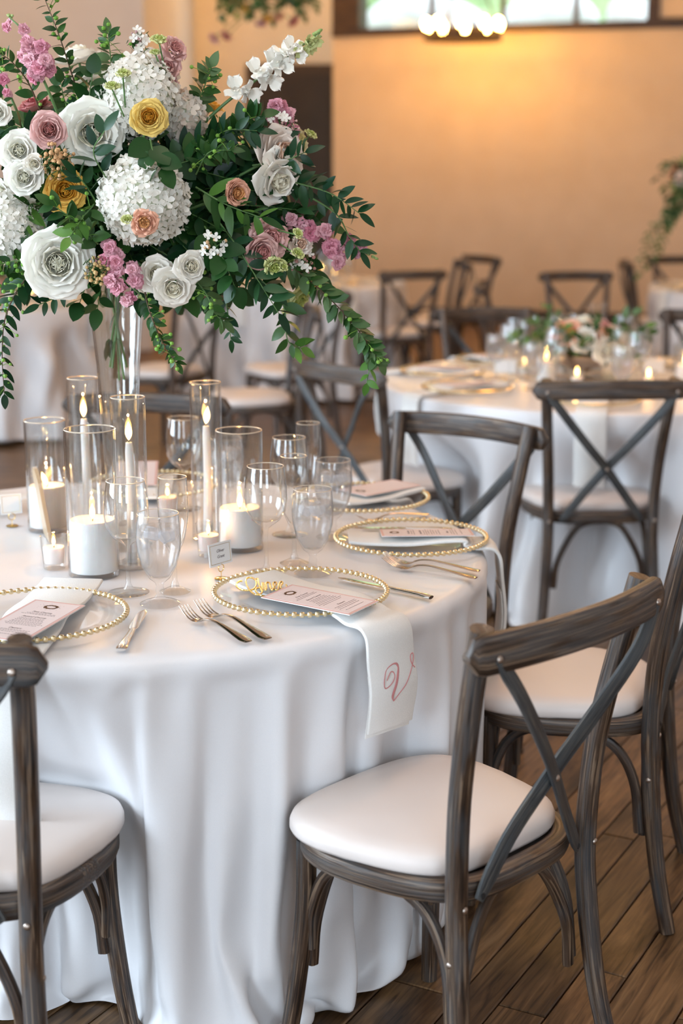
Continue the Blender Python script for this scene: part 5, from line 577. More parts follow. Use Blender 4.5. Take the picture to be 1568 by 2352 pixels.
[-41,-42,-42,-41,-41,-41,-42,-42,-42,-42,-42,-42,-41,-42,-42,-42,-42,-41,-41,-40,-42,-42,-42,-42,-42,-42,-41,-42,-41,-41,-41,-40,-42,-42,-42,-41,-42,-42,-42,-41,-42,-42,-42,-42,-42,-42,-42,-42,-41,-39,-42,-41,-42,-41,-42,-42,-42,-37,-43,-41,-41,-42,-42,-42,-42,-42,-42,-42,-38,-35,-40,-41,-42,-42,-37,-42,-42,-42,-42,-40,-41,-41,-40,-42,-41,-41,-42,-41,-42,-42,-42,-41,-42,-38,-42,-41,-42,-41,-42,-42,-41,-42,-38,-42,-42,-42,-41,-40,-41,-42,-42,-42,-41,-39,-41,-42,-38,-42,-41,-41,-40,-40,-39,-40,-40,-41,-42,-42,-42,-40,-41,-41,-41,-41,-42,-42,-40,-40,-41,-40,-40,-41,-41,-42,-41,-40,-39,-42,-42,-40,-42,-42,-42,-41,-42,-42,-42,-42,-42,-41,-42,-41,-41,-42,-42,-41,-41,-41,-40,-41,-42,-42,-42,-42,-41,-42,-42,-41,-42,-41],
[-21,-21,-21,-21,-21,-21,-20,-21,-21,-21,-21,-21,-21,-21,-21,-21,-21,-20,-20,-20,-21,-21,-21,-20,-20,-21,-21,-20,-21,-21,-21,-21,-21,-21,-20,-21,-20,-20,-20,-20,-20,-21,-21,-21,-21,-21,-21,-20,-21,-20,-21,-20,-21,-21,-21,-21,-21,-20,-20,-21,-19,-20,-21,-21,-20,-20,-21,-21,-17,-19,-20,-21,-21,-21,-20,-21,-21,-21,-21,-20,-20,-21,-20,-21,-21,-21,-20,-21,-21,-21,-21,-21,-21,-20,-21,-21,-21,-21,-20,-21,-21,-20,-20,-20,-21,-21,-21,-21,-20,-21,-21,-21,-20,-20,-21,-21,-20,-20,-21,-20,-21,-20,-20,-20,-20,-20,-21,-21,-21,-20,-21,-21,-20,-21,-21,-21,-21,-21,-21,-21,-21,-21,-21,-21,-21,-19,-19,-21,-21,-20,-20,-21,-21,-20,-20,-20,-21,-21,-21,-21,-18,-21,-21,-21,-21,-18,-21,-21,-20,-20,-20,-20,-21,-21,-21,-21,-21,-22,-21,-21],
[-40,-42,-42,-42,-42,-42,-42,-41,-40,-41,-42,-42,-41,-39,-41,-42,-42,-37,-41,-41,-42,-42,-41,-29,-30,-41,-42,-36,-41,-41,-42,-42,-30,-36,-42,-41,-42,-42,-42,-41,-42,-41,-42,-41,-42,-42,-42,-42,-41,-40,-42,-40,-41,-41,-42,-42,-41,-40,-42,-42,-41,-42,-42,-42,-42,-42,-42,-41,-38,-39,-39,-41,-42,-40,-39,-41,-41,-42,-42,-41,-42,-41,-40,-41,-42,-41,-42,-42,-41,-42,-42,-42,-41,-40,-42,-42,-41,-41,-42,-42,-42,-41,-40,-41,-41,-41,-39,-27,-42,-42,-41,-42,-41,-35,-34,-38,-38,-41,-36,-39,-39,-41,-39,-41,-40,-41,-35,-42,-41,-41,-41,-41,-42,-41,-41,-40,-40,-40,-41,-41,-41,-42,-42,-42,-41,-39,-37,-41,-42,-41,-42,-39,-41,-41,-38,-41,-41,-40,-42,-41,-39,-41,-41,-41,-41,-41,-40,-40,-40,-41,-42,-42,-42,-42,-42,-42,-42,-41,-42,-42],
[-20,-21,-21,-21,-21,-19,-20,-21,-21,-21,-21,-21,-21,-20,-21,-21,-20,-20,-20,-21,-15,-20,-20,-17,-21,-20,-20,-16,-20,-21,-20,-21,-20,-20,-21,-21,-21,-20,-21,-21,-21,-21,-21,-21,-21,-21,-20,-21,-21,-20,-21,-21,-21,-21,-21,-21,-21,-20,-20,-20,-21,-21,-21,-21,-21,-21,-21,-20,-15,-19,-20,-20,-21,-16,-17,-20,-21,-20,-20,-21,-20,-20,-20,-21,-20,-20,-21,-21,-21,-20,-20,-20,-21,-21,-20,-21,-21,-21,-21,-21,-21,-20,-20,-21,-21,-21,-14,-17,-19,-21,-21,-20,-21,-19,-21,-19,-20,-17,-20,-18,-20,-20,-20,-20,-21,-21,-19,-20,-21,-20,-21,-21,-20,-21,-21,-21,-20,-20,-20,-21,-21,-21,-21,-21,-21,-19,-18,-9,-14,-21,-21,-19,-21,-21,-21,-21,-21,-21,-18,-21,-20,-19,-20,-20,-21,-21,-19,-20,-19,-21,-20,-20,-18,-19,-21,-21,-20,-21,-20,-20],
[-40,-38,-41,-41,-42,-38,-42,-43,-42,-42,-36,-41,-42,-41,-42,-42,-42,-41,-41,-41,-37,-39,-36,-35,-25,-38,-41,-36,-36,-39,-40,-41,-38,-41,-42,-42,-34,-37,-41,-41,-42,-42,-32,-42,-42,-41,-39,-39,-41,-41,-21,-40,-41,-41,-42,-40,-40,-41,-39,-34,-41,-41,-29,-33,-19,-34,-39,-36,-34,-38,-39,-39,-41,-25,-42,-39,-37,-41,-42,-38,-42,-33,-41,-42,-42,-41,-41,-42,-42,-42,-42,-37,-37,-37,-13,-23,-38,-30,-42,-41,-42,-41,-40,-39,-42,-38,-34,-43,-18,-37,-42,-40,-41,-39,-41,-37,-40,-42,-41,-32,-40,-41,-40,-41,-40,-39,-40,-38,-41,-42,-40,-42,-42,-39,-42,-41,-40,-40,-41,-40,-41,-38,-42,-41,-41,-39,-28,-40,-37,-41,-42,-40,-41,-41,-40,-41,-41,-41,-41,-40,-41,-41,-39,-42,-40,-41,-35,-12,-40,-34,-40,-41,-32,-41,-42,-40,-28,-42,-42,-32],
[0,-21,-20,-21,-20,-20,-4,-22,-20,-20,-20,-21,-21,-21,-20,-21,-21,-21,-20,-20,-20,-16,-18,-19,-16,-18,-21,-18,-18,-12,-21,-20,-19,-20,-20,-21,-20,-19,-20,-20,-22,-5,-21,-19,-20,-18,-20,-20,-20,-20,-15,-16,-20,-14,-19,-21,-20,-20,-19,-20,-21,-20,-21,-1,-19,-14,-18,-18,-17,-19,-19,-20,-17,-14,-20,-17,-18,-21,-21,-20,-19,-19,-21,-20,-20,-21,-17,-21,-21,-21,-19,-18,-18,-18,-19,-15,7,-20,-20,-20,-20,-18,-21,-21,-20,-19,-20,-20,-15,-12,-23,-4,-22,-20,-10,-20,-20,-21,-20,-20,-19,-19,-20,-20,-21,-17,-21,-18,-19,-20,-21,-21,-21,-20,-20,-21,-21,-21,-20,-21,-18,-12,-21,-21,-21,-18,-18,-20,-20,-21,-20,-21,-12,-20,-20,-22,-3,-13,-21,-20,-20,-23,6,-19,-20,-19,-20,-14,-17,-18,-13,-20,-18,-19,-21,-10,-6,-18,-21,-22],
[-30,-31,-40,-41,-32,-3,-30,-35,-42,-8,-39,-38,-36,-39,-39,-41,-42,-41,-20,-28,-29,-11,-26,-40,-33,-36,-39,-37,-34,-39,-35,-36,-37,-41,-40,-26,-4,-39,-27,-40,-33,-30,-23,-35,-40,-39,-17,-40,-38,-22,-21,-32,-14,-28,-32,-42,-24,-40,-25,-17,-42,-40,-40,-36,-36,-29,-33,-36,-36,-39,-39,-36,-27,-28,-41,-14,-12,-20,-31,-24,-16,-36,-41,-29,-22,-37,-33,-40,-41,-38,-38,-35,-33,-35,-33,-21,-31,-37,-39,-24,-41,-28,-40,-19,-38,-39,-39,-37,-38,-30,-35,-28,-37,-38,-34,-34,-39,-40,-40,-42,-31,-40,-40,-41,-41,-39,-35,-37,-19,-39,-42,-42,-41,-40,-41,-42,-40,-39,-41,-41,-28,-27,-39,-40,-37,-26,-38,-38,-37,-35,-7,-26,-26,-33,-42,-36,-37,-36,-36,-28,-40,-26,-27,-30,-39,-39,-31,-26,-30,-36,-40,-1,-37,-32,-40,-25,-33,-26,-39,-36],
[-19,-3,7,-21,-13,-12,-18,-15,3,-8,-12,-11,6,-18,-14,-13,-7,-16,-2,-8,-18,-12,-20,-19,-17,-17,-17,-20,-21,-18,-9,-11,-5,-11,-15,-16,4,1,-10,-19,-5,-15,-7,-6,-17,-13,-2,-6,-13,-11,-13,-16,-2,-16,-20,-17,-10,-18,-8,1,-11,-18,-13,-18,-18,-15,-15,-18,-17,-19,-19,-18,-5,-15,-14,-8,-9,-9,-19,-9,-5,-18,-9,-18,-14,-1,-21,-19,-8,-9,-16,-20,-19,-16,-17,-20,-18,-19,-16,-17,-8,-11,-19,-12,-10,-16,-19,-16,-20,-15,-10,-16,-16,-15,-20,-2,-17,-21,-14,-9,-5,-21,-18,-17,-20,-21,-20,-20,-15,-11,-20,-19,-21,-19,-19,-9,-22,-19,-21,-4,-19,-2,-13,-17,-13,-10,-19,-19,-19,-1,-10,-8,-1,-21,-13,14,-20,-10,-16,-12,-20,-7,-13,-4,-13,-18,-4,-18,-12,-17,-14,-12,-14,-14,-8,-12,-16,-9,-12,-19],
[-19,-16,10,0,-2,-15,3,-3,-8,-15,6,-5,1,7,4,2,-2,1,-15,-21,-19,-14,-16,-20,-16,-17,-16,-19,-19,-5,-19,-16,-9,-9,-10,-5,-2,10,-1,-4,5,-19,-13,0,12,-6,-10,-7,-8,-11,-14,-15,-10,-8,17,-2,-13,4,-15,-10,-9,-6,3,-19,-17,-15,-14,-2,-9,-19,0,4,-17,-15,-10,-12,-2,-8,-9,1,-17,-19,3,-16,5,-21,3,0,15,-4,-7,-13,9,-11,-21,-21,-18,-7,3,-17,-5,-14,-11,3,-9,19,-18,-17,-21,-16,1,-15,-6,-11,-5,-11,-17,-12,-14,-3,-20,-14,-18,-9,-21,-20,-21,-19,-20,-4,-7,-21,-20,-21,-18,-14,-21,-11,-10,-12,-1,-14,-1,0,-9,-10,-17,13,-15,-18,-18,-6,-19,-10,-11,-4,-15,-5,2,-20,2,-16,-16,-18,-10,-2,-10,-20,-15,-19,6,-12,-10,3,8,-13,-13,-20,-10,8],
[-13,-5,0,0,-8,-15,-3,-1,-12,-17,-3,-3,-8,-9,-2,14,-8,-11,6,-10,-2,-16,-12,-16,-19,-3,21,-13,4,-3,-2,5,-9,-8,2,2,-15,-1,-7,1,-22,-13,-17,-2,6,0,-19,-3,-4,-10,-16,13,-14,-10,-21,6,6,16,-12,-6,0,18,-14,-19,2,-4,20,-4,-15,-18,-5,-15,-2,-16,-6,-15,-11,-16,-4,-19,-21,2,-3,6,3,-8,-12,1,2,-5,0,-1,13,14,-20,-20,-18,8,7,17,4,8,0,4,4,9,-1,-2,-13,-7,-10,-18,6,-8,11,-18,1,0,8,-21,-16,-5,-17,-19,-13,-21,-21,-18,-18,-20,-19,-18,-20,-2,-10,-18,-18,-22,6,-18,-7,-20,9,-1,7,-19,-14,0,-1,10,-20,-20,-22,10,4,-11,-5,-7,2,-6,-3,-13,-19,-5,10,4,-16,-15,-19,14,-11,-17,-14,-16,-17,-13,-15,8,13,5],
[-2,-4,-10,7,9,-18,-19,-1,15,-14,-14,2,-17,6,-7,-21,-3,2,3,-7,-10,-19,2,16,-14,19,17,-3,14,-5,0,-3,-12,-2,4,16,-20,6,-5,15,11,-1,-9,-11,-18,7,-14,9,13,-2,-5,-18,-19,-6,-3,11,2,6,2,-13,8,20,-4,8,-19,11,-17,-4,-9,4,-12,4,-10,-12,2,-18,-20,1,17,-20,6,16,-7,4,-12,23,1,13,-15,3,0,0,-10,17,-2,-5,1,-12,7,5,-11,-1,2,-15,0,-13,0,7,-1,-4,-4,0,-5,-4,-6,-8,-6,16,9,-6,-1,0,-1,-19,-20,-20,-20,-19,-20,-20,-13,-9,-11,-3,-14,-19,5,-1,-14,3,-12,-7,-13,3,6,-8,2,-15,16,7,-6,12,-2,-11,-2,-17,15,-6,-5,1,-9,-5,10,-9,2,-12,8,-13,16,-12,16,-21,4,5,0,0,-9,20,-6,3]]
def draped():
    NR, NPH = 32, 180
    gr, gt, gz = (np.cumsum(np.array(q, float), axis=0) / 1000 for q in (DRAPE_R, DRAPE_T, DRAPE_Z))
    ph = 2 * math.pi * np.arange(NPH) / NPH
    g = np.stack([gr * np.cos(ph) - gt * np.sin(ph), gr * np.sin(ph) + gt * np.cos(ph), gz], -1)
    V = [Vector((0, 0, TABLE_Z))]
    for r in (.12, .24, .36, .48, .60): V += [Vector((r * math.cos(a), r * math.sin(a), TABLE_Z)) for a in ph]
    for k in range(NR):
        for i in range(NPH):
            v = Vector(g[k, i])
            if k < 3: v.z = min(v.z, TABLE_Z)
            V.append(v)
    F = [(0, 1 + i, 1 + (i + 1) % NPH) for i in range(NPH)]
    for k in range(NR + 4):
        for i in range(NPH):
            a = 1 + k * NPH + i; b = 1 + k * NPH + (i + 1) % NPH; F.append((a, a + NPH, b + NPH, b))
    o = put('tablecloth', mesh('tablecloth', V, F, M_satin, sharp=0), None, T(T1[0], T1[1], 0))
    s = o.modifiers.new('smooth', 'SUBSURF'); s.levels = s.render_levels = 2
    return tag(o, 'white satin cloth falling to the floor from the nearest table, under the tall flowers', 'tablecloth')
draped()
table(*T1, 'round banquet table hidden under the nearest white satin cloth')

# ------------------------------------------------------------------ cross-back chair
def chair_meshes():
    D = {}
    def tube(pts, r, n, sec=None, up=(0, 1, 0), scale=None, m=M_wood, nm_='post'):
        p = catmull(pts, n); V, F, U = sweep(p, sec or circ(r, 12), up=up, scale=scale); return mesh(nm_, V, F, m, U)
    for s, k in ((-1, 'L'), (1, 'R')):
        D['post' + k] = tube([(s * .207, -.245, 0), (s * .190, -.213, .15), (s * .178, -.193, .33), (s * .177, -.188, .45), (s * .184, -.197, .61), (s * .198, -.225, .77), (s * .210, -.254, .906)], .0180, 34, nm_='back_post', scale=[(.92 + .12 * min(1, i / 10)) for i in range(34)])
        D['leg' + k] = tube([(s * .200, .185, 0), (s * .184, .170, .14), (s * .172, .158, .30), (s * .170, .155, .43)], .0185, 20, nm_='front_leg', scale=[.86 + .16 * i / 19 for i in range(20)])
    # crest rail: bowed board with rounded ends
    n = 37; path = []; scl = []
    for i in range(n):
        u = -1 + 2 * i / (n - 1); x = .256 * u; y = -.308 + .045 * u * u * (1 if abs(u) < .99 else 1)
        path.append(Vector((x, y, (.872) + .006 * (1 - u * u)))); e = 1 - abs(u)
        scl.append((1, min(1, math.sqrt(max(.02, 1 - (1 - min(1, e / .11)) ** 2)))))
    V, F, U = sweep(path, rect(.021, .064, .009), up=(0, .12, 1), scale=scl); D['crest'] = mesh('crest_rail', V, F, M_wood, U)
    # crossing strips
    for s, k in ((-1, 'A'), (1, 'B')):
        off = .0055 * s
        pts = [(s * .212, -.287, .868), (s * .155, -.289, .795), (s * .07, -.265 + off, .69), (0, -.240 + off, .608), (-s * .07, -.214 + off, .515), (-s * .135, -.200, .425)]
        p = catmull(pts, 26)
        ends = [min(1, .55 + .45 * min(i, 25 - i) / 1.5) for i in range(26)]
        V, F, U = sweep(p, rect(.029, .0075, .0025), up=(0, -1, .35), scale=[(e, 1) for e in ends]); D['strip' + k] = mesh('cross_strip', V, F, M_strip, U)
    # seat frame and cushion outlines
    def outline(f, r, w, b, nn=56, ex=.58):
        P = []
        for i in range(nn):
            a = 2 * math.pi * i / nn; c, s_ = math.cos(a), math.sin(a)
            e = ex
            x = math.copysign(abs(c) ** e, c); y = math.copysign(abs(s_) ** e, s_)
            hw = b + (w - b) * smooth(-1, .35, y)
            P.append(Vector((x * hw, (f + r) / 2 + y * (f - r) / 2 + (.012 * (1 - x * x) if y > 0 else 0), 0)))
        return P
    O = outline(.175, -.184, .208, .180)
    V, F, U = sweep([Vector((p.x, p.y, .432)) for p in O], rect(.036, .040, .011), closed=True); D['frame'] = mesh('seat_frame', V, F, M_wood, U)
    V = [Vector((p.x * .97, p.y * .97, .444)) for p in O]; F = [tuple(range(len(V)))]; D['panel'] = mesh('seat_panel', V, F, M_wood, [(v.x, v.y) for v in V], smooth=False)
    O2 = outline(.205, -.164, .224, .186, 64, .50); V, F = [], []; rings = []
    for sc_, z in ((.90, .449), (.985, .450), (1.0, .457), (.998, .468), (.980, .478), (.93, .4845), (.80, .489), (.5, .492), (.25, .493)):
        rings.append(list(range(len(V), len(V) + 64))); V += [Vector((p.x * sc_, .012 + (p.y - .012) * sc_, z)) for p in O2]
    for a, b in zip(rings, rings[1:]):
        for i in range(64): F.append((a[i], a[(i + 1) % 64], b[(i + 1) % 64], b[i]))
    F.append(tuple(rings[-1])); F.append(tuple(reversed(rings[0]))); D['cushion'] = mesh('seat_cushion', V, F, M_cushion, sharp=0)
    sec = rect(.021, .016, .006)
    for s, k in ((-1, 'L'), (1, 'R')):
        pts = [(s * .168, .150, .225), (s * .172, .142, .30), (s * .168, .112, .375), (s * .168, .05, .412), (s * .168, -.04, .414), (s * .165, -.115, .385), (s * .164, -.158, .31), (s * .166, -.172, .20)]
        V, F, U = sweep(catmull(pts, 34), sec, up=(1, 0, 0)); D['arch' + k] = mesh('arch_brace', V, F, M_wood, U)
    for y0, y1, w, k in ((-.178, -.172, .152, 'Bk'), (.150, .150, .162, 'Fr')):
        pts = [(-w, y0, .19), (-w + .012, y0, .28), (-w + .06, y1, .375), (-.045, y1, .413), (.045, y1, .413), (w - .06, y1, .375), (w - .012, y0, .28), (w, y0, .19)]
        V, F, U = sweep(catmull(pts, 34), sec, up=(0, 1, 0)); D['arch' + k] = mesh('arch_brace', V, F, M_wood, U)
    D['screw'] = mesh('screw', *lathe([(0, .003), (.0035, .0028), (.0055, .0012), (.006, 0), (0, 0)], 12), M_screw)
    D['hole'] = mesh('screw_hole', *lathe([(0, .0006), (.005, .0006), (.0056, 0)], 12), M_black)
    return D
CH = chair_meshes()
def chair(x, y, rot, label, group='cross-back chairs', detail=True):
    r = tag(empty('cross_back_chair', (x, y, 0), R_(rot)), label, 'chair', group)
    for k in 'LR':
        p = put('back_post', CH['post' + k], r); put('front_leg', CH['leg' + k], r); put('arch_brace', CH['arch' + k], r)
        s = -1 if k == 'L' else 1
        if detail: put('screw', CH['screw'], p, frame((s * .178, -.2075, .425), (0, -1, 0))); put('screw', CH['screw'], p, frame((s * .195, -.190, .33), (s, 0, 0)))
    put('arch_brace', CH['archBk'], r); put('arch_brace', CH['archFr'], r)
    put('crest_rail', CH['crest'], r)
    for k, s in (('A', -1), ('B', 1)):
        p = put('cross_strip', CH['strip' + k], r)
        if detail:
            put('screw', CH['screw'], p, frame((s * .212, -.2915, .868), (0, -1, .2)))
            put('screw_hole', CH['hole'], p, frame((-s * .130, -.2055, .432), (0, -1, .2)))
            if s == 1: put('screw', CH['screw'], p, frame((0, -.2495, .608), (0, -1, .3)))
    f = put('seat_frame', CH['frame'], r); put('seat_panel', CH['panel'], f)
    put('seat_cushion', CH['cushion'], r)
    return r
CHAIRS = [
 (.169, 2.510, 46.2, 'weathered cross-back chair seen nearly whole, its cream seat below the V napkin'),
 (-.618, 2.425, -12.0, 'dark cross-back chair cut off by the left edge, nearest to the camera'),
 (.512, 3.240, 73.0, 'weathered cross-back chair at the right edge, directly behind the nearest whole chair'),
 (.173, 3.930, 142.1, 'cross-back chair facing the camera across the right side of the nearest table'),
 (-.615, 4.310, 174.0, 'cross-back chair on the far side of the nearest table, behind the taper candles'),
 (.850, 5.190, 4.0, 'cross-back chair seen squarely from behind at the second table on the right'),
 (.191, 5.518, -50.4, 'cross-back chair left of the second table, its crest under the trailing vine tip'),
]
for c in CHAIRS: chair(*c)

# ------------------------------------------------------------------ glassware
TZ = TABLE_Z + .002
GL = {}
GL['wine'] = mesh('wine_glass', *lathe([(0, .0005), (.038, .0005), (.0400, .002), (.030, .0050), (.010, .0095), (.0045, .02), (.0037, .05), (.0037, .085), (.005, .094), (.012, .100), (.028, .112), (.040, .132), (.0435, .155), (.0425, .18), (.0395, .205), (.0368, .222), (.0360, .2222), (.0388, .204), (.0417, .18), (.0427, .155), (.039, .1335), (.027, .1145), (0, .106)], 40), M_glass)
GL['flute'] = mesh('champagne_flute', *lathe([(0, .0005), (.029, .0005), (.0305, .002), (.022, .0055), (.009, .012), (.0048, .025), (.0042, .05), (.0055, .072), (.012, .084), (.021, .105), (.0275, .135), (.0300, .165), (.0290, .20), (.0272, .228), (.0265, .2282), (.0282, .20), (.0292, .165), (.0268, .136), (.020, .107), (.010, .089), (0, .084)], 36), M_glass)
GL['goblet'] = mesh('water_goblet', *lathe([(0, .0005), (.036, .0005), (.0385, .0025), (.030, .0065), (.012, .012), (.0065, .020), (.0085, .028), (.0065, .036), (.009, .043), (.020, .052), (.033, .075), (.0405, .105), (.0425, .130), (.0410, .155), (.0388, .176), (.0380, .1762), (.0402, .155), (.0417, .13), (.0396, .1055), (.032, .0765), (.018, .055), (0, .049)], 40), M_goblet)
GL['water'] = mesh('water', *lathe([(0, .052), (.018, .0565), (.0315, .077), (.0390, .106), (.0411, .13), (.0404, .147), (.0398, .150), (0, .150)], 36), M_water)
GL['ice'] = mesh('ice', *lathe([(0, -.012), (.013, -.011), (.016, -.004), (.016, .006), (.012, .012), (0, .013)], 7), glassy('ice', (.97, .98, 1), 1.31, rough=.15, milk=.35, milkcol=(.96, .97, 1)))
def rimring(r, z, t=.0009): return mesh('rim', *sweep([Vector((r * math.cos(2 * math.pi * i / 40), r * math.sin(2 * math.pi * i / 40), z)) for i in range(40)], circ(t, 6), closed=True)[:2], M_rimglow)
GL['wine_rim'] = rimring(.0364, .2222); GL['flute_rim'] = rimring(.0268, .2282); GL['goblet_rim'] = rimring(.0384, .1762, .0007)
NMS = dict(wine='wine_glass', flute='champagne_flute', goblet='water_goblet')
def glass(kind, x, y, label, group=None, z=TZ, detail=True, tilt=0):
    r = tag(empty(NMS[kind], (x, y, z), random.Random(x * 91 + y).random() * 6), label, 'glass', group)
    put('glass_body', GL[kind], r)
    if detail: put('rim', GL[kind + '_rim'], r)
    if kind == 'goblet':
        put('water', GL['water'], r)
        if detail:
            put('ice_cube', GL['ice'], r, T(.010, .006, .137) @ RX(.4)); put('ice_cube', GL['ice'], r, T(-.014, -.008, .134) @ RY(.6))
    return r
glass('wine', -.412, 2.878, 'empty wine glass left of the fork pair, in front of the widest pillar candle')
glass('flute', -.323, 2.885, 'empty champagne flute just behind the water goblet left of the forks')
glass('goblet', -.342, 2.799, 'frosty water goblet standing left of the fork pair')
glass('wine', at(612, 1322, 3.025).x, 3.025, 'empty wine glass right of the short pillar candle, behind the place card')
glass('flute', -.098, 3.105, 'slim champagne flute between the middle wine glass and the iced goblet')
glass('goblet', -.058, 3.022, 'iced water goblet behind the plate with the gold name')
glass('wine', at(665, 1205, 3.36).x, 3.36, 'wine glass behind the middle flute, reflecting the window')
glass('flute', at(708, 1180, 3.52).x, 3.52, 'champagne flute farthest back, right of the short pillar candle')
glass('goblet', at(765, 1235, 3.33).x, 3.335, 'half-full water goblet next to the plate at the right edge of the table')
glass('wine', at(424, 1150, 3.63).x, 3.63, 'wine glass behind the right-hand taper candle, left of its tube')
glass('goblet', at(520, 1150, 3.62).x, 3.62, 'goblet seen through the short hurricane glass')
# ------------------------------------------------------------------ candles
def flame_me(h=.034, r=.0062):
    P = [(0, 0)] + [(r * math.sin(math.pi * t) ** .9 * (1 - .45 * t) * 1.25, h * t) for t in np.linspace(.06, .96, 10)] + [(0, h)]
    return lathe(P, 12)
FL = mesh('flame', *flame_me(), M_flame); FC = mesh('flame_core', *flame_me(.020, .0036), M_core)
WICK = mesh('wick', *sweep([Vector((0, 0, -.004)), Vector((.0004, 0, .004)), Vector((.0016, 0, .008))], circ(.0009, 6), up=(0, 1, 0))[:2], M_wick)
def flame(parent, z, s=1.0, tilt=0, light=.22):
    f = put('flame', FL, parent, T(0, 0, z + .004) @ RY(tilt) @ SC(s)); put('flame_core', FC, f, T(0, 0, .002))
    put('wick', WICK, parent, T(0, 0, z))
    if light:
        w = parent.matrix_basis.translation
        lamp('candle_light', (w.x, w.y, w.z + z + .0400 * s), light, (1, .50, .16), .002)
def hurricane(px0, px1, prim, bx, by, r, label, group):
    top = at((px0 + px1) / 2, prim, by).z
    o = tag(empty('hurricane_glass', (bx, by, TZ)), label, 'glass', group); h = top - TZ
    put('cylinder', mesh('cylinder', *lathe([(0, 0), (r - .001, 0), (r, .002), (r, h), (r - .0028, h), (r - .0028, .009), (0, .009)], 44), M_tube), o)
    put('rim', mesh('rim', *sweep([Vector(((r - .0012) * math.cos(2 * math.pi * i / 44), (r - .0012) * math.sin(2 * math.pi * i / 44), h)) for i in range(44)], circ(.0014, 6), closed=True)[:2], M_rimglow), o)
    return h
def pillar(bx, by, r, ztop, label, tilt=0, fx_=0):
    o = tag(empty('pillar_candle', (bx, by, TZ + .0095)), label, 'candle', 'pillar candles'); h = ztop - TZ - .0095
    put('wax', mesh('wax', *lathe([(0, 0), (r, 0), (r, h - .004), (r - .003, h), (r - .012, h - .002), (.006, h - .004), (0, h - .004)], 40), M_wax), o)
    flame(o, h - .004, .95, tilt); return o
def taper(bx, by, ztop, label, lean=0):
    o = tag(empty('taper_candle', (bx, by, TZ + .0095)), label, 'candle', 'taper candles'); h = ztop - TZ - .0095
    put('wax', mesh('wax', *sweep(catmull([(0, 0, 0), (.002, 0, h * .5), (0, 0, h)], 14), circ(.0105, 16), up=(0, 1, 0), scale=[1.05 - .25 * i / 13 for i in range(13)] + [.62])[:2], M_wax), o)
    put('holder', mesh('holder', *lathe([(0, 0), (.020, 0), (.021, .004), (.014, .008), (.0125, .022), (.0112, .022), (.0112, .006), (0, .006)], 20), M_glass), o)
    flame(o, h, 1.15, lean)
for (p0, p1, rim, bx, by, r, ctop, nm_) in (
    (148, 265, 985, -.501, 3.022, .0515, (217, 1196), 'widest'), (57, 150, 965, -.667, 3.419, .0465, (112, 1117), 'left'), (497, 600, 988, -.219, 3.242, .0500, (552, 1168), 'right')):
    d = dict(widest='before the vase, left of the first wine glass', left='at the left edge of the table, farther back', right='mid-table, behind the place card')[nm_]
    hurricane(p0, p1, rim, bx, by, r, 'glass cylinder around the pillar candle ' + d, 'wide hurricane glasses')
    pillar(bx, by, r - .0045, at(*ctop, by - r * .3).z, 'white lit pillar candle ' + d, -.35 if nm_ == 'left' else 0)
for (p0, p1, rim, bx, by, ctop, d) in (
    (153, 225, 868, at(201, 1200, 3.36).x, 3.36, (197, 962), 'tallest, farthest left'), (255, 333, 912, -.432, 3.085, (305, 1016), 'right in front of the flower vase'), (435, 505, 878, -.297, 3.335, (468, 978), 'on the right, behind the small votive')):
    hurricane(p0, p1, rim, bx, by, .0345 if by > 3.2 else .0355, 'slim tall glass tube around the taper candle ' + d, 'slim tube glasses')
    taper(bx, by, at(*ctop, by).z, 'lit white taper candle ' + d, .12 if 'right,' in d else 0)
def votive(x, y, label, s=1, light=.12, detail=True):
    g = tag(empty('votive_glass', (x, y, TZ)), label.replace('candle', 'cup'), 'glass', 'small votive cups')
    put('cup', mesh('cup', *lathe([(0, 0), (.0215, 0), (.0225, .003), (.0275, .070), (.0262, .0702), (.0222, .012), (0, .012)], 28), M_glass), g)
    o = tag(empty('votive_candle', (x, y, TZ + .0125)), label, 'candle', 'small votive candles')
    put('wax', mesh('wax', *lathe([(0, 0), (.0200, 0), (.0225, .030), (.0215, .033), (.010, .031), (0, .031)], 24), M_pinkwax), o)
    flame(o, .031, .62, 0, light)
votive(-.590, 3.068, 'small lit votive candle left of the widest pillar candle')
votive(-.282, 3.175, 'small lit votive candle in front of the right-hand taper')
votive(at(385, 1160, 3.56).x, 3.56, 'small lit votive candle seen through the champagne flute')
# tall trumpet vase
VASE_TOP = 1.375
vase = tag(empty('trumpet_vase', (T1[0] - .008, T1[1] + .02, TZ)), 'tall flared clear glass vase carrying the large floral centrepiece', 'vase')
vh = VASE_TOP - TZ
put('vase_body', mesh('vase_body', *lathe([(0, 0), (.060, 0), (.062, .004), (.050, .010), (.034, .022), (.032, .04), (.034, .12), (.0385, .25), (.046, .40), (.058, .53), (.070, vh), (.067, vh), (.055, .53), (.043, .40), (.0355, .25), (.031, .12), (.028, .05), (0, .045)], 48), M_vase), vase)
put('rim', mesh('rim', *sweep([Vector((.0685 * math.cos(2 * math.pi * i / 44), .0685 * math.sin(2 * math.pi * i / 44), vh)) for i in range(44)], circ(.0016, 6), closed=True)[:2], M_glass), vase)
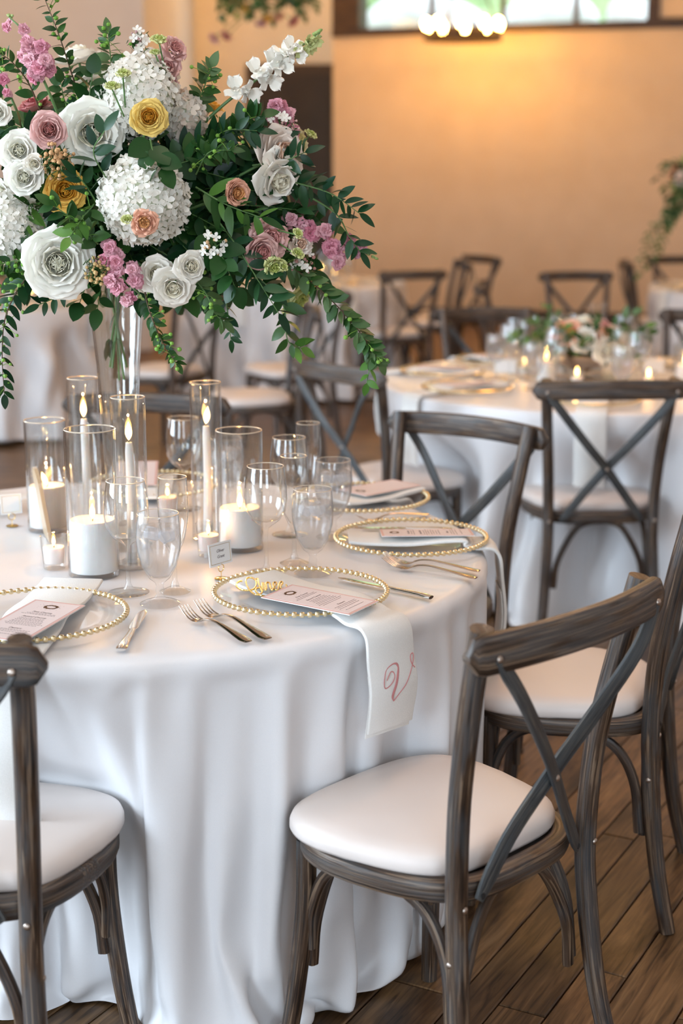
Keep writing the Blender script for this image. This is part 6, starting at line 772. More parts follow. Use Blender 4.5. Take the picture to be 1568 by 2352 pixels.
# beige arched sign, seen on edge
sg = atz(112, 1236, TZ); V, F = [], []
o2 = [(-.05, 0), (.05, 0)] + [(.05 * math.cos(R_(a)), .125 + .05 * math.sin(R_(a)) * .75) for a in range(0, 181, 15)]
for sgn in (-1, 1): V += [Vector((x, sgn * .004, z)) for x, z in o2]
k = len(o2); F = [tuple(range(k)), tuple(reversed(range(k, 2 * k)))] + [(i, i + k, (i + 1) % k + k, (i + 1) % k) for i in range(k)]
tag(put('table_sign', mesh('table_sign', V, F, plain('sign_acrylic', (.50, .36, .22), .3), smooth=False), None, T(sg.x, sg.y - .005, TZ + .002) @ RZ(R_(108)) @ RX(R_(-8)) @ RY(0)), 'beige arched table sign standing nearly edge-on before the left hurricane glass', 'sign')

# ------------------------------------------------------------------ place settings
BEAD = mesh('bead', *lathe([(0, -.0058), (.0041, -.0041), (.0058, 0), (.0041, .0041), (0, .0058)], 10), M_bead); 
BEAD2 = BEAD
plate_me = mesh('plate', *lathe([(0, .0040), (.104, .0040), (.110, .0046), (.118, .0062), (.146, .0140), (.158, .0160), (.162, .0172)], 72), M_charger)
wire_me = mesh('rim_wire', *sweep([Vector((.1645 * math.cos(2 * math.pi * i / 72), .1645 * math.sin(2 * math.pi * i / 72), .0175)) for i in range(72)], circ(.0020, 6), closed=True)[:2], M_gold)
goldrim_me = mesh('bead_rim', *sweep([Vector((.1645 * math.cos(2 * math.pi * i / 72), .1645 * math.sin(2 * math.pi * i / 72), .0175)) for i in range(72)], circ(.0055, 8), closed=True)[:2], M_bead)
def charger(x, y, label, beads=True, group=None, z=TZ):
    r = tag(empty('charger_plate', (x, y, z)), label, 'plate', group)
    put('plate', plate_me, r)
    if beads:
        put('rim_wire', wire_me, r); n = 74
        for i in range(n):
            a = 2 * math.pi * i / n; put('bead', BEAD, r, T(.1645 * math.cos(a), .1645 * math.sin(a), .0180))
    else: put('bead_rim', goldrim_me, r)
    return r
def napkin(p_in, p_out, redge, c, width, hang, label, mono=False, thick=.007, group='white napkins', zin=.0215):
    """folded linen strip from p_in across the charger, over the table edge (radius redge about c), hanging down"""
    a = Vector((p_in[0], p_in[1], 0)); b = Vector((p_out[0], p_out[1], 0)); d = (b - a).normalized()
    # distance from a to the table edge along d
    q = a - Vector((c[0], c[1], 0)); bq = q.dot(d); e = -bq + math.sqrt(bq * bq - q.length_squared + redge * redge)
    z0 = TZ + zin
    pts = [(0, z0), (.05, z0 - .004), (.13, z0 - .006), (.20, z0), (.25, z0 + .001), (min(.30, e - .06), z0 - .008), (e - .035, TZ + .0065), (e - .004, TZ + .006), (e + .010, TZ - .003), (e + .018, TZ - .020), (e + .022, TZ - .06)]
    for t in (.35, .6, .8, 1): pts.append((e + .024 + .006 * math.sin(4 * t), TZ - .06 - (hang - .06) * t))
    P = [a + d * u + Vector((0, 0, z)) for u, z in pts]; n = 60
    path = catmull(P, n)
    up = (d.x, d.y, 1)
    V, F, U = sweep(path, rect(width, thick, .0025), up=up, scale=[(1 + .02 * math.sin(i * .3), 1) for i in range(n)])
    r = put('napkin', mesh('napkin', V, F, M_napkin, U, sharp=50)); tag(r, label, 'napkin', group)
    # hem line: a second leaf of cloth under the first
    V, F, U = sweep([p - d * .006 + Vector((0, 0, -.006 * i / 8)) for i, p in enumerate(path[-16:])], rect(width * .96, .0025, .001), up=up)
    put('under_fold', mesh('under_fold', V, F, M_napkin, U), r)
    if mono:
        side = Vector((-d.y, d.x, 0))
        edge = a + d * (e + .024)
        def loc(x, y):
            X = ((x - .25 * (y - 1500)) - 505) * 1.4e-4; D = (y - 400) * 1.02e-4
            k = min(range(len(path)), key=lambda i: abs(path[i].z - (TZ - D)) + (9 if i < 30 else 0))
            pp = path[k]
            return Vector((pp.x, pp.y, TZ - D)) + side * X + d * (thick / 2 + .0008)
        A = [(315, 1310), (325, 1240), (370, 1180), (430, 1210), (450, 1290), (420, 1370), (350, 1435), (300, 1430), (265, 1350), (258, 1250), (290, 1130), (370, 1060), (450, 1065), (500, 1130), (515, 1230), (505, 1400), (490, 1550), (495, 1640), (540, 1725)]
        B = [(540, 1725), (620, 1600), (690, 1480), (740, 1330), (765, 1180), (770, 1050), (745, 970), (715, 1000), (725, 1080), (760, 1160), (830, 1235)]
        VV, FF = [], []
        for st, thk in ((A, lambda t: .0011 + .0020 * smooth(.60, .75, t) * (1 - smooth(.93, 1, t))), (B, lambda t: .0011)):
            pth = catmull([loc(*q) for q in st], 90)
            pth = [Vector((p.x, p.y, p.z)) for p in pth]
            sweep(pth, circ(1, 8, .5), up=d, scale=[(thk(i / 89), .0012) for i in range(90)], V=VV, F=FF)
        put('monogram', mesh('monogram', VV, FF, M_thread), r)['label'] = 'pink embroidered letter V'
    return r
def font(txt, size, mat, parent, M, shear=.35, bold=.0, ext=.0001):
    c = bpy.data.curves.new('lettering', 'FONT'); c.body = txt; c.size = size; c.shear = shear; c.align_x = 'CENTER'; c.align_y = 'CENTER'; c.extrude = ext; c.offset = bold
    c.materials.append(mat)
    tmp = bpy.data.objects.new('lettering_source', c); COL.objects.link(tmp)
    me = bpy.data.meshes.new_from_object(tmp.evaluated_get(bpy.context.evaluated_depsgraph_get())); bpy.data.objects.remove(tmp)
    return put('lettering', me, parent, M)
def menu(x, y, z, rot, label, L=.19, Wd=.105, tilt=(0, 0), text=True):
    r = tag(empty('menu_card', M=T(x, y, z) @ RZ(R_(rot)) @ RY(R_(tilt[0])) @ RX(R_(tilt[1]))), label, 'menu card', 'pink menu cards')
    box('backing', (-L / 2, L / 2, -Wd / 2, Wd / 2, 0, .0012), M_white, r)
    box('border', (-L / 2 + .0006, L / 2 - .0006, -Wd / 2 + .0006, Wd / 2 - .0006, .0012, .0016), M_pinkcard, r)
    fc = box('face', (-L / 2 + .006, L / 2 - .006, -Wd / 2 + .006, Wd / 2 - .006, .0016, .0019), M_blush, r)
    # flower emblem: a dark ring of petals in a spatter
    rr = random.Random(7); V, F = [], []
    def blob(cx, cy, a, b, ang, n=9):
        o = len(V)
        for i in range(n):
            t = 2 * math.pi * i / n; px, py = a * math.cos(t), b * math.sin(t)
            V.append(Vector((cx + px * math.cos(ang) - py * math.sin(ang), cy + px * math.sin(ang) + py * math.cos(ang), .0020)))
        F.append(tuple(range(o, o + n)))
    ex = -L / 2 + .030
    for i in range(12): t = i / 12 * 6.283; blob(ex + .0075 * math.cos(t), .0115 * math.sin(t), .0062, .0024, t + 1.2 + rr.random() * .6)
    for i in range(60):
        t = rr.random() * 6.283; q = .012 + rr.random() ** 2 * .012; blob(ex + q * .75 * math.cos(t), q * 1.2 * math.sin(t), .0009 * rr.random() + .0003, .0004, t, 5)
    put('emblem', mesh('emblem', V, F, M_brownink, smooth=False), fc)
    if text:
        Mt = Matrix(((0, -1, 0, 0), (1, 0, 0, 0), (0, 0, 1, .00205), (0, 0, 0, 1)))
        for tx, px in (('First Course', -.040), ('Second Course', -.014), ('Dessert', .045)):
            m = Mt.copy(); m.translation = (px, 0, .00205); font(tx, .0078, M_ink, fc, m, .45, -.00012)
        V, F = [], []
        for px in (-.033, -.028, -.006, -.001, .004, .010, .015, .021, .027, .053, .058, .064, .075):
            q = -Wd / 2 * rr.uniform(.45, .72); e = -q
            while q < e:
                w = rr.uniform(.002, .006); o = len(V)
                boxv(px - .0006, px + .0006, q, q + w, .0019, .00203, V, F); q += w + .0015
        put('print', mesh('print', V, F, M_ink, smooth=False), fc)['kind'] = 'stuff'
    return r
def fork_me(L=.205):
    V, F = [], []
    xs = [0, .012, .03, .06, .10, .125, .14]; zs = [.0035, .0045, .007, .011, .016, .0145, .010]; ws = [.0085, .0110, .0100, .0070, .0045, .0035, .0050]
    p = catmull([(x, 0, z) for x, z in zip(xs, zs)], 30); wv = np.interp(np.linspace(0, 1, 30), np.linspace(0, 1, 7), ws)
    sweep(p, circ(1, 10, 1), up=(0, 0, 1), scale=[(w, .0018 if i else .0012) for i, w in enumerate(wv)], V=V, F=F)
    p = catmull([(.136, 0, .0115), (.147, 0, .0065), (.158, 0, .0050), (.166, 0, .0055)], 12); wv = np.interp(np.linspace(0, 1, 12), [0, .35, .8, 1], [.0055, .0110, .0122, .0118])
    sweep(p, circ(1, 10, 1), up=(0, 0, 1), scale=[(w, .0013) for w in wv], V=V, F=F)
    for y in (-.0098, -.0033, .0033, .0098):
        p = catmull([(.160, y, .0052), (.175, y * 1.0, .0075), (.190, y * .98, .0135), (.206, y * .96, .0225)], 12)
        sweep(p, circ(1, 8, 1), up=(0, 0, 1), scale=[(.0021 - .0011 * i / 11, .0011) for i in range(12)], V=V, F=F)
    return mesh('fork', V, F, M_champagne, sharp=50)
def knife_me():
    V, F = [], []
    p = catmull([(0, 0, .004), (.03, 0, .006), (.08, 0, .006), (.105, 0, .0065)], 20); wv = np.interp(np.linspace(0, 1, 20), [0, .1, .5, 1], [.0085, .0105, .0075, .0055])
    sweep(p, circ(1, 12, 1), scale=[(w, .0035) for w in wv], V=V, F=F)
    n = len(V)
    p = [Vector((.103 + .127 * t, .0016 * math.sin(math.pi * t), .0065)) for t in np.linspace(0, 1, 22)]
    wv = np.interp(np.linspace(0, 1, 22), [0, .06, .1, .7, .92, 1], [.0050, .0050, .0088, .0095, .0065, .001])
    sweep(p, rect(2, 1, .1), scale=[(w, .0018) for w in wv], V=V, F=F)
    return mesh('knife', V, F, M_steel, sharp=40)
FORK, KNIFE = fork_me(), knife_me()
def lay(name, me, end, tip, label, cat, group, s=1.0, m=None):
    e = Vector((end[0], end[1], TZ + .0005)); a = math.atan2(tip[1] - end[1], tip[0] - end[0])
    o = put(name, me, None, T(*e) @ RZ(a) @ SC(s)); return tag(o, label, cat, group)
lay('fork', FORK, (-.161, 2.552), (-.303, 2.731), 'shorter fork of the pair left of the plate with the gold name', 'fork', 'forks', 1.0)
lay('fork', FORK, (-.128, 2.569), (-.278, 2.762), 'longer fork of the pair, next to the beaded plate', 'fork', 'forks', 1.08)
lay('knife', KNIFE, (-.375, 2.507), (-.363, 2.739), 'table knife lying right of the left-hand plate', 'knife', 'knives', 1.0)
lay('knife', KNIFE, (.171, 2.831), (-.003, 2.964), 'table knife right of the plate with the gold name, blade under its rim', 'knife', 'knives', .97)
lay('fork', FORK, (.269, 2.975), (.100, 3.065), 'nearer fork of the pair before the right-hand plate', 'fork', 'forks', 1.0)
lay('fork', FORK, (.280, 3.030), (.108, 3.100), 'farther fork of the pair before the right-hand plate', 'fork', 'forks', 1.0)
lay('fork', FORK, (.205, 3.560), (.060, 3.475), 'dark fork behind the right-hand plate, near the table rim', 'fork', 'forks', .95)
lay('knife', KNIFE, (.250, 3.395), (.045, 3.400), 'table knife behind the right-hand plate, seen over its rim', 'knife', 'knives', 1.0)
charger(-.554, 2.677, 'gold-beaded clear charger at the left edge, under a pink menu card', group='beaded chargers')
charger(-.078, 2.832, 'gold-beaded clear charger in front centre, with a gold cut-out name', group='beaded chargers')
charger(.152, 3.272, 'gold-beaded clear charger near the right rim of the table', group='beaded chargers')
charger(.048, 3.690, 'gold-beaded clear charger at the back right of the nearest table', group='beaded chargers')
charger(-.480, 3.850, 'gold-beaded clear charger on the far side, glimpsed between the candle tubes', group='beaded chargers')
charger(-.985, 3.62, 'charger at the far left of the nearest table, mostly cut off', group='beaded chargers')
i0, i1 = atz(168, 1330, .79), atz(18, 1478, .79)
napkin(i0, i1, .79, T1, .118, .30, 'white napkin across the left-hand charger, end hanging by the dark chair')
i0 = atz(580, 1322, .79)
napkin(i0, (i0.x + .69, i0.y - .72), .79, T1, .118, .188, 'white napkin hanging over the table front with a pink letter V', mono=True)
i0 = atz(800, 1232, .79)
napkin(i0, (i0.x + 1, i0.y + .02), .79, T1, .105, .26, 'white napkin on the right-hand charger, end falling over the table rim')
i0 = atz(770, 1148, .79)
napkin(i0, (i0.x + .72, i0.y + .62), .79, T1, .105, .22, 'white napkin on the back right charger')
napkin((-.47, 3.66), (-.50, 4.2), .79, T1, .105, .22, 'white napkin on the far charger, seen between the candle tubes')
i0 = atz(62, 1150, .80)
napkin(i0, (i0.x - .76, i0.y + .5), .79, T1, .105, .22, 'white napkin at the left edge of the picture, behind the left votive', zin=.035)
z2 = TZ + .028
menu(-.040, 2.731, z2, -31, 'pink menu card on the plate with the gold name', tilt=(1.5, 0))
menu(-.545, 2.585, z2 + .004, -112, 'pink menu card on the left-hand charger', tilt=(3, 0), L=.20)
menu(.185, 3.262, z2, 2, 'pink menu card on the right-hand charger', tilt=(0, -4), L=.20, Wd=.09)
menu(.095, 3.745, z2, 42, 'pink menu card on the back right charger', text=False, tilt=(0, 0))
menu(-.525, 3.88, z2 + .01, 95, 'pink menu card on the far charger behind the tubes', text=False, tilt=(-8, 0))
# gold cut-out name on the napkin
VV, FF = [], []
def gp(x, y): return atz(460 + x * .15306, 1220 + y * .15306, TZ + .030)
for st in ([(630, 752), (590, 752), (548, 785), (548, 835), (620, 880), (720, 888), (800, 868), (838, 810), (830, 745), (780, 702), (720, 698), (684, 735), (690, 800), (728, 870), (780, 925), (850, 955), (915, 935), (935, 885), (900, 850), (850, 855), (828, 890), (858, 930), (900, 962), (968, 972)],
           [(838, 712), (862, 722), (872, 780), (895, 840), (925, 905), (925, 830), (930, 782), (948, 785), (955, 840), (972, 885), (992, 860), (985, 795), (1010, 768), (1040, 785), (1050, 845), (1072, 885), (1100, 850), (1092, 790), (1122, 764), (1142, 792), (1112, 835), (1130, 880), (1168, 870), (1182, 800), (1210, 758), (1236, 780), (1205, 832), (1225, 876), (1270, 878), (1298, 845), (1288, 805)]):
    p = catmull([gp(*q) for q in st], 190)
    sweep(p, rect(.0032, .0030, .0007), up=(0, 0, 1), V=VV, F=FF)
tag(put('name_sign', mesh('name_sign', VV, FF, M_gold, sharp=40)), 'gold cut-out script name lying on the napkin', 'name sign')
# place cards in gold ring holders
def placecard(x, y, rot, label, lines, zc=.034, w=.062, h=.046, group=None):
    hd = tag(empty('card_holder', (x, y, TZ)), 'gold ring holder of the ' + label, 'card holder', group)
    ring = [Vector((.0078 * math.sin(t) * math.cos(R_(rot)), .0078 * math.sin(t) * math.sin(R_(rot)) + .0012 * (t / 6 - 1), .0225 + .0078 * math.cos(t))) for t in np.linspace(0, 4 * math.pi, 60)]
    put('ring', mesh('ring', *sweep(ring, circ(.0009, 6), up=(0, 1, .1))[:2], M_gold), hd)
    put('stem', mesh('stem', *sweep([Vector((0, 0, .002)), Vector((0, 0, .015))], circ(.0008, 6), up=(0, 1, 0))[:2], M_gold), hd)
    put('foot', mesh('foot', *lathe([(0, 0), (.0135, 0), (.014, .0012), (.012, .0022), (0, .0025)], 20), M_gold), hd)
    c = tag(empty('place_card', M=T(x, y, TZ + zc) @ RZ(R_(rot)) @ RX(R_(90 - 6))), label, 'place card', group)
    box('paper', (-w / 2, w / 2, -h * .12, h * .88, -.0006, .0006), M_white, c)
    V, F = [], []; e = .004; t = .0007
    for b in ((-w / 2 + e, w / 2 - e, -h * .12 + e, -h * .12 + e + t), (-w / 2 + e, w / 2 - e, h * .88 - e - t, h * .88 - e), (-w / 2 + e, -w / 2 + e + t, -h * .12 + e, h * .88 - e), (w / 2 - e - t, w / 2 - e, -h * .12 + e, h * .88 - e)):
        boxv(*b, .0006, .0009, V, F)
    put('gold_border', mesh('gold_border', V, F, M_gold, smooth=False), c)
    for k, tx in enumerate(lines): font(tx, .0088, M_ink, c, T(0, h * .52 - k * .0115, .0008))
placecard(-.241, 2.985, 52, 'gold-bordered place card behind the front charger', ('Oliver', 'Grant'), w=.066)
placecard(atz(28, 1208, TZ).x, atz(28, 1208, TZ).y, 28, 'white place card by the left edge of the nearest table', (), w=.05)

# ------------------------------------------------------------------ flowers
LV = {}
def petal_geo(W=.5, L=1.0, cup=.18, curl=.2, ruf=.03, wrap=.5, nu=6, nv=7, seed=0, pt=.0):
    V, F = [], []
    for j in range(nv + 1):
        v = j / nv
        w = W * (math.sqrt(max(.03, 1 - ((v - .60) / .63) ** 2)) if v < .60 else math.sqrt(max(.03, 1 - ((v - .60) / .415) ** 2)))
        for i in range(nu + 1):
            u = -1 + 2 * i / nu; y = w * u
            x = cup * math.sin(math.pi * min(1, v * .92)) + curl * max(0, v - .62) ** 2 * 7 - wrap * y * y * (1 - .35 * v)
            x += ruf * math.sin(u * 6.5 + seed * 2.1 + 3 * v) * v ** 2
            z = L * v * (1 - .10 * u * u * v + pt * (1 - abs(u)) * v * v) - curl * max(0, v - .66) ** 2 * 3.2
            V.append(Vector((x, y, z + ruf * .6 * math.cos(u * 5 + seed) * v ** 3)))
    n = nu + 1
    for j in range(nv):
        for i in range(nu): F.append((j * n + i, j * n + i + 1, (j + 1) * n + i + 1, (j + 1) * n + i))
    return V, F
def petal_me(name, mat, *a, **k): return mesh(name, *petal_geo(*a, **k), mat, sharp=0)
def bloom_me(mat, parts, extra=None):
    """a small flower joined from petals: parts = [(angle, tilt, scale, petal kwargs)]"""
    V, F = extra if extra else ([], [])
    for ang, tilt, s, kw in parts:
        v, f = petal_geo(**kw); o = len(V); M = RZ(ang) @ T(.05, 0, 0) @ RY(tilt) @ SC(s); V += [M @ q for q in v]; F += [tuple(o + i for i in q) for q in f]
    return mesh('floret', V, F, mat, sharp=0)
PAL = {}
def pal(name, inner, outer, trans=.14):
    m1 = leafy(name + '_inner', inner, tuple(min(1, c * 1.07) for c in inner), .55, trans, .25); m2 = leafy(name + '_outer', outer, tuple(min(1, c * 1.07) for c in outer), .55, trans, .25)
    PAL[name] = [petal_me('petal', m1, .52, .95, .10, .03, .015, 1.3, seed=1), petal_me('petal', m1, .60, 1.0, .14, .10, .02, .85, seed=2),
                 petal_me('petal', m2, .70, 1.0, .16, .20, .03, .55, seed=3), petal_me('petal', m2, .76, 1.0, .16, .30, .045, .35, seed=4, pt=.08)]
    PAL[name + '_ruf'] = [petal_me('petal', m1, .52, .95, .12, .12, .07, 1.0, 8, 7, seed=5), petal_me('petal', m1, .60, 1, .14, .18, .09, .7, 8, 7, seed=6), petal_me('petal', m2, .66, 1, .16, .26, .11, .45, 9, 7, seed=7), petal_me('petal', m2, .70, 1, .16, .34, .13, .35, 9, 7, seed=8)]
pal('white', (.95, .91, .76), (.96, .92, .83)); pal('cream', (.92, .85, .68), (.94, .88, .78)); pal('blush', (.86, .58, .42), (.90, .78, .68))
pal('dusty', (.68, .31, .28), (.76, .46, .42)); pal('pink', (.66, .26, .30), (.72, .40, .42)); pal('red', (.45, .10, .10), (.62, .25, .24))
pal('yellow', (.82, .42, .05), (.82, .58, .16)); pal('orange', (.88, .48, .06), (.92, .56, .12)); pal('peach', (.80, .40, .16), (.82, .44, .30)); pal('green', (.52, .58, .16), (.64, .67, .30)); pal('lemon', (.78, .68, .30), (.80, .70, .42))
M_stem = leafy('stem_green', (.09, .19, .05), (.13, .24, .08), .5, .1)
M_brownstem = plain('woody_stem', (.10, .06, .03), .7)
M_sepal = leafy('sepal_green', (.08, .17, .05), (.12, .22, .07), .5, .2)
SEPAL = petal_me('sepal', M_sepal, .14, 1.0, .1, .25, .0, .3, 2, 4, pt=.3)
BC = Vector((T1[0], T1[1] - .02, 1.47))       # heart of the bouquet
def facing(p, cam_w=.75, extra=(0, 0, 0)):
    o = (p - BC).normalized(); c = (Vector((0, 0, CAMH)) - p).normalized()
    return (o * (1 - cam_w) + c * cam_w + Vector(extra)).normalized()
def stem_me(a, b, r=.003, bend=.03, mat=None, n=8):
    mid = (a + b) / 2 + Vector((0, 0, -bend))
    return mesh('stem', *sweep(catmull([a, mid, b], n), circ(r, 6), up=(.3, 1, .2))[:2], mat or M_stem)
def rose(px, py, dia, Y, color, label, n=22, openness=64, cam_w=.75, extra=(0, 0, 0), name='rose', cat='flower', group='roses in the tall centrepiece', ruf=False, inner=.32, p=None, stem=True, tight=1.0):
    if p is None: p = at(px, py, Y); R = dia / 2 * Y * 1.02 / FPX
    else: R = dia / 2
    ax = facing(p, cam_w, extra); M = frame(p - ax * R * .45, ax, (1, .2, 0)) @ RZ(px * .37 + py * .11)
    o = tag(empty(name, M=M), label, cat, group)
    ms = PAL[color + ('_ruf' if ruf else '')]; rr = random.Random(int(px * 7 + py))
    n = int(n * 1.7)
    for k in range(n):
        t = k / (n - 1); me = ms[0] if t < .3 else ms[1] if t < .55 else ms[2] if t < .82 else ms[3]
        tilt = R_(-20 + 54 * t ** (1.0 * tight) + max(0, openness - 40) * max(0, t - .60) / .40 + rr.uniform(-4, 4)); s = R * (.58 + .26 * t) * rr.uniform(.94, 1.06)
        put('petal', me, o, RZ(k * 2.39996 + rr.uniform(-.15, .15)) @ T(R * (.03 + .35 * t ** 1.25), 0, R * (.16 * (1 - t) - .05)) @ RY(tilt) @ Matrix.Diagonal((s, s * (.80 + .35 * t), s * (1.0 + .02 * t), 1)))
    if stem:
        for k in range(4): put('sepal', SEPAL, o, RZ(k * 1.57 + .4) @ RY(R_(95)) @ SC(R * .75))
        q = M.inverted() @ (BC + (p - BC) * .15 + Vector((0, 0, -.05)))
        put('stem', stem_me(Vector((0, 0, 0)), q, .0028), o)
    return o
# --- hydrangea heads
def floret_me(mat, seed):
    V, F = [], []; rr = random.Random(seed)
    for k in range(4):
        a = k * math.pi / 2 + rr.uniform(-.12, .12); L = rr.uniform(.92, 1.06); o = len(V); tw = rr.uniform(-.18, .18)
        for j in range(4):
            v = j / 3; w = .62 * (.25, .85, 1.0, .55)[j]
            for i in range(3):
                u = i - 1; r = L * (.06, .42, .80, 1.04)[j] - (.10 if j == 3 and u else 0); y = w * u * .62
                z = .16 * v * v + .10 * abs(u) * v + tw * u * v + (.05 * math.sin(5 * v + seed + u))
                V.append(Vector((r * math.cos(a) - y * math.sin(a), r * math.sin(a) + y * math.cos(a), z)))
        for j in range(3):
            for i in range(2): F.append((o + j * 3 + i, o + (j + 1) * 3 + i, o + (j + 1) * 3 + i + 1, o + j * 3 + i + 1))
    return mesh('floret', V, F, mat, sharp=0)
M_hyd = leafy('hydrangea_white', (.93, .90, .82), (.96, .92, .84), .6, .3, .2); M_hydb = leafy('hydrangea_blush', (.92, .78, .66), (.94, .85, .74), .6, .3, .2); M_hydcore = plain('hydrangea_core', (.52, .55, .38), .8)
FLO = {'w': [floret_me(M_hyd, 1), floret_me(M_hyd, 2), floret_me(M_hyd, 3)], 'b': [floret_me(M_hydb, 4), floret_me(M_hydb, 5), floret_me(M_hyd, 6)]}
COREM = mesh('core', *lathe([(0, -1)] + [(math.cos(R_(a)), math.sin(R_(a))) for a in range(-75, 90, 15)] + [(0, 1)], 20), M_hydcore)
def hydrangea(px, py, dia, Y, label, kind='w', n=190, fs=.0150, sq=(1, 1, .95)):
    p = at(px, py, Y); R = dia / 2 * Y * 1.02 / FPX; ax = facing(p, .55); M = frame(p, ax)
    o = tag(empty('hydrangea', M=M), label, 'flower', 'hydrangea heads in the tall centrepiece'); rr = random.Random(int(px + py))
    put('core', COREM, o, SC(R * .80))
    for k in range(n):
        z = 1 - 1.62 * (k + .5) / n; q = math.sqrt(max(0, 1 - z * z)); a = k * 2.39996
        d = Vector((q * math.cos(a), q * math.sin(a), z)); rad = R * (.93 + rr.uniform(-.06, .06) - fs * .3 / R)
        dd = (d + Vector((rr.uniform(-.38, .38), rr.uniform(-.38, .38), rr.uniform(-.38, .38)))).normalized()
        put('floret', rr.choice(FLO[kind]), o, frame(d * rad, dd, (rr.uniform(-1, 1), rr.uniform(-1, 1), .3)) @ SC(fs * rr.uniform(.85, 1.12)))
    put('stem', stem_me(Vector((0, 0, -R * .8)), M.inverted() @ (BC + (p - BC) * .2 + Vector((0, 0, -.06))), .004), o)
hydrangea(330, 458, 212, 2.93, 'white hydrangea head lowest in the centre of the bouquet', 'w', 210)
hydrangea(320, 225, 190, 3.04, 'white hydrangea head at the top centre, behind the yellow rose', 'w', 180)
hydrangea(418, 268, 120, 3.10, 'blush hydrangea head right of the yellow rose', 'b', 90)
hydrangea(350, 175, 120, 3.10, 'blush-tinted hydrangea tuft at the top of the bouquet', 'b', 80)
hydrangea(18, 520, 165, 2.97, 'white hydrangea head cut by the left edge, above the big white rose', 'w', 150)
hydrangea(240, 245, 95, 3.05, 'small white hydrangea tuft left of the green buds', 'w', 60)
# --- roses and their kin
rose(212, 305, 132, 2.97, 'white', 'wide open white rose left of the yellow garden rose', 20, 82, .7, (.15, 0, -.25))
rose(132, 605, 150, 2.90, 'white', 'large white rose at the lower left of the bouquet', 26, 70, .92, (.02, 0, -.02))
rose(42, 345, 86, 2.93, 'white', 'upper white spray rose by the left edge', 18, 62, .8)
rose(55, 408, 80, 2.92, 'white', 'lower white spray rose by the left edge', 18, 62, .8)
rose(78, 376, 46, 2.92, 'cream', 'tiny white spray rose between two larger ones at the left', 14, 55, .8)
rose(-8, 258, 60, 2.95, 'white', 'white rose mostly cut off at the left edge', 16, 62, .8)
rose(0, 440, 60, 3.02, 'white', 'white rose petals behind the left spray roses', 14, 70, .6)
rose(178, 118, 100, 3.36, 'cream', 'blurred white rose at the back, top left of the bouquet', 16, 75, .3, (0, 0, .3))
rose(205, 165, 80, 3.34, 'cream', 'second blurred white rose at the back, top left', 14, 75, .3, (0, 0, .1))
rose(112, 298, 78, 2.93, 'dusty', 'dusty pink rose at the left, above the berries', 24, 60, .85)
rose(75, 235, 70, 3.18, 'red', 'blurred deep pink rose behind the left stems', 16, 45, .3, (0, 0, .6))
rose(108, 238, 50, 3.2, 'dusty', 'blurred pink rose bud behind the left stems', 12, 40, .3, (0, 0, .6))
rose(342, 268, 78, 2.90, 'yellow', 'yellow garden rose in front of the upper hydrangea', 30, 58, .9, (0, 0, .05), 'garden_rose', tight=.8)
rose(150, 437, 94, 2.95, 'orange', 'orange ranunculus at the left centre', 28, 56, .85, (.2, 0, 0), 'ranunculus', tight=.7)
rose(547, 443, 64, 2.92, 'peach', 'peach ranunculus in the green foliage on the right', 26, 40, .8, (.45, 0, -.1), 'ranunculus', tight=.7)
rose(488, 238, 60, 3.30, 'orange', 'blurred orange ranunculus at the back, under the snapdragon', 14, 50, .3, (0, 0, .4), 'ranunculus')
rose(655, 350, 116, 2.98, 'blush', 'blush garden rose at the upper right of the bouquet', 22, 66, .6, (.35, 0, .1), 'garden_rose')
rose(645, 418, 112, 2.96, 'cream', 'white open rose hanging on the right below the blush one', 16, 86, .55, (.25, 0, -.5))
rose(690, 322, 66, 3.10, 'lemon', 'soft yellow lisianthus at the right, above the blush rose', 14, 55, .4, (.5, 0, .1), 'lisianthus', ruf=True)
rose(622, 545, 84, 2.94, 'dusty', 'ruffled pink rose at the lower right, topmost of the pink pair', 20, 68, .75, (.1, 0, .1), ruf=True)
rose(604, 580, 80, 2.92, 'dusty', 'cupped pink rose at the lower right, below the ruffled one', 24, 50, .8, (.3, 0, -.2))
rose(692, 560, 56, 2.98, 'blush', 'small peach lisianthus beside the pink stock on the right', 14, 58, .7, (.2, 0, 0), 'lisianthus', ruf=True)
rose(632, 614, 54, 2.90, 'green', 'pale green lisianthus under the pink roses', 14, 44, .7, (.1, 0, -.5), 'lisianthus', ruf=True)
rose(688, 690, 82, 3.14, 'green', 'blurred yellow-green lisianthus low on the right', 14, 60, .4, (.3, 0, -.6), 'lisianthus', ruf=True)
rose(730, 640, 56, 3.32, 'yellow', 'blurred yellow rose at the back right', 12, 50, .3, (.4, 0, 0))
rose(331, 512, 58, 2.80, 'peach', 'ruffled peach lisianthus in front of the lowest hydrangea', 20, 60, .9, (.05, 0, -.1), 'lisianthus', ruf=True)
rose(358, 628, 78, 2.91, 'cream', 'white spray rose left of the three at the bottom of the bouquet', 16, 74, .75, (0, 0, .1))
rose(440, 612, 70, 2.90, 'cream', 'white spray rose at the right of the three at the bottom', 16, 66, .7, (.25, 0, .1))
rose(398, 663, 92, 2.90, 'cream', 'lowest white spray rose, between the two others', 18, 80, .75, (0, 0, -.3))
rose(340, 650, 50, 2.96, 'cream', 'half hidden white spray rose behind the low pink stock', 12, 70, .7, (0, 0, -.2))
rose(404, 108, 58, 3.06, 'dusty', 'upper pink lisianthus standing above the hydrangea', 16, 62, .5, (.3, 0, .1), 'lisianthus', ruf=True)
rose(382, 152, 62, 3.05, 'dusty', 'lower pink lisianthus standing above the hydrangea', 16, 66, .5, (-.1, 0, 0), 'lisianthus', ruf=True)
rose(392, 190, 44, 3.06, 'pink', 'small pink lisianthus just over the hydrangea', 12, 60, .5, (.1, 0, -.2), 'lisianthus', ruf=True)
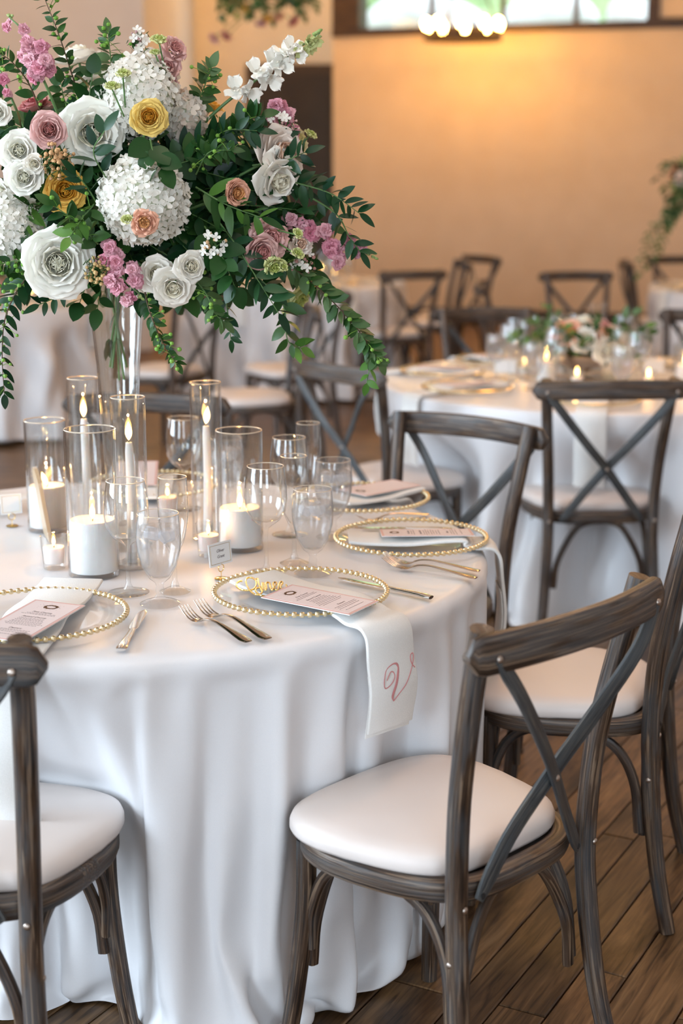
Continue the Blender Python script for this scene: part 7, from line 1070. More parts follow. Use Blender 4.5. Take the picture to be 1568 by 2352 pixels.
def bud(px, py, dia, Y, label, stem_to=None, color='green'):
    p = at(px, py, Y); o = rose(px, py, dia, Y, color, label, 11, 22, .15, (0, -.2, .9), 'lisianthus_bud', ruf=True, stem=False, group='green buds')
    M = o.matrix_basis; q = at(*stem_to) if stem_to else BC
    put('stem', stem_me(Vector((0, 0, 0)), M.inverted() @ q, .0016, 0), o)
bud(282, 166, 36, 2.95, 'pale green bud on a thin stem, upper of two over the hydrangea', (288, 250, 2.97))
bud(256, 195, 36, 2.94, 'pale green bud on a thin stem, lower of two over the hydrangea', (285, 268, 2.97))
bud(366, 88, 42, 3.02, 'green bud at the very top, left of the pink lisianthus', (385, 190, 3.04))
bud(357, 118, 26, 3.02, 'small green bud under the top bud', (385, 200, 3.04))
bud(292, 503, 28, 2.80, 'round green bud beside the ruffled peach bloom', (320, 480, 2.86))
bud(684, 535, 30, 2.90, 'green bud among the pink stock on the right', (600, 520, 2.98))
bud(684, 580, 34, 2.90, 'green bud below the small peach lisianthus', (610, 540, 2.98))
bud(652, 612, 26, 2.90, 'narrow green bud next to the pale green lisianthus', (610, 560, 2.96))
bud(714, 305, 34, 3.10, 'yellow-green bud at the right rim of the bouquet', (640, 400, 3.08))
# --- stock spikes: ruffled double florets along a stem
def ruffle_me(mat, seed, n=13):
    rr = random.Random(seed)
    return bloom_me(mat, [(k * 2.4, R_(8 + 78 * (k / n) ** .8), .62 + .42 * k / n, dict(W=.46, cup=.08, curl=.22, ruf=.14, wrap=.3, nu=4, nv=4, seed=k + seed)) for k in range(n)])
M_stock = leafy('stock_pink', (.70, .25, .33), (.80, .46, .50), .6, .2, .2); M_stock2 = leafy('stock_mauve', (.60, .20, .28), (.74, .40, .44), .6, .3, .2)
STK = [ruffle_me(M_stock, 1), ruffle_me(M_stock, 2), ruffle_me(M_stock2, 3)]
BUDM = mesh('bud', *lathe([(0, -.5), (.28, -.35), (.34, 0), (.24, .35), (0, .6)], 8), leafy('bud_green', (.30, .42, .12), (.45, .55, .22), .5, .2))
def spike(pts, fl, label, fs=.0175, kind='stock', tip=4):
    P = [at(*q) for q in pts]; base = P[0]; o = tag(empty('stock_spike' if kind == 'stock' else 'snapdragon_spike', base), label, 'flower', 'flower spikes in the tall centrepiece')
    path = [p - base for p in catmull(P, 24)]; put('stem', mesh('stem', *sweep(path, circ(.0030, 7), up=(.2, 1, .3), scale=[1.1 - .6 * i / 23 for i in range(24)])[:2], M_stem), o)
    rr = random.Random(int(pts[0][0]))
    for (px, py, Y, s) in fl:
        q = at(px, py, Y) - base; k = min(range(24), key=lambda i: (path[i] - q).length); d = (q - path[k]); d = d.normalized() if d.length > 1e-4 else Vector((0, -1, 0))
        d = (d * .5 + Vector((0, -.9, .1)) + Vector((rr.uniform(-.5, .5), 0, rr.uniform(-.5, .5)))).normalized()
        put('floret', rr.choice(STK), o, frame(q, d, (rr.uniform(-1, 1), .2, 1)) @ SC(fs * s))
    for i in range(tip):
        q = path[-1] + Vector((rr.uniform(-.006, .006), rr.uniform(-.006, .006), rr.uniform(-.006, .006))) + (path[-1] - path[-3]) * (i * .10)
        put('bud', BUDM, o, frame(q, path[-1] - path[-4] + Vector((rr.uniform(-.01, .01), 0, rr.uniform(-.01, .01)))) @ SC(.008))
    return o
def jit(l, n, sp, seed):
    rr = random.Random(seed); return [(x + rr.uniform(-sp, sp), y + rr.uniform(-sp, sp), Y + rr.uniform(-.025, .01), s * rr.uniform(.85, 1.1)) for (x, y, Y, s) in l for _ in range(n)]
spike([(158, 330, 3.05), (120, 230, 3.0), (85, 150, 2.98), (55, 75, 3.0), (22, 40, 3.02)], jit([(70, 105, 2.98, 1), (92, 118, 2.97, 1), (110, 140, 2.97, 1), (80, 150, 2.97, 1), (62, 135, 2.99, 1), (115, 160, 2.97, .9), (85, 172, 2.97, .95)], 3, 10, 1) + [(55, 68, 3.0, .8), (15, 62, 3.0, .7), (22, 52, 3.02, .6)], 'mauve-pink stock spike rising at the upper left')
spike([(232, 520, 2.95), (255, 575, 2.92), (280, 635, 2.9), (325, 680, 2.9)], jit([(245, 560, 2.92, 1), (262, 585, 2.91, 1), (272, 610, 2.90, 1), (250, 640, 2.90, 1), (268, 655, 2.90, .9), (300, 620, 2.90, .95), (312, 650, 2.90, .9), (240, 600, 2.92, .9)], 3, 9, 2) + [(290, 690, 2.89, .85), (300, 680, 2.89, .8)], 'pink stock spike hanging at the bottom, over the vase rim')
spike([(640, 500, 3.05), (700, 525, 3.02), (770, 560, 3.0), (850, 585, 3.0)], jit([(665, 512, 3.02, .9), (690, 522, 3.0, .9), (715, 530, 3.0, 1), (740, 535, 3.0, 1), (755, 560, 2.99, 1), (770, 575, 2.99, 1), (800, 560, 3.0, .95), (785, 595, 2.99, .9), (815, 575, 3.0, .85), (830, 580, 3.0, .8)], 3, 10, 3), 'bright pink stock spike pointing right, above the trailing vine', tip=7)
spike([(620, 380, 3.1), (640, 310, 3.08), (650, 260, 3.08), (640, 235, 3.08)], jit([(640, 250, 3.06, 1.0), (652, 270, 3.06, 1.1), (660, 300, 3.06, 1.1), (625, 262, 3.08, .8)], 4, 10, 4), 'pink stock spike at the upper right, over the small white waxflowers')
spike([(60, 300, 3.1), (30, 235, 3.08), (8, 180, 3.08), (-5, 150, 3.08)], jit([(5, 178, 3.06, .8), (15, 215, 3.06, .6)], 2, 6, 5), 'dark mauve stock spike cut off by the left edge')
# --- snapdragon
def bell_me(mat):
    V, F = lathe([(.10, 0), (.17, .12), (.21, .35), (.22, .55)], 10)
    pk = dict(W=.42, cup=.10, curl=.22, ruf=.10, wrap=.3, nu=5, nv=5)
    V = [v for v in V]
    up = [(a, R_(t), s, dict(pk, seed=i)) for i, (a, t, s) in enumerate(((-.55, 18, .62), (.55, 18, .62), (math.pi, 62, .62), (math.pi - .9, 58, .58), (math.pi + .9, 58, .58), (math.pi, 20, .42)))]
    for ang, tilt, s, kw in up:
        v, f = petal_geo(**kw); o = len(V); M = RZ(ang) @ T(.12, 0, .42) @ RY(tilt) @ SC(s); V += [M @ q for q in v]; F += [tuple(o + i for i in q) for q in f]
    return mesh('floret', V, F, mat, sharp=0)
BELL = [bell_me(PAL['white'][2].materials[0]), bell_me(PAL['cream'][2].materials[0]), bell_me(PAL['green'][2].materials[0])]
def snap(pts, fl, label):
    P = [at(*q) for q in pts]; base = P[0]; o = tag(empty('snapdragon_spike', base), label, 'flower', 'flower spikes in the tall centrepiece')
    path = [p - base for p in catmull(P, 26)]; put('stem', mesh('stem', *sweep(path, circ(.0034, 7), up=(.2, 1, .3), scale=[1.1 - .7 * i / 25 for i in range(26)])[:2], M_stem), o)
    rr = random.Random(9)
    for (px, py, Y, s, kind) in fl:
        q = at(px, py, Y) - base; k = min(range(26), key=lambda i: (path[i] - q).length); b = path[max(0, k - 1)]; d = q - b
        put('floret', BELL[kind], o, frame(b, d + Vector((0, -.006, 0)), (rr.uniform(-1, 1), 1, 0)) @ SC(.043 * s))
        put('sepal', BUDM, o, frame(b, d) @ SC(.009 * s))
    for i in range(6):
        put('bud', BUDM, o, frame(path[-1 - i // 2] + Vector((rr.uniform(-.008, .008), 0, rr.uniform(-.008, .008))), path[-1] - path[-4] + Vector((rr.uniform(-.02, .02), 0, rr.uniform(-.02, .02)))) @ SC(.011))
snap([(450, 300, 3.1), (520, 235, 3.08), (600, 175, 3.07), (680, 115, 3.07), (735, 75, 3.07)],
     [(540, 198, 3.06, 1.0, 0), (585, 218, 3.06, 1.0, 0), (590, 160, 3.06, 1.0, 0), (630, 190, 3.05, 1.05, 0), (625, 140, 3.06, 1.0, 0), (655, 150, 3.05, 1.0, 0), (650, 128, 3.07, .9, 0), (670, 105, 3.06, .85, 1), (690, 130, 3.05, .85, 1), (705, 120, 3.05, .7, 2), (712, 95, 3.06, .65, 2), (735, 130, 3.06, .6, 2), (740, 105, 3.06, .55, 2)], 'white snapdragon spike leaning up to the right')
# --- greenery
def leaf_me(name, mat, W, bend, nv=7, pt=1.0, fold=.12, wave=.0):
    V, F = [], []
    for j in range(nv + 1):
        v = j / nv; w = W * math.sin(math.pi * min(1, v ** .8)) ** pt + (.012 if j < nv else 0)
        for i in (-1, 0, 1):
            V.append(Vector((w * i, v, -bend * v * v + fold * abs(i) * w / max(W, 1e-6) * W + wave * math.sin(7 * v + i))))
    for j in range(nv):
        for i in range(2): F.append((j * 3 + i, j * 3 + i + 1, (j + 1) * 3 + i + 1, (j + 1) * 3 + i))
    return mesh(name, V, F, mat, sharp=0)
M_rus = leafy('ruscus_leaf', (.006, .034, .014), (.016, .062, .018), .36, .06, .32); M_oliv = leafy('olive_green_leaf', (.020, .070, .014), (.045, .115, .024), .4, .12, .35)
M_grey = leafy('grey_green_leaf', (.075, .140, .048), (.125, .205, .075), .5, .18, .3); M_bright = leafy('bright_leaf', (.06, .17, .025), (.12, .26, .04), .4, .22, .35); M_rosel = leafy('rose_leaf', (.008, .045, .010), (.020, .072, .013), .38, .08, .3)
LEAF = {'ruscus': [leaf_me('leaf', M_rus, .19, .18, pt=.85), leaf_me('leaf', M_rus, .21, .05, pt=.85)], 'oval': [leaf_me('leaf', M_oliv, .28, .2, 6, .8), leaf_me('leaf', M_rosel, .26, .1, 6, .8)],
        'grey': [leaf_me('leaf', M_grey, .27, .25, 6, .8), leaf_me('leaf', M_oliv, .25, .1, 6, .8)], 'bright': [leaf_me('leaf', M_bright, .24, .2, 6, .9), leaf_me('leaf', M_oliv, .24, .2, 6, .9)],
        'rose': [leaf_me('leaf', M_rosel, .36, .12, 7, .7), leaf_me('leaf', M_rosel, .34, .2, 7, .7)], 'small': [leaf_me('leaf', M_oliv, .26, .2, 5, .85), leaf_me('leaf', M_rosel, .24, .3, 5, .9)], 'long': [leaf_me('leaf', M_oliv, .15, .25, 7, .8), leaf_me('leaf', M_bright, .14, .2, 7, .8)]}
M_berry = leafy('green_berry', (.14, .34, .04), (.26, .48, .08), .35, .15, .5)
def branch(P, kind, L, n, label, berries=0, seed=1, spread=1.0, bsize=.0042, stemr=.0016, tipleaf=True, woody=False, group='leafy branches of the tall centrepiece', cat='branch', start=.12, camlean=.5):
    rr = random.Random(seed); P = [Vector(p) for p in P]; base = P[0]; m = 30; path = [p - base for p in catmull(P, m)]
    o = tag(empty('leafy_branch', base), label, cat, group)
    put('stem', mesh('stem', *sweep(path, circ(stemr, 6), up=(.2, 1, .3), scale=[1.2 - .7 * i / (m - 1) for i in range(m)])[:2], M_brownstem if woody else M_stem), o)
    for k in range(n):
        t = start + (1 - start) * (k + .5) / n; i = min(m - 2, int(t * (m - 1))); p = path[i].lerp(path[i + 1], t * (m - 1) - i); tg = (path[i + 1] - path[i]).normalized()
        sd = tg.cross(Vector((rr.uniform(-.4, .4), 1, rr.uniform(-.4, .4)))).normalized() * (1 if k % 2 else -1)
        d = (tg * rr.uniform(.35, .9) + sd * spread * rr.uniform(.6, 1.1) + Vector((0, rr.uniform(-.5, .3), rr.uniform(-.25, .15)))).normalized()
        nrm = Vector((rr.uniform(-.6, .6), -camlean + rr.uniform(-.5, .5), rr.uniform(.1, .9)))
        z = (nrm - d * nrm.dot(d)).normalized(); x = d.cross(z); M = Matrix((x, d, z)).transposed().to_4x4(); M.translation = p
        put('leaf', rr.choice(LEAF[kind]), o, M @ SC(L * rr.uniform(.7, 1.12) * (1 - .25 * t)))
    if tipleaf:
        d = (path[-1] - path[-3]).normalized(); z = Vector((.2, -.8, .6)); z = (z - d * z.dot(d)).normalized(); M = Matrix((d.cross(z), d, z)).transposed().to_4x4(); M.translation = path[-1]
        put('leaf', LEAF[kind][0], o, M @ SC(L * .8))
    if berries:
        V, F = [], []
        for k in range(berries):
            i = rr.randrange(4, m); q = path[i] + Vector((rr.gauss(0, 1), rr.gauss(0, 1), rr.gauss(0, 1))) * .012; s = bsize * rr.uniform(.75, 1.15)
            o0 = len(V); lathe([(0, -s), (s * .75, -s * .65), (s, 0), (s * .75, s * .65), (0, s)], 8, V, F)
            for v in V[o0:]: v += q
            sweep([path[i], (path[i] + q) / 2 + Vector((0, 0, .002)), q], circ(.0006, 4), up=(.3, 1, .2), V=V, F=F)
        put('berries', mesh('berries', V, F, M_berry), o)['kind'] = 'stuff'
    return o
def br(pts, *a, **k): return branch([at(*q) for q in pts], *a, **k)
br([(190, 250, 3.1), (165, 170, 3.05), (135, 80, 3.02), (100, -10, 3.02)], 'small', .034, 26, 'tall thin branch with small leaves and berries, rising past the top edge', 16, 1, woody=True)
br([(95, 260, 3.08), (65, 190, 3.04), (25, 140, 3.02), (-10, 120, 3.02)], 'oval', .036, 18, 'leafy berried branch at the upper left edge', 14, 2, woody=True)
br([(60, 420, 3.1), (20, 300, 3.08), (5, 220, 3.06)], 'small', .03, 16, 'thin leafy branch along the left edge behind the white rose', 4, 3)
br([(260, 200, 3.12), (255, 145, 3.08), (248, 75, 3.07)], 'grey', .036, 22, 'bushy berried tuft standing at the top, left of the green bud', 14, 4)
br([(300, 190, 3.12), (305, 140, 3.09), (318, 95, 3.08)], 'small', .022, 18, 'wispy waxflower tuft at the top of the bouquet', 10, 5)
br([(440, 270, 3.12), (465, 210, 3.08), (485, 155, 3.06)], 'grey', .042, 22, 'bushy berried tuft right of the pink lisianthus', 12, 6)
br([(190, 300, 3.08), (150, 235, 3.04), (140, 190, 3.02)], 'oval', .04, 12, 'dark leaves between the pink stock and the hydrangea', 6, 7)
br([(195, 270, 3.03), (205, 220, 3.02), (212, 170, 3.02)], 'rose', .05, 6, 'broad green leaves standing left of the hydrangea', 0, 8)
br([(345, 320, 2.90), (352, 350, 2.88), (372, 385, 2.87)], 'rose', .055, 5, 'broad rose leaves right under the yellow garden rose', 0, 9, start=0)
br([(250, 420, 2.92), (215, 350, 2.86), (240, 300, 2.84)], 'ruscus', .058, 6, 'dark glossy sprig curling over the wide white rose', 0, 10)
br([(225, 560, 2.94), (175, 510, 2.86), (120, 470, 2.84)], 'oval', .045, 18, 'glossy berried sprig above the large white rose', 12, 11, start=0)
br([(215, 470, 2.94), (190, 500, 2.86), (160, 545, 2.82)], 'bright', .044, 10, 'bright green leaf tips in front of the large white rose', 8, 12, start=.1)
br([(230, 480, 2.95), (200, 430, 2.9), (175, 400, 2.88)], 'ruscus', .05, 8, 'dark leaves between the orange ranunculus and the hydrangea', 0, 13)
br([(120, 600, 3.0), (60, 640, 2.96), (15, 720, 2.95), (5, 810, 2.95), (10, 905, 2.97)], 'ruscus', .045, 26, 'long berried branch trailing down at the left edge', 44, 14, woody=True)
br([(160, 590, 3.0), (90, 600, 2.93), (30, 600, 2.92), (-20, 615, 2.92)], 'small', .034, 22, 'dense berried greenery left of the large white rose', 26, 15)
br([(170, 640, 3.02), (130, 680, 2.98), (90, 700, 2.96)], 'ruscus', .045, 7, 'dark sprig drooping below the large white rose', 0, 16)
br([(330, 660, 2.96), (345, 720, 2.92), (370, 780, 2.91), (405, 835, 2.91)], 'small', .030, 30, 'thin berried vine hanging in front of the vase rim', 22, 17, woody=True)
br([(430, 620, 2.98), (470, 670, 2.93), (495, 720, 2.92), (515, 740, 2.92)], 'grey', .036, 20, 'grey-green berried sprig below the white spray roses', 16, 18)
br([(560, 560, 3.0), (650, 600, 2.99), (740, 670, 2.98), (820, 755, 2.98), (870, 830, 2.99)], 'grey', .042, 84, 'long leafy vine trailing to the lower right', 22, 19, woody=True)
br([(830, 770, 2.98), (850, 820, 2.985), (842, 880, 2.99)], 'bright', .036, 8, 'light green tip leaves at the end of the trailing vine', 0, 20)
br([(600, 400, 3.0), (680, 420, 2.98), (760, 445, 2.97), (825, 490, 2.97)], 'ruscus', .050, 22, 'dark glossy sprig arching to the right, upper one', 0, 21)
br([(580, 380, 3.02), (650, 370, 2.97), (700, 350, 2.96)], 'ruscus', .050, 12, 'dark glossy leaves crossing the blush garden rose', 0, 22)
br([(690, 440, 3.0), (770, 490, 2.98), (800, 540, 2.98), (828, 580, 2.98)], 'ruscus', .046, 12, 'dark glossy sprig bending down to the pink stock', 0, 23)
br([(560, 470, 3.02), (640, 480, 3.04), (760, 520, 3.06)], 'oval', .044, 16, 'shaded leaves behind the pink stock on the right', 0, 24)
br([(480, 480, 2.98), (540, 560, 2.92), (590, 640, 2.9), (640, 720, 2.9)], 'ruscus', .058, 16, 'dark glossy sprig hanging at the lower centre right', 0, 25)
br([(470, 520, 2.97), (510, 590, 2.9), (540, 660, 2.9)], 'rose', .056, 11, 'broad dark leaves below the peach ranunculus', 0, 26)
br([(450, 430, 2.98), (520, 470, 2.93), (600, 500, 2.92)], 'long', .062, 14, 'long narrow green leaves around the peach ranunculus', 0, 27)
br([(440, 380, 3.0), (500, 330, 2.97), (560, 280, 2.97), (600, 265, 2.97)], 'oval', .044, 26, 'dense leaves between the hydrangea and the snapdragon stem', 12, 28)
br([(450, 340, 3.0), (520, 300, 2.96), (590, 300, 2.95)], 'ruscus', .050, 16, 'dark leaves right of the blush hydrangea', 8, 29)
br([(450, 400, 2.99), (480, 350, 2.95), (530, 345, 2.94)], 'small', .034, 22, 'small dark berried leaves under the blush hydrangea', 12, 30)
br([(500, 600, 3.02), (520, 700, 3.0), (530, 780, 3.0)], 'ruscus', .035, 12, 'thin dark sprig dangling below the white spray roses', 0, 31)
br([(600, 620, 3.06), (650, 700, 3.04), (660, 780, 3.04), (690, 800, 3.05)], 'bright', .05, 14, 'yellow-green leafy sprig low on the right', 0, 32)
br([(80, 330, 3.0), (40, 290, 2.98), (10, 300, 2.98)], 'ruscus', .05, 8, 'dark leaves around the left spray roses', 0, 33)
br([(110, 480, 3.0), (70, 470, 2.95), (60, 520, 2.93)], 'long', .055, 10, 'long green leaves by the left hydrangea', 0, 34)
# waxflower and berry sprigs
def sprig(px, py, rad, Y, n, col, label, seed, bs=.0042, white=False):
    rr = random.Random(seed); c = at(px, py, Y); o = tag(empty('berry_sprig', c), label, 'berry sprig', 'berry sprigs in the tall centrepiece'); R = rad * Y / FPX
    V, F = [], []; NV, NF = [], []
    for k in range(n):
        d = Vector((rr.gauss(0, 1), rr.gauss(0, .6) - .5, rr.gauss(0, 1))).normalized() * R * rr.uniform(.35, 1); o0 = len(V); s = bs * rr.uniform(.7, 1.15)
        lathe([(0, -s), (s * .8, -s * .6), (s, .1 * s), (s * .6, s * .8), (s * .35, s), (0, s * .8)], 8, V, F)
        for v in V[o0:]: v += d
        sweep([Vector((0, .02, -.015)), d * .6, d], circ(.0006, 4), up=(.2, 1, .3), V=NV, F=NF)
    for k in range(int(n * 1.5)):
        d = Vector((rr.gauss(0, 1), rr.gauss(0, .6) - .2, rr.gauss(0, 1))).normalized() * R * rr.uniform(.3, 1); e = d + Vector((rr.gauss(0, 1), rr.gauss(0, 1), rr.gauss(0, 1))).normalized() * .012
        sweep([d, (d + e) / 2, e], circ(.0009, 4), up=(.2, 1, .3), V=NV, F=NF, scale=[1, 1, .3])
    put('berries', mesh('berries', V, F, leafy('berry_' + str(seed), col, tuple(min(1, c_ * 1.25) for c_ in col), .45, .15)), o)['kind'] = 'stuff'
    put('needles', mesh('needles', NV, NF, M_oliv), o)['kind'] = 'stuff'
    if white:
        for k in range(9):
            d = Vector((rr.gauss(0, 1), -abs(rr.gauss(0, .6)) - .4, rr.gauss(0, 1))).normalized() * R * rr.uniform(.6, 1.05); put('blossom', FLO['w'][k % 3], o, frame(d, d + Vector((0, -.02, 0))) @ SC(.0085))
sprig(130, 372, 42, 2.93, 70, (.62, .36, .17), 'cluster of tan berries below the dusty pink rose', 1)
sprig(222, 622, 34, 2.90, 50, (.58, .40, .18), 'cluster of tan berries between the big white rose and pink stock', 2, .0036)
sprig(655, 292, 40, 3.02, 22, (.62, .40, .36), 'white waxflower sprig over the blush garden rose', 3, .0032, True)
sprig(490, 560, 34, 2.90, 14, (.66, .42, .22), 'small waxflower sprig in the dark leaves at lower centre', 4, .0036, True)
sprig(700, 610, 34, 3.0, 16, (.5, .25, .22), 'waxflower sprig under the small peach lisianthus', 5, .0034, True)
sprig(320, 95, 26, 3.08, 12, (.5, .3, .3), 'pale waxflower sprig at the very top, left of the bud', 6, .003, True)
# inner foliage that fills the bouquet all round
rr5 = random.Random(77)
for k in range(130):
    z = rr5.uniform(-.78, .92); a = rr5.uniform(0, 6.283) if k < 90 else rr5.uniform(-1.9, .5); q = math.sqrt(1 - z * z); d = Vector((q * math.cos(a), q * math.sin(a), z))
    r1 = rr5.uniform(.20, .27); s0 = BC + d * .04; s1 = BC + Vector((d.x * r1 * 1.15, d.y * r1, d.z * r1 * .95 + .0)); md = BC + d * r1 * .55 + Vector((0, 0, .02))
    branch([s0, md, s1], rr5.choice(('ruscus', 'oval', 'ruscus', 'rose', 'small')), rr5.uniform(.050, .068), 13, 'dark leafy sprig filling the ' + ('upper ' if d.z > .3 else 'lower ' if d.z < -.2 else 'middle ') + ('left' if d.x < -.35 else 'right' if d.x > .35 else 'front' if d.y < 0 else 'back') + ' of the tall centrepiece', 0, 100 + k, group='filler foliage of the tall centrepiece', camlean=.2)
for k in range(46):
    px, py = rr5.uniform(430, 720), rr5.uniform(300, 690)
    if py < 380 and px > 640: px -= 150
    p1 = at(px, py, rr5.uniform(2.98, 3.12)); p0 = BC.lerp(p1, .25); pm = p0.lerp(p1, .55) + Vector((rr5.uniform(-.03, .03), rr5.uniform(-.02, .02), rr5.uniform(-.01, .04)))
    branch([p0, pm, p1], rr5.choice(('ruscus', 'rose', 'oval', 'ruscus')), rr5.uniform(.052, .068), 12, 'dark glossy sprig in the dense greenery right of the lowest hydrangea', 0, 300 + k, group='dense greenery on the right of the tall centrepiece', camlean=.45)
# stems inside the vase
for k in range(7):
    a = k * 2.4; b0 = Vector((T1[0] - .008 + .030 * math.cos(a), T1[1] + .02 + .030 * math.sin(a), 1.40)); b1 = Vector((T1[0] - .008 - .018 * math.cos(a), T1[1] + .02 - .018 * math.sin(a), 1.22 - .10 * rr5.random()))
    o = tag(empty('cut_stalk', b1), 'bare green flower stalk standing inside the tall glass vase', 'stalk', 'stalks in the tall vase')
    put('stem', stem_me(Vector((0, 0, 0)), b0 - b1, .0026, 0), o)
    if k % 3 == 0: put('leaf', LEAF['ruscus'][0], o, T(0, 0, .06) @ RZ(a) @ RX(-1.0) @ SC(.05))

# ------------------------------------------------------------------ the room behind: more tables, chairs, chandeliers
for args in (
 (*T2, .85, [R_(a) for a in (-101, -152, 150, 110, 60, 15, -40)], 11, 'white cloth of the second table, at the right behind the nearest chairs', 260, 34, .24),
 (*T3, .79, [R_(a) for a in (-30, 20, 70, 150, 200)], 12, 'white cloth of the table at the far left, behind the vase', 220, 34),
 (*T4, .79, [R_(a) for a in (-120, 180, 120)], 13, 'white cloth of the far table at the right edge', 160, 26),
 (*T5, .79, [R_(a) for a in (-60, -15, 40)], 14, 'white cloth of the distant table behind the trailing vine', 160, 26)): cloth(*args)
table(*T2, 'round banquet table hidden under the cloth of the second table'); table(*T3, 'round banquet table hidden under the cloth at the far left')
table(*T4, 'round banquet table hidden under the cloth at the right edge'); table(*T5, 'round banquet table hidden under the distant middle cloth')
BG = [
 (.72, 7.22, 186, 'chair on the far side of the second table, left of its flowers'),
 (1.62, 7.12, 150, 'chair on the far side of the second table, at the right edge'),
 (-.98, 8.55, 58, 'chair beside the far left table, its seat left of the hanging sprig'),
 (-.42, 7.55, 100, 'chair seen side-on behind the nearest table, right of the slim tubes'),
 (-.30, 8.6, 120, 'chair half hidden behind another, in the middle distance'),
 (.36, 10.55, 25, 'chair with its back to the camera by the distant middle table'),
 (.62, 11.35, 95, 'chair standing sideways near the far wall, under the pink stock tip'),
 (.85, 11.9, 120, 'chair sideways against the far wall, behind the other sideways chair'),
 (1.10, 9.2, 265, 'chair edge-on at the far wall, left of the second table flowers'),
 (1.58, 9.9, 190, 'chair facing the camera in front of the far wall, above the second flowers'),
 (2.35, 11.4, 265, 'chair edge-on near the right edge, before the far wall'),
 (2.62, 11.7, 185, 'chair at the far right table, cut by the right edge'),
 (-2.78, 8.75, 12, 'chair at the far left, cut off by the left edge'),
]
for c in BG: chair(*c, group='distant cross-back chairs', detail=False)
def setting(tc, a, who, r=.57, gl=True, card=True):
    c, s = math.cos(a), math.sin(a); x, y = tc[0] + r * c, tc[1] + r * s
    charger(x, y, 'beaded charger laid on ' + who, False, 'chargers on the tables behind')
    napkin((x - .16 * c, y - .16 * s), (x + c, y + s), .79 if not who.startswith('the second') else .85, tc, .105, .24, 'white napkin over a charger on ' + who, group='napkins on the tables behind')
    if card: menu(x, y, TZ + .028, math.degrees(a), 'pink menu card on ' + who, text=False)
    if gl:
        for kind, rr_, da in (('wine', .36, .16), ('flute', .29, .02), ('goblet', .40, -.02)):
            glass(kind, tc[0] + rr_ * math.cos(a + da + .25), tc[1] + rr_ * math.sin(a + da + .25), dict(wine='wine glass', flute='champagne flute', goblet='water goblet')[kind] + ' among the glassware on ' + who, 'glassware on the tables behind', detail=False)
for a, w in ((-101, 'before the square-on chair'), (-150, 'at its near left seat'), (165, 'at its left seat'), (125, 'at its far left seat'), (85, 'behind its flowers'), (42, 'at its far right seat')): setting(T2, R_(a), 'the second table ' + w, .62)
for a, w in ((-25, 'at its near right seat'), (25, 'at its right seat'), (75, 'at its far seat')): setting(T3, R_(a), 'the far left table ' + w, card=False)
for a, w in ((-110, 'at its near seat'), (-160, 'at its left seat'), (150, 'at its far left seat')): setting(T4, R_(a), 'the far right table ' + w, card=False)
for a, w in ((-60, 'at its near right seat'), (-5, 'at its right seat'), (-115, 'at its near left seat')): setting(T5, R_(a), 'the distant middle table ' + w, card=False)
def lowflowers(c, R, who, seed, n=26):
    global BC
    rr = random.Random(seed); old = BC; BC = Vector((c[0], c[1], TZ + .03))
    bowl = tag(empty('flower_bowl', (c[0], c[1], TZ)), 'low footed bowl under the flowers on ' + who, 'bowl')
    put('bowl', mesh('bowl', *lathe([(0, 0), (.05, 0), (.05, .006), (.02, .015), (.02, .03), (.08, .06), (.10, .10), (.095, .10), (.07, .065), (0, .045)], 28), M_champagne), bowl)
    for k in range(n):
        z = rr.uniform(.05, 1); a = rr.uniform(0, 6.283); q = math.sqrt(1 - z * z); p = BC + Vector((q * math.cos(a) * R, q * math.sin(a) * R, .05 + z * R * .75))
        col = rr.choice(('white', 'cream', 'yellow', 'blush', 'peach', 'dusty', 'green', 'white')); 
        rose(k * 13, seed * 7 + k, rr.uniform(.08, .13), 0, col, {'white': 'white', 'cream': 'cream', 'yellow': 'yellow', 'blush': 'blush', 'peach': 'peach', 'dusty': 'dusty pink', 'green': 'pale green'}[col] + ' rose in the low flowers on ' + who, 9, 60, .15, group='roses in the low flowers on ' + who, p=p, stem=False)
    for k in range(18):
        a = k * 2.4; z = rr.uniform(-.1, .8); q = math.sqrt(1 - z * z); d = Vector((q * math.cos(a), q * math.sin(a), z))
        branch([BC + d * .03 + Vector((0, 0, .06)), BC + d * R * .7 + Vector((0, 0, .07)), BC + d * R * 1.35 + Vector((0, 0, .05))], rr.choice(('oval', 'grey', 'bright')), .06, 9, 'leafy sprig in the low flowers on ' + who, 0, seed * 50 + k, group='leafy sprigs on ' + who)
    BC = old
lowflowers((T2[0] - .07, T2[1] + .0), .20, 'the second table', 5, 34)
lowflowers(T3, .15, 'the far left table', 6, 14)
lowflowers(T5, .15, 'the distant middle table', 8, 14)
def bgcandles(tc, who, spots, lit=.10):
    for k, (dx, dy, h, r) in enumerate(spots):
        o = tag(empty('hurricane_glass', (tc[0] + dx, tc[1] + dy, TZ)), 'glass candle cylinder on ' + who, 'glass', 'candle glasses on the tables behind')
        put('cylinder', mesh('cylinder', *lathe([(0, 0), (r, 0), (r, h), (r - .003, h), (r - .003, .008), (0, .008)], 24), M_glass), o)
        c = tag(empty('pillar_candle', (tc[0] + dx, tc[1] + dy, TZ + .009)), 'lit candle in a glass cylinder on ' + who, 'candle', 'candles on the tables behind'); ch = h * .45
        put('wax', mesh('wax', *lathe([(0, 0), (r * .75, 0), (r * .75, ch), (0, ch - .003)], 20), M_wax), c); flame(c, ch, 1.0, 0, lit)
bgcandles(T2, 'the second table', [(-.22, -.10, .17, .045), (-.13, .12, .25, .035), (.30, -.14, .15, .045), (.02, .22, .28, .035), (.36, .08, .2, .04), (-.28, .10, .07, .027), (.14, -.26, .07, .027), (-.12, -.22, .07, .027), (.33, -.28, .07, .027)])
bgcandles(T3, 'the far left table', [(.2, -.18, .2, .045), (-.1, -.25, .15, .045), (.28, .05, .08, .03)])
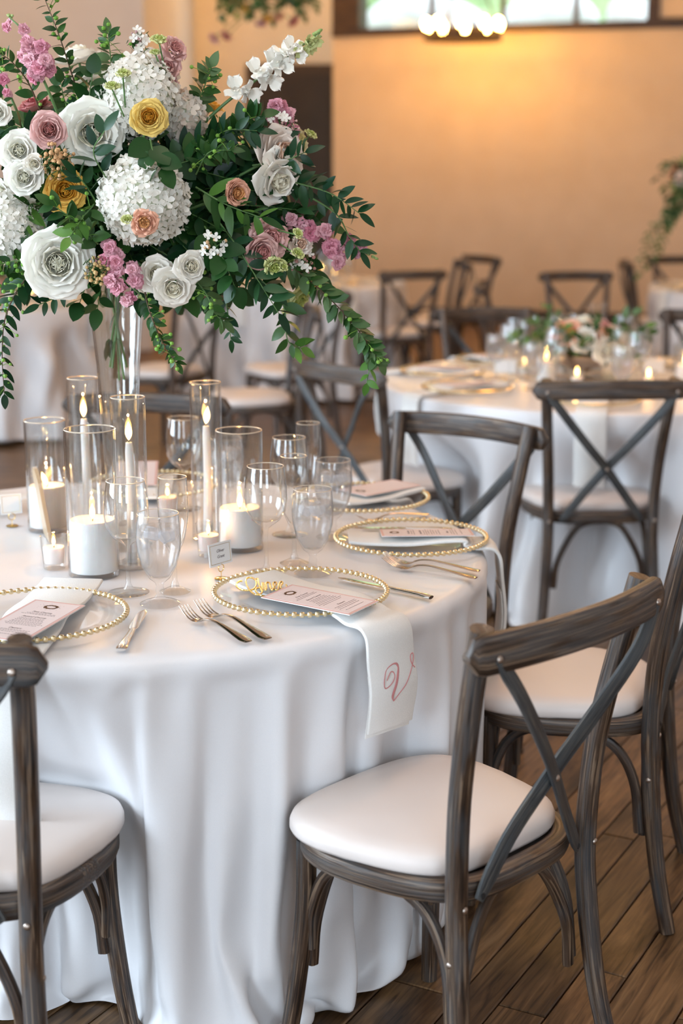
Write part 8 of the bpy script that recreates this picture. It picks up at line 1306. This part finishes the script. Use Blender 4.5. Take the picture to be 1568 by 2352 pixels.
bgcandles(T4, 'the far right table', [(-.3, -.1, .2, .045), (-.2, -.3, .08, .03), (-.38, .1, .25, .04)])
bgcandles(T5, 'the distant middle table', [(.2, -.18, .2, .045), (.3, 0, .1, .03)])
# place cards on the second table
for k, (px, py) in enumerate(((1160, 862), (1335, 858), (1500, 860))):
    q = atz(px, py, TZ + .02); placecard(q.x, q.y, 6 * k - 6, 'small white place card on the second table, ' + ('left', 'middle', 'right')[k] + ' of three', (), w=.085, h=.055)
# tall centrepiece of the right-hand far table (reaches into the picture from the right)
v4 = tag(empty('trumpet_vase', (T4[0] - .50, T4[1] - .2, TZ)), 'tall clear vase of the far right centrepiece', 'vase')
put('vase_body', bpy.data.meshes['vase_body'], v4)
c4 = Vector((T4[0] - .50, T4[1] - .2, 1.46)); rr4 = random.Random(3); BCs = BC; BC = c4
for k in range(34):
    z = rr4.uniform(-.7, .9); a = rr4.uniform(0, 6.283); q = math.sqrt(1 - z * z); d = Vector((q * math.cos(a), q * math.sin(a), z)); ln = rr4.uniform(.25, .36)
    branch([c4 + d * .05, c4 + d * ln * .6 + Vector((0, 0, .03)), c4 + d * ln + Vector((0, 0, -.06))], rr4.choice(('oval', 'ruscus', 'grey')), .07, 11, 'leafy sprig of the far centrepiece at the right edge', 0, 900 + k, group='greenery of the far right centrepiece', camlean=.2)
for k in range(3):
    branch([c4 + Vector((-.10, -.05, -.1)), c4 + Vector((-.24 - .05 * k, -.08, -.26)), c4 + Vector((-.32 - .06 * k, -.1, -.46 - .06 * k))], 'grey', .06, 20, 'vine trailing from the far centrepiece at the right edge', 0, 960 + k, group='greenery of the far right centrepiece')
for k in range(26):
    z = rr4.uniform(-.5, .95); a = rr4.uniform(0, 6.283); q = math.sqrt(1 - z * z); p = c4 + Vector((q * math.cos(a), q * math.sin(a), z)) * .24
    col = rr4.choice(('white', 'white', 'blush', 'dusty', 'peach', 'cream', 'green'))
    rose(k * 17, 300 + k, rr4.uniform(.08, .14), 0, col, {'white': 'white', 'cream': 'cream', 'blush': 'blush', 'peach': 'peach', 'dusty': 'dusty pink', 'green': 'pale green'}[col] + ' rose in the far centrepiece at the right edge', 9, 62, .2, group='roses of the far right centrepiece', p=p, stem=False)
BC = BCs
# chandeliers
M_iron = plain('dark_iron', (.03, .02, .015), .5, metal=.6); M_bulb = emit('bulb_glow', (1.0, .48, .10), 115)
cc = Vector((1.13, 15.0, at(1050, 88, 15.0).z))
ch = tag(empty('chandelier', cc), 'dark ring chandelier with glowing bulbs in front of the clerestory window', 'chandelier')
put('ring', mesh('ring', *sweep([Vector((.35 * math.cos(2 * math.pi * i / 40), .33 * math.sin(2 * math.pi * i / 40), 0)) for i in range(40)], rect(.03, .05, .006), closed=True)[:2], M_iron), ch)
bulb = mesh('bulb', *lathe([(0, 0), (.018, .005), (.036, .045), (.038, .065), (.026, .095), (0, .108)], 14), M_bulb); cup = mesh('socket', *lathe([(0, 0), (.02, 0), (.022, .05), (.017, .052), (0, .052)], 12), M_iron)
for i in range(10):
    a = 2 * math.pi * (i + .3) / 10; s = put('socket', cup, ch, T(.35 * math.cos(a), .33 * math.sin(a), .02)); put('bulb', bulb, s, T(0, 0, .05))
for i in range(3):
    a = 2 * math.pi * i / 3; put('hanging_rod', mesh('hanging_rod', *sweep([Vector((.35 * math.cos(a), .33 * math.sin(a), .02)), Vector((.02 * math.cos(a), .02 * math.sin(a), .9)), Vector((0, 0, 5.2 - cc.z))], circ(.008, 6), up=(.3, 1, .1))[:2], M_iron), ch)
# greenery hung from the lamp over the middle of the room
g0 = at(600, -20, 9.2); hg = tag(empty('hanging_hoop', g0), 'iron hoop lamp hung with flowers at the top edge', 'chandelier')
put('ring', mesh('ring', *sweep([Vector((.26 * math.cos(2 * math.pi * i / 36), .26 * math.sin(2 * math.pi * i / 36), .0)) for i in range(36)], circ(.012, 8), closed=True)[:2], M_iron), hg)
put('hanging_rod', mesh('hanging_rod', *sweep([Vector((0, 0, 0)), Vector((0, 0, 5.2 - g0.z))], circ(.008, 6), up=(0, 1, 0))[:2], M_iron), hg)
put('crossbar', mesh('crossbar', *sweep([Vector((-.26, 0, 0)), Vector((.26, 0, 0))], circ(.008, 6))[:2], M_iron), hg)
rg = random.Random(21); BC = g0
for k in range(40):
    a = rg.uniform(0, 6.283); p = g0 + Vector((.24 * math.cos(a), .24 * math.sin(a), 0)); d = Vector((rg.uniform(-.14, .14), rg.uniform(-.1, .1), rg.uniform(-.14, .10)))
    branch([p, p + d * .6 + Vector((0, 0, .02)), p + d], rg.choice(('bright', 'oval', 'grey')), .07, 9, 'leafy sprig hung on the hoop lamp at the top edge', 0, 1000 + k, group='greenery of the hoop lamp', camlean=.2)
for k, (px, py, col) in enumerate(((520, 85, 'red'), (490, 90, 'dusty'), (610, 45, 'orange'), (675, 50, 'red'), (640, 40, 'peach'), (560, 20, 'yellow'), (600, 55, 'dusty'))):
    rose(px, py, .075, 0, col, {'red': 'red', 'dusty': 'pink', 'orange': 'orange', 'peach': 'peach', 'yellow': 'yellow'}[col] + ' bloom hanging under the hoop lamp, ' + ('first', 'second', 'third', 'fourth', 'fifth', 'sixth', 'seventh')[k] + ' of the blooms', 9, 55, .4, group='blooms of the hoop lamp', p=at(px, py, 9.2), stem=True)
BC = BCs
